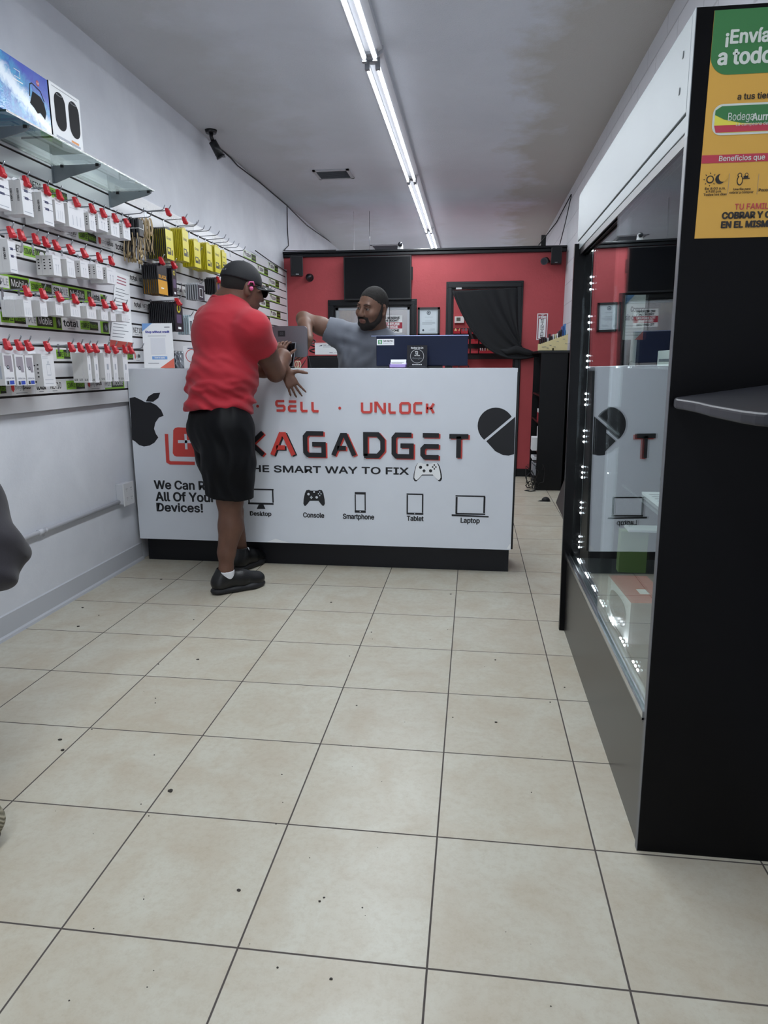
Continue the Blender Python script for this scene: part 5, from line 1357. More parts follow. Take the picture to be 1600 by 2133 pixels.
MB().box((XL+0.0005, yy+0.03, cd.z-0.025), (XL+0.003, yy+0.045, cd.z-0.005)).tube([(XL+0.0125, yy+0.03, cd.z+0.005), (XL+0.0125, yy+0.045, cd.z+0.005)], 0.0135, 12).build('strap', mat('conduit_white_paint', '#bfc1c8', 0.45), r)
# crumbs of dirt trodden into the tiles
m = MB(); rnd = random.Random(11)
spots = [(355, 1648, 6), (497, 1855, 4), (125, 1541, 3.5), (131, 1563, 3.5), (163, 1305, 3), (578, 2016, 2), (666, 1878, 2.5), (675, 1870, 2), (690, 2040, 3), (412, 1374, 3), (728, 1367, 1.6), (743, 1470, 1.6), (1032, 1375, 2), (1033, 1505, 2.5), (1146, 1463, 1.5), (1176, 1432, 1.5), (755, 1891, 1.6), (310, 1700, 1.5), (172, 1266, 2.5), (336, 1207, 3), (690, 1255, 2), (939, 1238, 2), (330, 1384, 1.5)]
spots += [(rnd.uniform(100, 1150), rnd.uniform(1230, 2100), rnd.uniform(.6, 1.5)) for _ in range(40)]
for u, v, s in spots:
    p = atZ(u, v, 0); q = s*(p-Vector(CAM)).length/FPX
    n = 7; pts = [(q*(0.7+.5*rnd.random())*math.cos(2*math.pi*i/n), 0.8*q*(0.7+.5*rnd.random())*math.sin(2*math.pi*i/n)) for i in range(n)]
    m.prism(frame((p.x, p.y, 0.0003), EX, EY), pts, 0, min(0.002, q*.5))
tag(m.build('floor_crumbs', mat('dark_crumbs', '#2c2722', 0.8)), 'dark crumbs and specks scattered over the beige tiles', 'crumbs', None, 'stuff')
# ================================================================== things on the counter
ZT = CZ1+0.0005
def cstand(u, y):       # x on the counter top for a column of the photograph
    return atY(u, 760, y).x
def ch(u, v, y): return atY(u, v, y).z
# dark blue monitor seen from behind
y = YC+0.20
x0, x1 = cstand(784, y), cstand(974, y); z1 = ch(880, 699, y)
mon = empty('desktop_monitor', ((x0+x1)/2, y, ZT), 'wide dark blue monitor on the counter with its back to the shop', 'monitor')
MB().box((x0, y, ZT+0.012), (x1, y+0.03, z1)).build('shell', mat('navy_monitor_shell', '#0f1a36', 0.5, spec=0.25), mon, bevel=0.004)
MB().box((x0+0.006, y+0.0302, ZT+0.02), (x1-0.006, y+0.0312, z1-0.006)).build('screen', M_tv, mon)
MB().box((x0-0.03, y+0.004, z1-0.003), (x1+0.002, y+0.03, z1+0.002)).build('top_edge', mat('silver_blue_edge', '#8f98b8', 0.15, metal=.8), mon)
MB().box(((x0+x1)/2-0.12, y-0.02, ZT), ((x0+x1)/2+0.12, y+0.1, ZT+0.012)).build('foot', M_blackm, mon)
def on_plane(u0, v0, u1, v1, y):
    um, vm = (u0+u1)/2, (v0+v1)/2
    return (atY(u0, vm, y).x, atY(um, v1, y).z, atY(u1, vm, y).x, atY(um, v0, y).z)
a = on_plane(785, 706, 821, 719, y-0.001); f = front_frame(a[0], y-0.0008, a[1]); w_, h_ = a[2]-a[0], a[3]-a[1]
m = MB().fbox(f, 0, 0, w_, h_, 0, 0.0004, 0); m.rect(f, w_*.08, h_*.18, w_*.30, h_*.82, 0.0008, 1); m.text(f, '$', (w_*.14, h_*.26, w_*.24, h_*.74), 0.0012, 0, bold=0.04)
m.text(f, 'Cash App Pay', (w_*.36, h_*.52, w_*.92, h_*.80), 0.0008, 2, bold=0.03); m.text(f, 'accepted here', (w_*.36, h_*.22, w_*.88, h_*.42), 0.0008, 3)
m.build('payment_sticker', [M_paper, mat('leaf_green', '#2f9a52', 0.5), M_ink, M_greyink], mon)
# black review card on an easel foot
y = YC+0.12
a = on_plane(848, 719, 890, 768, y); zc0 = ZT; f = front_frame(a[0], y, zc0); w_, h_ = a[2]-a[0], a[3]-zc0
card = empty('review_card', ((a[0]+a[2])/2, y, ZT), 'black upright card asking for reviews in front of the blue monitor', 'card')
m = MB().fbox(f, 0, 0, w_, h_, -0.004, 0, 0)
m.text(f, 'Review Us On', (w_*.2, h_*.85, w_*.8, h_*.92), 0.0006, 1, bold=0.03)
m.disc(f, (w_*.5, h_*.52), w_*.335, 0.0005, 1, 36); m.disc(f, (w_*.5, h_*.52), w_*.322, 0.0009, 0, 36)
m.strokes(f, [[(w_*.44, h_*.72), (w_*.44, h_*.62), (w_*.52, h_*.60), (w_*.53, h_*.70)], [(w_*.40, h_*.73), (w_*.54, h_*.73)]], 0.003, 0.0009, 0.0014, 1)
m.text(f, 'TAP HERE', (w_*.36, h_*.53, w_*.64, h_*.565), 0.0014, 1, bold=0.03); m.text(f, 'Google', (w_*.27, h_*.37, w_*.73, h_*.47), 0.0014, 2)
for i in range(5): m.text(f, '*', (w_*(.27+.1*i), h_*.13, w_*(.33+.1*i), h_*.175), 0.0008, 1, bold=0.05)
m.rect(f, w_*.1, h_*.07, w_*.92, h_*.08, 0.0008, 2)
m.build('card_board', [mat('charcoal_card', '#29292e', 0.6, spec=.25), M_paper, M_greyink], card)
MB().box((a[0]+w_*.3, y+0.004, zc0), (a[0]+w_*.7, y+0.06, zc0+0.004)).build('foot', M_blackm, card)
# lilac holder with business cards
a = on_plane(811, 749, 846, 768, y-0.02)
hold = empty('card_holder', ((a[0]+a[2])/2, y-0.02, ZT), 'lilac business card holder left of the black review card', 'card holder')
w_ = a[2]-a[0]; M_lil = mat('lilac_plastic', '#a58fd0', 0.35)
m = MB().box((a[0], y-0.03, ZT), (a[2], y+0.03, ZT+0.004)).box((a[0], y-0.03, ZT), (a[2], y-0.026, ZT+0.019)).box((a[0], y+0.026, ZT), (a[2], y+0.03, ZT+0.03)).box((a[0], y-0.03, ZT), (a[0]+0.003, y+0.03, ZT+0.02)).box((a[2]-0.003, y-0.03, ZT), (a[2], y+0.03, ZT+0.02))
m.build('tray', M_lil, hold)
m = MB()
fr = frame((a[0]+0.006, y-0.012, ZT+0.006), EX, Vector((0, 0.45, 1)))
m.fbox(fr, 0, 0, w_-0.008, 0.046, -0.008, 0, 0); m.rect(fr, 0.004, 0.028, w_-0.02, 0.030, 0.0006, 2); m.rect(fr, 0.004, 0.022, w_-0.03, 0.024, 0.0006, 2); m.rect(fr, 0, 0.012, w_-0.008, 0.018, 0.0006, 1)
tag(m.build('business_cards', [M_paper, M_lil, M_ink]), 'pile of white and lilac business cards in the lilac holder', 'business cards', None, 'stuff')
# cable loop by the monitor
p = Vector((cstand(966, YC+0.28), YC+0.28, ZT+0.003))
tag(MB().tube([p+Vector((0.03*math.cos(t), 0.01*math.sin(t), 0.022*abs(math.sin(t)))) for t in [i*math.pi/10 for i in range(11)]], 0.003, 6).build('cable_loop', M_cab), 'loop of black cable on the counter behind the blue monitor corner', 'cable')
# grey all-in-one terminal back
y = YC+0.25
x0, x1 = cstand(556, y), cstand(641, y); z0, z1 = ch(600, 744, y), ch(600, 679, y)
t = empty('pos_display', ((x0+x1)/2, y, ZT), 'grey point of sale display with dark square emblem on its back', 'display')
fr = front_frame(x0, y, z0); w_, h_ = x1-x0, z1-z0; rr = 0.022
rc = [(rr-rr*math.cos(a), rr-rr*math.sin(a)) for a in [i*math.pi/12 for i in range(7)]]
poly = rc+[(w_-a, b) for a, b in reversed(rc)]+[(w_-a, h_-b) for a, b in rc]+[(a, h_-b) for a, b in reversed(rc)]
MB().prism(fr, poly, -0.018, 0).build('shell', mat('space_grey_metal', '#6e6f75', 0.38, metal=.5), t)
a = on_plane(579, 689, 594, 701, y-0.001); f = front_frame(a[0], y-0.0006, a[1]); w2, h2 = a[2]-a[0], a[3]-a[1]
m = MB().rect(f, 0, 0, w2, h2, 0, 0); 
for q in ((.28, .30, .72, .38), (.28, .66, .72, .74), (.28, .30, .36, .74), (.64, .30, .72, .74), (.44, .46, .56, .58)): m.rect(f, w2*q[0], h2*q[1], w2*q[2], h2*q[3], 0.0004, 1)
m.build('emblem', [M_ink, mat('emblem_grey', '#4a4b50', 0.4)], t)
MB().box(((x0+x1)/2-0.02, y+0.005, ZT), ((x0+x1)/2+0.02, y+0.018, z0+0.02)).box(((x0+x1)/2-0.06, y-0.03, ZT), ((x0+x1)/2+0.06, y+0.05, ZT+0.008)).build('stand', mat('space_grey_metal', '#6e6f75', 0.38, metal=.5), t)
# customer tablet with a lit pale screen
y = YC+0.13
pts = [atY(u, v, y) for u, v in ((586, 770), (611, 767), (617, 711), (590, 709))]
zb = ZT+0.006
P0, P1, P2_, P3 = [Vector((p.x, y, p.z)) for p in pts]; P0.z = P1.z = zb
x0 = cstand(572, y)
tb_ = empty('payment_tablet', ((x0+P1.x)/2, y, ZT), 'black payment tablet with pale lit screen facing the customer', 'tablet')
du = (P1-Vector((x0, y, zb))); tw = du.length; hh = P2_.z-zb
fr = frame((x0, y, zb), (1, 0.0, 0), Vector((0.09, 0.25, 1)))
MB().fbox(fr, 0, 0, tw, hh, -0.012, 0.0).build('shell', M_blackm, tb_, bevel=0.004)
m = MB().fbox(fr, tw*.0, 0.0, tw, hh, -0.001, 0.0004); m.build('bezel', mat('steel_grey_bezel', '#70737a', 0.35), tb_, bevel=0.002)
MB().rect(fr, tw*.02, hh*.02, tw*.96, hh*.97, 0.0008).build('glass_face', mat('black_screen', '#07080c', 0.12), tb_)
Ms = mat('lit_pale_screen', '#b9bdc6', 0.3, emit=0.45)
MB().rect(fr, tw*.06, hh*.20, tw*.86, hh*.62, 0.0012).build('lit_screen', Ms, tb_)
MB().box((x0+0.01, y+0.02, ZT), (P1.x, y+0.065, ZT+0.006)).build('stand', M_blackm, tb_)
p = Vector((cstand(618, YC+0.10), YC+0.10, ZT))
m = MB()
for k in range(2): m.tube([p+Vector((0.012*k+0.012*math.cos(t), 0.004*k, 0.02+0.02*math.sin(t))) for t in [i*2*math.pi/14 for i in range(15)]], 0.003, 6)
tag(m.build('coiled_lead', mat('cream_lead', '#b5a68c', 0.5)), 'small coil of cream lead beside the payment tablet', 'cable')
p = Vector((cstand(626, YC+0.17), YC+0.17, ZT+0.002))
tag(MB().tube([p, p+Vector((0.02, 0.01, 0.03)), p+Vector((0.045, 0.015, 0.07)), p+Vector((0.06, 0.02, 0.0))], 0.003, 6).build('thin_lead', M_cab), 'thin black lead rising behind the payment tablet', 'cable')
# sign about shopping without credit, standing in a clear holder
y = YC+0.13
pl_ = [atY(u, v, y) for u, v in ((301, 766), (364, 766), (344, 674), (279, 671))]
zb = ZT+0.002
du = Vector((pl_[1].x-pl_[0].x, 0, 0)); L = du.length
vv = Vector((pl_[3].x-pl_[0].x, 0.10, pl_[3].z-pl_[0].z)); hh = vv.length
fr0 = (Vector((pl_[0].x, y, zb)), EX.copy(), vv.normalized(), EX.cross(vv.normalized()).normalized())
o_, u_, v_, n_ = fr0; v_ = Vector((vv.x, vv.y, vv.z)).normalized()
fr = (o_, u_, v_, n_)
sg = empty('counter_sign', (pl_[0].x+L/2, y, ZT), 'white leaning sign about shopping without credit on the counter beside the slatwall', 'sign')
m = MB().fbox(fr, 0, 0, L, hh, -0.002, 0, 0)
m.flat(fr, [(0, hh), (L*.34, hh), (0, hh*.82)], 0.0006, 1); m.flat(fr, [(L, 0), (L, hh*.22), (L*.52, 0)], 0.0006, 2)
m.text(fr, 'Shop without credit', (L*.10, hh*.77, L*.90, hh*.83), 0.0008, 3, bold=0.04); m.rect(fr, L*.18, hh*.71, L*.78, hh*.72, 0.0008, 4)
m.rect(fr, L*.26, hh*.31, L*.74, hh*.67, 0.0008, 6)
m.rect(fr, L*.28, hh*.19, L*.78, hh*.26, 0.0008, 1); m.text(fr, 'Scan to apply', (L*.36, hh*.205, L*.70, hh*.245), 0.0012, 0, bold=0.03)
m.rect(fr, L*.74, hh*.90, L*.92, hh*.92, 0.0008, 4); m.rect(fr, L*.14, hh*.10, L*.5, hh*.11, 0.0008, 4)
m.build('sign_sheet', [M_paper, mat('sign_blue', '#7aa5dc', 0.5), mat('sign_coral', '#e0705c', 0.5), mat('sign_indigo', '#3b3f9c', 0.5), M_greyink, M_ink, mat('sign_pale_grey', '#dfe2e8', 0.6)], sg)
MB().box((pl_[0].x, y+0.004, ZT), (pl_[1].x, y+0.09, ZT+0.0018)).build('clear_foot', glass_mat('acrylic'), sg)
# crumpled silver pouch, a small upright card and dark packets beside it
x = cstand(372, y)
m = MB()
rnd = random.Random(5)
def pouch(a, b): 
    return Vector((x-0.028+0.08*a, y+0.02+0.02*math.sin(a*9)*math.sin(b*3.1)+0.008*math.sin(a*23+b*17)+0.012*(1-b), ZT+0.10*b))
m.grid(pouch, 24, 20)
tag(m.build('silver_pouch', mat('crinkled_silver_film', '#a9adb3', 0.3, metal=.6), solid=0.004), 'crinkled silver packet standing on the counter behind the leaning sign', 'packet')
x0, x1 = cstand(384, y), cstand(420, y); z1 = ch(400, 720, y)
m = MB().box((x0, y-0.002, ZT), (x1, y, z1)); f = front_frame(x0, y-0.0022, ZT)
m.disc(f, ((x1-x0)*.48, (z1-ZT)*.55), (x1-x0)*.36, 0.0004, 1, 28); m.disc(f, ((x1-x0)*.48, (z1-ZT)*.55), (x1-x0)*.32, 0.0008, 0, 28)
m.text(f, 'Reviews', ((x1-x0)*.25, (z1-ZT)*.86, (x1-x0)*.75, (z1-ZT)*.92), 0.0008, 2) if False else m.rect(f, (x1-x0)*.25, (z1-ZT)*.87, (x1-x0)*.75, (z1-ZT)*.90, 0.0008, 2)
m.box((x0, y, ZT), (x1, y+0.05, ZT+0.004))
tag(m.build('upright_card', [M_paper, M_red, M_vio]), 'white upright card with a red ring behind the red shirt', 'card')
x = cstand(350, y+0.08)
tag(MB().box((x-0.05, y+0.125, ZT), (x+0.05, y+0.15, ZT+0.10)).build('dark_packet', mat('dark_packet_film', '#3a3c42', 0.35), bevel=0.004), 'dark grey packet standing behind the leaning sign', 'packet')
# back counter: black drawers with the postage box on top
y = 4.4
x0, x1 = atY(640, 745, y).x, atY(735, 745, y).x; z1 = atY(660, 741, y).z
bc = empty('drawer_unit', ((x0+x1)/2, y+0.25, 0), 'black drawer unit behind the counter under the postal box', 'drawer unit')
MB().box((x0, y, 0), (x1, y+0.5, z1)).build('carcass', M_black, bc, bevel=0.003)
for zz in (z1-0.16, z1-0.34): MB().box((x0+0.015, y-0.014, zz), (x1-0.015, y, zz+0.15)).build('drawer', mat('black_drawer_front', '#111216', 0.4), bc, bevel=0.003)
MB().tube([(x0+0.33, y-0.03, z1-0.08), (x0+0.33, y-0.03, z1-0.05)], 0.004, 6).build('handle', M_steel, bc)
a = on_plane(656, 712, 704, 740, y+0.05)
pb = MB(); f = front_frame(a[0], y+0.05, z1+0.0005); w_, h_ = 0.24, a[3]-z1
pb.fbox(f, 0, 0, w_, h_, -0.2, 0, 0); pb.rect(f, 0, h_*.93, w_, h_, 0.0006, 2); pb.rect(f, 0, 0, w_, h_*.08, 0.0006, 2)
pb.rect(f, w_*.02, h_*.84, w_, h_*.86, 0.0006, 2)
pb.flat(f, [(w_*.14, h_*.68), (w_*.26, h_*.80), (w_*.24, h_*.68)], 0.0006, 1); pb.text(f, 'PRIORITY', (w_*.28, h_*.70, w_*.62, h_*.80), 0.0006, 1); pb.rect(f, w_*.28, h_*.62, w_*.6, h_*.65, 0.0006, 3)
for q in ((.66, .7, .95, .73), (.5, .2, .62, .24), (.66, .2, .95, .22)): pb.rect(f, w_*q[0], h_*q[1], w_*q[2], h_*q[3], 0.0006, 3)
tag(pb.build('postal_box', [M_paper, mat('postal_navy', '#26344f', 0.5), mat('postal_red', '#b04848', 0.5), M_greyink]), 'white flat rate postal box on the black drawer unit', 'box')
tag(MB().tube([(a[0]-0.02+0.02*math.cos(i*.7), y+0.08+0.05*math.sin(i*.9), z1+0.012+0.006*i) for i in range(26)], 0.006, 6).build('cable_bundle', M_cab), 'bundle of black cables on the drawer unit beside the postal box', 'cables')
# headset or cable lump at the foot of the far slatwall
p = atX(583, 672, XS+0.06)
# ================================================================== people
def V3(p): return np.array([p[0], p[1], p[2]], float)
class Body:
    """a blended solid: rounded limbs and ellipsoids joined smoothly, turned into one surface"""
    def __init__(self, h): self.h = h; self.p = []
    def cone(self, a, b, ra, rb, k=0.03, flat=None, fs=1.0, sub=False):
        self.p.append(('c', V3(a), V3(b), ra, rb, k, None if flat is None else V3(Vector(flat).normalized()), fs, sub)); return self
    def chain(self, pts, rs, k=0.02):
        for i in range(len(pts)-1): self.cone(pts[i], pts[i+1], rs[i], rs[i+1], k)
        return self
    def ell(self, c, ax, rad, k=0.03, sub=False):
        A = np.array([V3(Vector(a).normalized()) for a in ax]); self.p.append(('e', V3(c), A, np.array(rad, float), k, sub)); return self
    def field(self, fn=None, cut=None):
        h = self.h; lo = np.full(3, 1e9); hi = -lo
        for q in self.p:
            if q[-1]: continue
            if q[0] == 'c':
                r = max(q[3], q[4])*max(1, q[7]); a = np.minimum(q[1], q[2])-r; b = np.maximum(q[1], q[2])+r
            else:
                r = q[3].max(); a = q[1]-r; b = q[1]+r
            lo = np.minimum(lo, a); hi = np.maximum(hi, b)
        lo -= 0.05; hi += 0.05
        n = np.ceil((hi-lo)/h).astype(int)+1
        F = np.full(n, 0.25, np.float32)
        ax = [lo[i]+h*np.arange(n[i]) for i in range(3)]
        for q in self.p:
            k = q[5] if q[0] == 'c' else q[4]
            if q[0] == 'c':
                r = max(q[3], q[4])*max(1, q[7])+k+0.04; a = np.minimum(q[1], q[2])-r; b = np.maximum(q[1], q[2])+r
            else:
                r = q[3].max()+k+0.04; a = q[1]-r; b = q[1]+r
            i0 = np.clip(((a-lo)/h).astype(int), 0, n-1); i1 = np.clip(((b-lo)/h).astype(int)+2, 1, n)
            X = ax[0][i0[0]:i1[0], None, None]; Y = ax[1][None, i0[1]:i1[1], None]; Z = ax[2][None, None, i0[2]:i1[2]]
            if q[0] == 'c':
                _, A, B, ra, rb, k, fl, fs, sub = q
                d = B-A; L2_ = max(float(d@d), 1e-9)
                x, y, z = X-A[0], Y-A[1], Z-A[2]
                t = np.clip((x*d[0]+y*d[1]+z*d[2])/L2_, 0, 1)
                x, y, z = x-t*d[0], y-t*d[1], z-t*d[2]
                if fl is not None:
                    w = (x*fl[0]+y*fl[1]+z*fl[2])*(1/fs-1); x, y, z = x+w*fl[0], y+w*fl[1], z+w*fl[2]
                D = np.sqrt(x*x+y*y+z*z)-(ra+t*(rb-ra))
                if fl is not None and fs < 1: D = D*max(fs, .5)
            else:
                _, C, A, rad, k, sub = q
                x, y, z = X-C[0], Y-C[1], Z-C[2]
                e = [(x*A[i][0]+y*A[i][1]+z*A[i][2]) for i in range(3)]
                k0 = np.sqrt(sum((e[i]/rad[i])**2 for i in range(3))); k1 = np.sqrt(sum((e[i]/rad[i]**2)**2 for i in range(3)))
                D = k0*(k0-1)/np.maximum(k1, 1e-6)
            S = F[i0[0]:i1[0], i0[1]:i1[1], i0[2]:i1[2]]
            if sub:
                D = -D; hh = np.clip(.5-.5*(S-D)/k, 0, 1); R_ = S+(D-S)*hh+k*hh*(1-hh)
            else:
                hh = np.clip(.5+.5*(S-D)/k, 0, 1); R_ = S+(D-S)*hh-k*hh*(1-hh)
            F[i0[0]:i1[0], i0[1]:i1[1], i0[2]:i1[2]] = R_
        XYZ = (ax[0][:, None, None], ax[1][None, :, None], ax[2][None, None, :])
        if fn is not None: F = (F+fn(*XYZ)).astype(np.float32)
        if cut is not None:
            for c in cut: F = np.maximum(F, c(*XYZ)).astype(np.float32)
        return F, lo
    def build(self, name, material, parent=None, fn=None, cut=None):
        F, lo = self.field(fn, cut)
        F[0], F[-1], F[:, 0], F[:, -1], F[:, :, 0], F[:, :, -1] = .2, .2, .2, .2, .2, .2
        g = openvdb.FloatGrid(0.3); g.copyFromArray(F)
        pts, quads = g.convertToQuads(0.0)
        pts = np.asarray(pts)*self.h+lo
        me = bpy.data.meshes.new(name)
        me.from_pydata(pts.tolist(), [], [tuple(int(i) for i in reversed(q)) for q in quads])
        me.polygons.foreach_set('use_smooth', [True]*len(me.polygons)); me.update()
        # outward normals
        if len(me.polygons):
            c = sum((p.center.dot(p.normal)*p.area for p in me.polygons), 0.0)
            if c < 0: me.flip_normals()
        for x in (material if isinstance(material, list) else [material]): me.materials.append(x)
        o = bpy.data.objects.new(name, me); COL.objects.link(o)
        if parent is not None:
            o.parent = parent; o.matrix_parent_inverse = world_matrix(parent).inverted()
        sm = o.modifiers.new('smooth', 'SMOOTH'); sm.factor = 0.5; sm.iterations = 2
        return o
def plane_cut(pt, nrm):
    """keeps the side against the normal"""
    p, n = V3(pt), V3(Vector(nrm).normalized())
    return lambda X, Y, Z: (X-p[0])*n[0]+(Y-p[1])*n[1]+(Z-p[2])*n[2]
def folds(amp, terms, seed=0):
    r = np.random.RandomState(seed); T_ = []
    for d, wl, w in terms:
        d = V3(Vector(d).normalized()); q = r.normal(size=3); q = q/np.linalg.norm(q)
        T_.append((d*2*np.pi/wl, r.uniform(0, 6.28), w, q*2*np.pi/(wl*3.1), r.uniform(0, 6.28)))
    def f(X, Y, Z):
        o = 0
        for k, ph, w, q, p2 in T_:
            ww = 1.6*np.sin(q[0]*X+q[1]*Y+q[2]*Z+p2)
            s = np.sin(k[0]*X+k[1]*Y+k[2]*Z+ph+ww)
            o = o+w*(np.abs(s)**0.8*np.sign(s))*(0.55+0.45*np.sin(q[1]*X+q[2]*Y+q[0]*Z+ph))
        return (o*amp).astype(np.float32)
    return f
def head_prims(b, c, f, u, s=1.0, k=0.012):
    f = Vector(f).normalized(); u = Vector(u); u = (u-f*u.dot(f)).normalized(); r = f.cross(u).normalized(); c = Vector(c)
    P = lambda x, y, z: c+(r*x+f*y+u*z)*s
    A = (r, f, u)
    E = lambda p, rad, kk=k, sub=False: b.ell(P(*p), A, tuple(q*s for q in rad), kk, sub)
    E((0, -.012, .028), (.077, .097, .092), .02); E((0, .022, -.028), (.064, .070, .084), .03); E((0, .034, -.072), (.052, .052, .042), .03)
    E((0, .070, -.098), (.022, .018, .018), .02)
    b.cone(P(-.036, .082, .026), P(.036, .082, .026), .012*s, .012*s, .015)
    for q in (-1, 1):
        E((q*.040, .060, -.022), (.030, .030, .026), .02)
        E((q*.032, .102, .007), (.017, .016, .0105), .010, True)
        E((q*.079, -.010, -.006), (.009, .022, .034), .008); E((q*.082, -.002, -.004), (.006, .010, .020), .006, True)
    b.cone(P(0, .090, .016), P(0, .112, -.026), .009*s, .0135*s, .012)
    for q in (-1, 1): E((q*.0125, .100, -.030), (.0105, .012, .0095), .008)
    E((0, .088, -.058), (.026, .016, .0075), .006); E((0, .086, -.068), (.024, .015, .0075), .006)
    b.cone(P(-.022, .104, -.0627), P(.022, .104, -.0627), .0022*s, .0022*s, .004, sub=True)
    return P, A
def hand_prims(b, wrist, d, n, side, curls, s=1.0, spread=0.10, thumb=None, r0=0.0082):
    """wrist point, direction to the knuckles, palm normal (the way fingers curl), side = +1 when the thumb lies along d x n"""
    d = Vector(d).normalized(); n = Vector(n); n = (n-d*n.dot(d)).normalized(); w = d.cross(n).normalized()*side; W = Vector(wrist)
    for t in (-.026, -.009, .009, .026):
        b.cone(W+w*t*0.6*s, W+d*.085*s+w*t*s, .015*s, .0125*s, .012, n, .85)
    L = (.066, .074, .069, .054)
    for i in range(4):
        a0 = (.027, .009, -.009, -.026)[i]; p = W+d*.088*s+w*a0*s; dd = (d+w*(1.5-i)*spread).normalized(); ang = 0
        for j, (fr, rr) in enumerate(((.45, 1.0), (.30, .92), (.25, .82))):
            ang += curls[i]*(0.7 if j == 0 else 1.0)
            q = dd*math.cos(ang)+n*math.sin(ang); p2 = p+q*L[i]*fr*s*1.12
            b.cone(p, p2, r0*s*rr*(1.06 if j == 0 else 1), r0*s*rr*.92, .004); p = p2
    td = Vector(thumb).normalized() if thumb is not None else (d*.62+w*.72+n*.30).normalized()
    p = W+d*.025*s+w*.024*s; p2 = p+td*.040*s; b.cone(p, p2, .0145*s, .0110*s, .010)
    t2 = (td+d*.5).normalized(); p3 = p2+t2*.030*s; b.cone(p2, p3, .0105*s, .0098*s, .004); b.cone(p3, p3+t2*.024*s, .0096*s, .0078*s, .004)

def skin_mat(name, col, col2):
    m = bpy.data.materials.new(name); t = NT(m); co = t.coord()
    n = t.noise(co, 14, 4, .6)
    t.link(t.mix(t.ramp(n, .35, .7), hexc(col), hexc(col2)), t.b.inputs['Base Color']); t.b.inputs['Roughness'].default_value = 0.55; t.b.inputs['Specular IOR Level'].default_value = 0.35
    t.b.inputs['Subsurface Weight'].default_value = 0.06; t.b.inputs['Subsurface Radius'].default_value = (.012, .005, .003)
    t.bump(t.noise(co, 220, 3), .08, .001); return m
def cloth_mat(name, col, col2, rough=.85, weave=500):
    m = bpy.data.materials.new(name); t = NT(m); co = t.coord()
    n = t.noise(co, 5, 4, .6); w = t.noise(co, weave, 2)
    c = t.mix(t.ramp(n, .3, .7), hexc(col), hexc(col2)); t.link(t.mix(t.math('MULTIPLY', t.ramp(w, .4, .7), .12), c, tuple(min(1, x*1.6+.02) for x in hexc(col))), t.b.inputs['Base Color'])
    t.b.inputs['Roughness'].default_value = rough; t.b.inputs['Sheen Weight'].default_value = 0.12; t.b.inputs['Specular IOR Level'].default_value = .25
    t.bump(w, .15, .001); return m
def shoe(parent, heel, toe, label, mat_up, mat_sole, hgt=0.104, wid=0.05):
    heel, toe = Vector((heel.x, heel.y, 0)), Vector((toe.x, toe.y, 0)); d = (toe-heel).normalized(); L = (toe-heel).length; r = d.cross(EZ)
    P = lambda a, s_, z: heel+d*(a*L)+r*s_+EZ*z
    b = Body(0.005)
    b.cone(P(.15, 0, .062), P(.55, 0, .062), .045, .047, .03, EZ, 1.0); b.cone(P(.55, 0, .058), P(.85, 0.002, .047), .048, .037, .03); b.ell(P(.80, 0, .046), (d, r, EZ), (.058, .049, .036), .02)
    b.cone(P(.13, 0, .06), P(.22, 0, hgt+.02), .036, .040, .03); b.cone(P(.25, 0, .085), P(.48, 0, .075), .036, .030, .03); b.cone(P(.22, 0, .12), P(.22, 0, .17), .030, .034, .01, sub=True)
    up = b.build('shoe_upper', mat_up, parent, cut=[lambda X, Y, Z: 0.016-Z])
    b = Body(0.005)
    for a0, a1, r0, r1 in ((.12, .45, .040, .038), (.45, .72, .038, .046), (.72, .88, .046, .034)): b.cone(P(a0, 0, .018), P(a1, 0, .018), r0+.005, r1+.005, .02, EZ, .5)
    b.build('shoe_sole', mat_sole, parent, cut=[lambda X, Y, Z: 0.001-Z, lambda X, Y, Z: Z-0.038])
    m = MB()
    for i in range(5):
        a = .38+.07*i; z = .116-.009*i
        m.tube([P(a, -.024, z-.012), P(a+.012, 0, z+.006), P(a, .024, z-.012)], .0028, 5)
    m.build('laces', mat_up, parent)
    return P

# ---------------------------------------------------------------- the customer in red
SK1 = skin_mat('deep_brown_skin', '#5c4034', '#6a4b3d')
RED = cloth_mat('red_jersey', '#a82733', '#9a222e', .8)
SHORT = mat('black_sport_fabric', '#08090c', .6, spec=.15, bump=.15, bscale=400)
SHOE = mat('black_shoe_leather', '#0c0d10', 0.4, bump=.2, bscale=200); SOLE = mat('black_rubber_sole', '#141519', .6)
hr, tr = atZ(443, 1239, 0), atZ(551, 1217, 0)
man = empty('person', (hr.x+0.1, hr.y+0.1, 0), 'person in red shirt, black shorts and black cap leaning on the counter, seen from behind', 'person')
T = lambda u, v, y: Vector(atY(u, v, y))
dB = Vector((.60, .80, 0)).normalized(); rB = dB.cross(EZ)     # torso faces into the shop, to the right
pel, wai, che, nek = T(455, 872, 2.38), T(458, 790, 2.40), T(466, 702, 2.46), T(476, 625, 2.52)
shR, shL = T(527, 684, 2.36), T(438, 668, 2.62)
elR, wrR = T(574, 776, 2.585), T(577, 752, 2.775)
elL, wrL = T(520, 768, 2.60), T(594, 772, 2.655)
hipR, hipL = T(474, 905, 2.29), T(444, 900, 2.47)
knR, anR = T(479, 1042, 2.25), T(471, 1186, 2.215)
hd = T(505, 602, 2.54)
dH = Vector((.66, .74, -.16)).normalized()
hl, tl = atZ(478, 1197, 0), atZ(521, 1190, 0)
hl = atZ(492, 1192, 0); tl = hl+Vector((.085, .25, 0)); anL = Vector((hl.x+.012, hl.y+.075, .10)); knL = Vector((T(474, 1040, hl.y+.02).x, hl.y+.02, knR.z))
b = Body(0.0055)
PH, AH = head_prims(b, hd, dH, (0.10, 0.05, 1), 1.10)
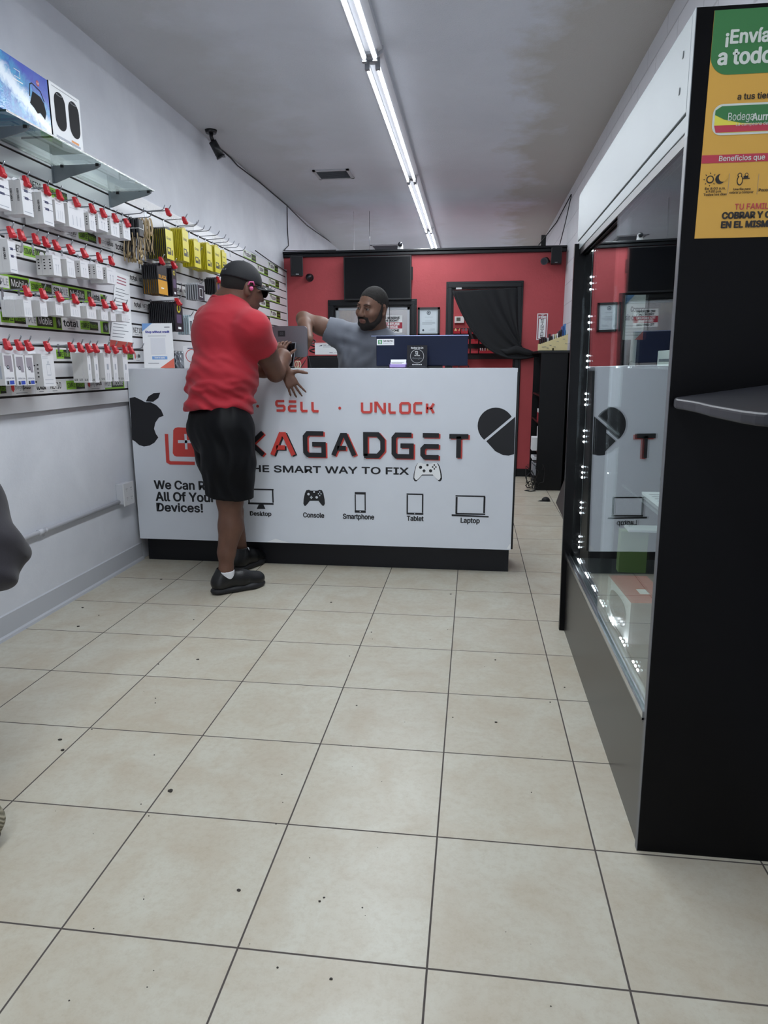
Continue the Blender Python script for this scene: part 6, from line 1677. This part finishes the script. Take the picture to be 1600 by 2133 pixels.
b.cone(hd-dH*.03-EZ*.05, nek-EZ*.04, .066, .078, .03); b.cone(hd-dH*.055-EZ*.07, nek-EZ*.02-dB*.02, .04, .06, .03)
b.cone(nek-EZ*.03, che, .085, .14, .05, dB, .8); b.cone(che, pel, .15, .16, .05, dB, .8)
b.chain([nek-EZ*.05, shR], [.07, .062], .03); b.chain([nek-EZ*.05, shL], [.07, .062], .03)
mR = Vector((elR.x+.01, 2.69, CZ1+.058))
b.chain([shR, shR.lerp(elR, .5), elR], [.066, .064, .050], .03); b.chain([elR, mR, wrR], [.050, .050, .032], .02)
b.chain([shL, shL.lerp(elL, .5), elL], [.062, .058, .048], .03); b.chain([elL, elL.lerp(wrL, .4), wrL], [.048, .044, .029], .02)
hand_prims(b, wrR, (0.16, 0.32, .75), (.1, .8, -.3), -1, (.45, .5, .55, .6), 1.0)
hand_prims(b, wrL, (.42, -0.05, -.80), (-.10, .9, -.1), 1, (.10, .22, .30, .40), 1.0, spread=.20, thumb=(.95, .05, .20), r0=.0076)
b.chain([hipR, knR], [.11, .072], .03); b.chain([knR, T(481, 1095, 2.245), T(472, 1150, 2.225), anR], [.060, .065, .046, .036], .02)
b.chain([hipL, knL], [.10, .07], .03); b.chain([knL, knL.lerp(anL, .35), anL], [.058, .062, .036], .02)
for an, hh, tt in ((anR, hr, tr), (anL, hl, tl)):
    d_ = (Vector((tt.x, tt.y, 0))-Vector((hh.x, hh.y, 0))).normalized(); b.cone(an, Vector((hh.x, hh.y, .05))+d_*.09, .036, .034, .02); b.cone(Vector((hh.x, hh.y, .05))+d_*.08, Vector((hh.x, hh.y, .042))+d_*.2, .034, .03, .02)
b.build('body', SK1, man)
# shirt
b = Body(0.006)
b.ell(pel+EZ*.03, (rB, dB, EZ), (.190, .172, .16), .06); b.ell(wai+dB*.02, (rB, dB, EZ), (.198, .185, .17), .08); b.ell(che-EZ*.01, (rB, dB, EZ), (.198, .155, .17), .07)
b.cone(che+EZ*.05, nek-EZ*.03, .15, .095, .06, dB, .9)
b.chain([nek-EZ*.065, shR], [.088, .084], .06); b.chain([nek-EZ*.055, shL], [.088, .076], .06)
b.cone(nek-EZ*.005-dB*.005, nek+EZ*.2, .083, .085, .006, sub=True)
slR = shR.lerp(elR, .54)
b.cone(shR, slR, .083, .082, .045); b.cone(shL, shL.lerp(elL, .55), .074, .076, .05)
b.cone(slR+(elR-shR).normalized()*.005, slR+(elR-shR).normalized()*.09, .085, .085, .006, sub=True)
fo = folds(.0085, [((.35, .2, 1), .075, 1.0), ((-.45, .3, 1), .11, .9), ((.6, 0, .8), .055, .5), ((.2, .1, 1), .045, .35)], 3)
def near_mask(X, Y, Z, c, r0, r1):
    return np.clip((np.sqrt((X-c.x)**2+(Y-c.y)**2+(Z-c.z)**2)-r0)/(r1-r0), .04, 1)
def shirt_fn(X, Y, Z):
    w = np.clip((1.34-Z)/.25, .12, 1.0)
    return fo(X, Y, Z)*w*near_mask(X, Y, Z, slR, .10, .2)
hemz = T(455, 858, 2.3).z
def hem(X, Y, Z):
    return (hemz-0.012+0.028*np.exp(-((X-T(440, 850, 2.3).x)/.10)**2)-0.05*(X-pel.x))-Z+0*Y
nkp = nek-EZ*.052
shirt = b.build('shirt', RED, man, fn=shirt_fn, cut=[hem])
m = MB(); cpt = nek-EZ*.004-dB*.005 
m.tube([cpt+rB*.086*math.cos(t_)+dB*.086*math.sin(t_)-EZ*(.010+.028*math.sin(t_)+.016*abs(math.cos(t_))) for t_ in [i*2*math.pi/32 for i in range(33)]], .009, 8)
m.build('collar', RED, man)
# seams and hem stitching of the sleeve
ax_ = (elR-shR).normalized(); e1 = ax_.orthogonal().normalized(); e2 = ax_.cross(e1)

# shorts
b = Body(0.006)
b.ell(pel-EZ*.05, (rB, dB, EZ), (.178, .165, .17), .06)
hmR, hmL = T(479, 1030, 2.255), Vector((knL.x-.01, knL.y, T(479, 1022, 2.255).z))
b.chain([hipR+EZ*.02, hipR.lerp(hmR, .5), hmR-EZ*.04], [.145, .132, .122], .05); b.chain([hipL+EZ*.02, hipL.lerp(hmL, .5), hmL-EZ*.03], [.135, .122, .112], .04)
fs_ = folds(.0035, [((1, .3, .12), .085, 1.0), ((.8, -.5, .2), .12, .8), ((1, .6, .5), .06, .4)], 8)
zr_, zl_ = hmR.z, hmL.z
b.build('shorts', SHORT, man, fn=fs_, cut=[lambda X, Y, Z: (zr_-0.012-.10*(X-hmR.x))-Z+0*Y])
MB().fbox(frame(T(424, 846, 2.20)+Vector((0, -.012, 0)), EX, EZ), 0, 0, .022, .005, 0, .0006).build('waist_label', M_greyink, man) if False else None
# socks, shoes
for nm, an, hh, tt in (('right', anR, hr, tr), ('left', anL, hl, tl)):
    b = Body(0.005); d_ = (Vector((tt.x, tt.y, 0))-Vector((hh.x, hh.y, 0))).normalized()
    base_ = Vector((hh.x, hh.y, .06))+d_*.085
    b.cone(base_, Vector((an.x, an.y, .135)).lerp(base_, .12), .042, .0435, .01)
    b.build('sock', mat('white_sock', '#e4e6ec', .9, bump=.3, bscale=300), man, cut=[lambda X, Y, Z: Z-.128+0*X+0*Y])
    shoe(man, hh, tt, nm, SHOE, SOLE)
# cap
b = Body(0.0045)
b.ell(PH(0, -.012, .032), AH, (.0955, .117, .107), .01)
cr = b.build('cap_crown', mat('black_cap_cotton', '#101116', .8, bump=.2, bscale=350), man, cut=[plane_cut(PH(0, 0, .028), -(AH[2]+AH[1]*.10))])
m = MB()
def brim(a, c_):
    t_ = (a-.5)*math.radians(150); rr = .102+.075*c_*math.cos(t_*.95)
    return Vector(PH(math.sin(t_)*min(rr, .100+.02*c_)*.86, .0+math.cos(t_)*rr*1.0, .040-.012*c_-.030*(math.sin(t_)**2)))
m.grid(brim, 24, 6)
m.build('cap_brim', mat('black_cap_cotton', '#101116', .8), man, solid=.004)
MB().sphere(PH(0, -.012, .1295), .007, 6, sc=(1, 1, .5)).build('cap_button', mat('black_cap_cotton', '#101116', .8), man)
m = MB(); cc_ = PH(-.030, -.113, .066) if False else PH(.0, -.118, .066)
def on_cap(x, z):      # a point on the back of the crown
    y_ = -.012-.1075*math.sqrt(max(0, 1-(x/.0878)**2-((z-.032)/.0985)**2)); return PH(x, y_, z)
for i, chh in enumerate('POLO'):
    p0 = Vector(on_cap(-.028+.014*i, .062)); p1 = Vector(on_cap(-.017+.014*i, .062)); p2 = Vector(on_cap(-.028+.014*i, .074))
    nn = (p1-p0).cross(p2-p0).normalized(); f_ = (p0, (p1-p0).normalized(), (p2-p0).normalized(), nn)
    m.text(f_, chh, (.0012, .001, .0095, .0095), .0012, 0, bold=.03)
m.build('cap_lettering', mat('pale_grey_thread', '#9da0a6', .7), man)
# hair below the cap, glasses, earpiece
b = Body(.0045); b.ell(PH(0, -.014, .024), AH, (.0865, .1075, .099), .01)
b.build('hair', mat('short_black_hair', '#15110f', .9, bump=.5, bscale=500), man, cut=[plane_cut(PH(0, -.05, -.030), -AH[2]), plane_cut(PH(0, .040, 0), AH[1]), plane_cut(PH(0, 0, .06), AH[2])])
m = MB(); q = PH(.088, -.012, .012)
m.tube([PH(.088, -.020, .010), PH(.092, -.016, .026), PH(.090, .004, .030), PH(.088, .014, .016)], .004, 8); m.sphere(PH(.090, -.002, -.002), .0115, 8)
m.build('earpiece', mat('pink_earpiece', '#c85a8c', .25), man)
m = MB()
for s_ in (-1, 1):
    m.tube([PH(s_*.082, -.01, .014), PH(s_*.082, .05, .016), PH(s_*.068, .108, .014)], .0032, 6)
    c0 = [PH(s_*(.036+.030*math.cos(t_)), .110-.006*abs(math.cos(t_)), .004+.022*math.sin(t_)) for t_ in [i*2*math.pi/16 for i in range(17)]]
    m.tube(c0, .003, 6); m.add([tuple(x) for x in c0[:-1]], [tuple(range(16))], 0)
m.tube([PH(-.008, .114, .008), PH(.008, .114, .008)], .003, 6)
m.build('glasses', mat('black_glasses', '#0d0d10', .15), man)

# ---------------------------------------------------------------- the shop assistant in grey behind the counter
SK2 = skin_mat('brown_skin', '#62473a', '#6e5042')
fo2 = folds(.0055, [((.3, 0, 1), .10, .8), ((1, 0, .15), .09, .9), ((.8, 0, -.6), .07, .6)], 5)
GREY = cloth_mat('charcoal_heather_jersey', '#6b6f78', '#62666f', .85)
ast = empty('person', (-0.45, 3.36, 0), 'person in grey T-shirt with short hair and beard, arm raised behind the counter', 'person')
hd = T(776, 643, 3.22); fH = Vector((-.50, -.84, -.12)).normalized(); uH = Vector((.17, 0, 1))
b = Body(0.005)
PH, AH = head_prims(b, hd, fH, uH, 1.06)
nek = T(781, 694, 3.30)
shR, shL = T(704, 694, 3.34), T(832, 722, 3.36)
elR = T(632, 664, 3.30); wrR = T(643, 706, 3.095)
elL = T(862, 790, 3.34); wrL = T(850, 800, 3.16)
che = T(764, 742, 3.38); wa = Vector((che.x+.01, 3.40, .98)); pel = Vector((che.x+.02, 3.42, .88))
b.cone(hd-fH*.035-EZ*.06, nek, .060, .064, .03); b.cone(nek, che, .07, .13, .05, EY, .75); b.cone(che, pel, .14, .13, .05, EY, .75)
b.chain([nek-EZ*.03, shR], [.06, .058], .03); b.chain([nek-EZ*.03, shL], [.06, .056], .03)
b.chain([shR, shR.lerp(elR, .5), elR], [.060, .054, .044], .03); b.chain([elR, elR.lerp(wrR, .35), wrR], [.045, .044, .028], .02)
b.chain([shL, elL], [.056, .044], .03); b.chain([elL, elL.lerp(wrL, .4), wrL], [.042, .042, .028], .02)
hand_prims(b, wrR, (-.45, .06, -.7), (-.2, -.7, .2), 1, (.3, .35, .4, .4), 1.0); hand_prims(b, wrL, (-.2, -.9, -.1), (0, 0, -1), -1, (.3, .3, .35, .4), 1.0)
for sx in (-1, 1):
    hp = pel+EX*sx*.09; kn = Vector((hp.x+sx*.01, hp.y, .48)); an = Vector((kn.x, kn.y+.02, .09))
    b.chain([hp, kn, kn.lerp(an, .3), an], [.09, .06, .06, .038], .03); b.cone(an-EZ*.03, an+Vector((0, -.12, -.05)), .036, .03, .02)
b.build('body', SK2, ast)
b = Body(0.006)
b.cone(nek-EZ*.03, che, .088, .155, .06, EY, .85); b.ell(che-EZ*.02, (EX, EY, EZ), (.195, .135, .16), .06); b.cone(che, pel+EZ*.02, .165, .165, .05, EY, .75)
b.chain([nek-EZ*.045, shR], [.080, .084], .06); b.chain([nek-EZ*.05, shL], [.080, .078], .06)
b.cone(nek-EZ*.012, nek+EZ*.2, .073, .075, .006, sub=True)
sl = shR.lerp(elR, .46); b.cone(shR, sl, .080, .074, .04); b.cone(sl+(elR-shR).normalized()*.004, elR, .078, .078, .006, sub=True)
b.cone(shL, shL.lerp(elL, .6), .074, .070, .04)
b.build('t_shirt', GREY, ast, fn=lambda X, Y, Z: fo2(X, Y, Z)*near_mask(X, Y, Z, sl, .11, .2)*near_mask(X, Y, Z, nek, .09, .16), cut=[lambda X, Y, Z: .86-Z+0*X+0*Y])
ck = nek-EZ*.012
MB().tube([ck+EX*.076*math.cos(t_)+EY*.076*math.sin(t_)+EZ*(.024*math.sin(t_)-.010*abs(math.cos(t_))) for t_ in [i*2*math.pi/32 for i in range(33)]], .008, 8).build('collar', GREY, ast)
m = Body(0.006)
for sx in (-1, 1):
    hp = pel+EX*sx*.085; m.chain([hp, Vector((hp.x+sx*.01, hp.y, .48)), Vector((hp.x+sx*.01, hp.y+.02, .10))], [.115, .085, .07], .03)
m.build('trousers', SHORT, ast)
for sx in (-1, 1):
    hx = pel.x+sx*.095; shoe(ast, Vector((hx, pel.y+.09, 0)), Vector((hx+sx*.02, pel.y-.20, 0)), '', SHOE, SOLE)
b = Body(.0045); b.ell(PH(0, -.014, .034), AH, (.0825, .1015, .0985), .01)
HAIR = mat('cropped_black_hair', '#14110f', .9, bump=.6, bscale=420, bdist=.003)
b.build('hair', HAIR, ast, fn=folds(.0012, [((1, .4, .2), .012, 1), ((.2, 1, .5), .011, 1)], 2), cut=[lambda X, Y, Z, P_=V3(PH(0, .070, .072)), n1=V3(AH[1]*.75-AH[2]*.66): (X-P_[0])*n1[0]+(Y-P_[1])*n1[1]+(Z-P_[2])*n1[2], plane_cut(PH(0, -.04, -.020), -AH[2]+AH[1]*.25)])
b = Body(.004)
R4 = lambda x, y, z: PH(x, y, z)
b.ell(PH(0, .034, -.074), AH, (.0565*1.06, .0565*1.06, .047*1.06), .02); b.ell(PH(0, .073, -.100), AH, (.026, .021, .022), .02)
for s_ in (-1, 1): b.cone(PH(s_*.066, .008, .0), PH(s_*.060, .022, -.06), .009, .016, .02)
b.cone(PH(-.026, .091, -.047), PH(.026, .091, -.047), .007, .007, .01)
for s_ in (-1, 1): b.cone(PH(s_*.063, .014, -.046), PH(s_*.047, .052, -.086), .016, .016, .02); b.cone(PH(s_*.0775, .006, .036), PH(s_*.071, .012, -.03), .006, .010, .012)

for s_ in (-1, 1): b.cone(PH(s_*.030, .086, -.047), PH(s_*.030, .078, -.085), .008, .010, .012)
b.ell(PH(0, .102, -.0625), AH, (.022, .02, .0105), .006, sub=True)
b.build('beard', mat('short_black_beard', '#171210', .95, bump=.6, bscale=500, bdist=.003), ast, cut=[lambda X, Y, Z, P_=V3(PH(0, .03, -.041)), n1=V3(AH[2]*.9-AH[1]*.0): np.where(((X-hd.x)*AH[0].x+(Y-hd.y)*AH[0].y+(Z-hd.z)*AH[0].z)**2 < .042**2, (X-P_[0])*n1[0]+(Y-P_[1])*n1[1]+(Z-P_[2])*n1[2], -1.0)])
for s_ in (-1, 1):
    e_ = MB().sphere(PH(s_*.0315, .0815, .0065), .0112, 10).build('eye', mat('eye_white', '#857d78', .35), ast)
    g_ = PH(s_*.0315, .0815, .0065); gd = (fH+Vector((-.12, 0, -.12))).normalized()
    MB().sphere(Vector(g_)+gd*.0066, .0062, 8).build('iris', mat('dark_iris', '#140d0a', .15), e_)
    MB().tube([PH(s_*.014, .100, .0275), PH(s_*.032, .098, .032), PH(s_*.052, .082, .026)], [.0022, .0028, .0016], 6).build('eyebrow', HAIR, ast)
    MB().tube([PH(s_*.018, .0935, .0105), PH(s_*.0315, .0965, .0145), PH(s_*.046, .0865, .0095)], .0028, 6).build('eyelid', SK2, ast)
MB().tube([PH(-.021, .094, -.060), PH(-.007, .1045, -.0565), PH(.007, .1045, -.0565), PH(.021, .094, -.060)], [.002, .0046, .0046, .002], 8).tube([PH(-.020, .093, -.066), PH(0, .102, -.0695), PH(.020, .093, -.066)], [.002, .0055, .002], 8).build('lips', mat('muted_lip', '#6d443c', .4), ast)

# ---------------------------------------------------------------- a seated person at the edge of the picture
JK = cloth_mat('dark_grey_jacket_cloth', '#37353b', '#2d2b30', .8, 700)
def cord_mat():
    m = bpy.data.materials.new('olive_corduroy'); t = NT(m); co = t.coord((1, 1, 1))
    w = t.new('ShaderNodeTexWave'); w.wave_type = 'BANDS'; w.bands_direction = 'DIAGONAL'; w.inputs['Scale'].default_value = 55; w.inputs['Distortion'].default_value = 1.0
    t.link(co, w.inputs['Vector'])
    t.link(t.mix(w.outputs['Fac'], hexc('#6e6a5a'), hexc('#a29c88')), t.b.inputs['Base Color']); t.b.inputs['Roughness'].default_value = .9
    t.bump(w.outputs['Fac'], .6, .004); return m
yS_ = 0.40
elb = T(-22, 1165, yS_)
sit = empty('person', (-1.20, 0.42, 0), 'person in dark grey jacket and olive corduroy trousers, only elbow and shin in view', 'person')
ch_ = Vector((elb.x-.46, yS_+.06, 1.0)); pe_ = Vector((elb.x-.46, yS_+.10, .56)); nk_ = Vector((elb.x-.46, yS_+.06, 1.22)); hd_ = Vector((elb.x-.47, yS_+.03, 1.38))
sL, sR = Vector((elb.x-.19, yS_+.05, 1.17)), Vector((elb.x-.65, yS_+.06, 1.13))
hnd = Vector((elb.x-.36, yS_-.22, .68)); elR2 = Vector((elb.x-.72, yS_-.06, .80)); hnR = Vector((elb.x-.58, yS_-.22, .68))
shn = atY(-80, 1740, 0.16)
kL, aL = Vector((shn.x-.02, .10, .50)), Vector((shn.x-.01, .20, .10)); kR, aR = Vector((shn.x-.40, .08, .50)), Vector((shn.x-.42, .18, .10))
b = Body(.006); head_prims(b, hd_, (.1, -1, -.2), (0, 0, 1), 1.0)
b.cone(hd_-EZ*.07, nk_, .058, .062, .03); b.cone(nk_, ch_, .07, .12, .05); b.cone(ch_, pe_, .13, .14, .05)
for s0, e0, h0, sd in ((sL, elb, hnd, 1), (sR, elR2, hnR, -1)):
    b.chain([s0, e0, e0.lerp(h0, .95)], [.055, .045, .03], .02); hand_prims(b, h0, (-.3*sd, -.7, 0), (0, 0, -1), sd, (.4, .45, .5, .5))
for k0, a0, sx in ((kL, aL, .09), (kR, aR, -.09)):
    b.chain([pe_+EX*sx, k0, a0], [.085, .06, .04], .03)
b.build('body', SK2, sit)
b = Body(.007); b.cone(nk_-EZ*.02, ch_, .085, .165, .06, EY, .85); b.cone(ch_, pe_, .17, .18, .05, EY, .85)
fj = folds(.008, [((.5, .3, 1), .10, 1), ((-.6, .2, 1), .13, .9), ((1, 0, .4), .07, .5)], 12)
for s0, e0, h0 in ((sL, elb, hnd), (sR, elR2, hnR)):
    b.chain([nk_-EZ*.05, s0], [.08, .085], .05); b.chain([s0, e0], [.092, .086], .04); b.chain([e0, e0.lerp(h0, .9)], [.078, .055], .04)
b.build('jacket', JK, sit, fn=fj, cut=[plane_cut(nk_+EZ*.06, EZ)])
b = Body(.007)
for k0, a0, sx in ((kL, aL, .09), (kR, aR, -.09)): b.chain([pe_+EX*sx-EZ*.02, k0, a0-EZ*.03], [.115, .085, .075], .04)
b.build('trousers', cord_mat(), sit, fn=folds(.004, [((0, 0, 1), .09, 1), ((.4, .3, 1), .07, .6)], 4))
b = Body(.005); b.ell(hd_+EZ*.03+EY*.012, (EX, EY, EZ), (.083, .102, .10), .01); b.build('hair', HAIR, sit, cut=[plane_cut(hd_+Vector((0, -.06, .05)), Vector((0, -.8, -.6)))])
for a0, tx in ((aL, .03), (aR, -.03)): shoe(sit, Vector((a0.x, a0.y+.06, 0)), Vector((a0.x+tx, a0.y-.22, 0)), '', SHOE, SOLE)
chx, chy = pe_.x, pe_.y
chair = empty('waiting_chair', (chx, chy, 0), 'black chair under the seated person at the picture edge', 'chair')
MB().box((chx-.20, chy-.25, .325), (chx+.20, chy+.17, .36)).build('seat', M_blackm, chair, bevel=.01)
MB().box((chx-.19, chy+.235, .60), (chx+.19, chy+.255, .9)).build('backrest', M_blackm, chair, bevel=.01)
for sx in (-1, 1):
    MB().tube([(chx+sx*.13, chy+.23, 0), (chx+sx*.13, chy+.21, .42), (chx+sx*.13, chy+.25, .88)], .011, 8).build('leg', M_steel, chair)
    MB().tube([(chx+sx*.13, chy-.23, 0), (chx+sx*.13, chy-.21, .33)], .011, 8).build('leg', M_steel, chair)
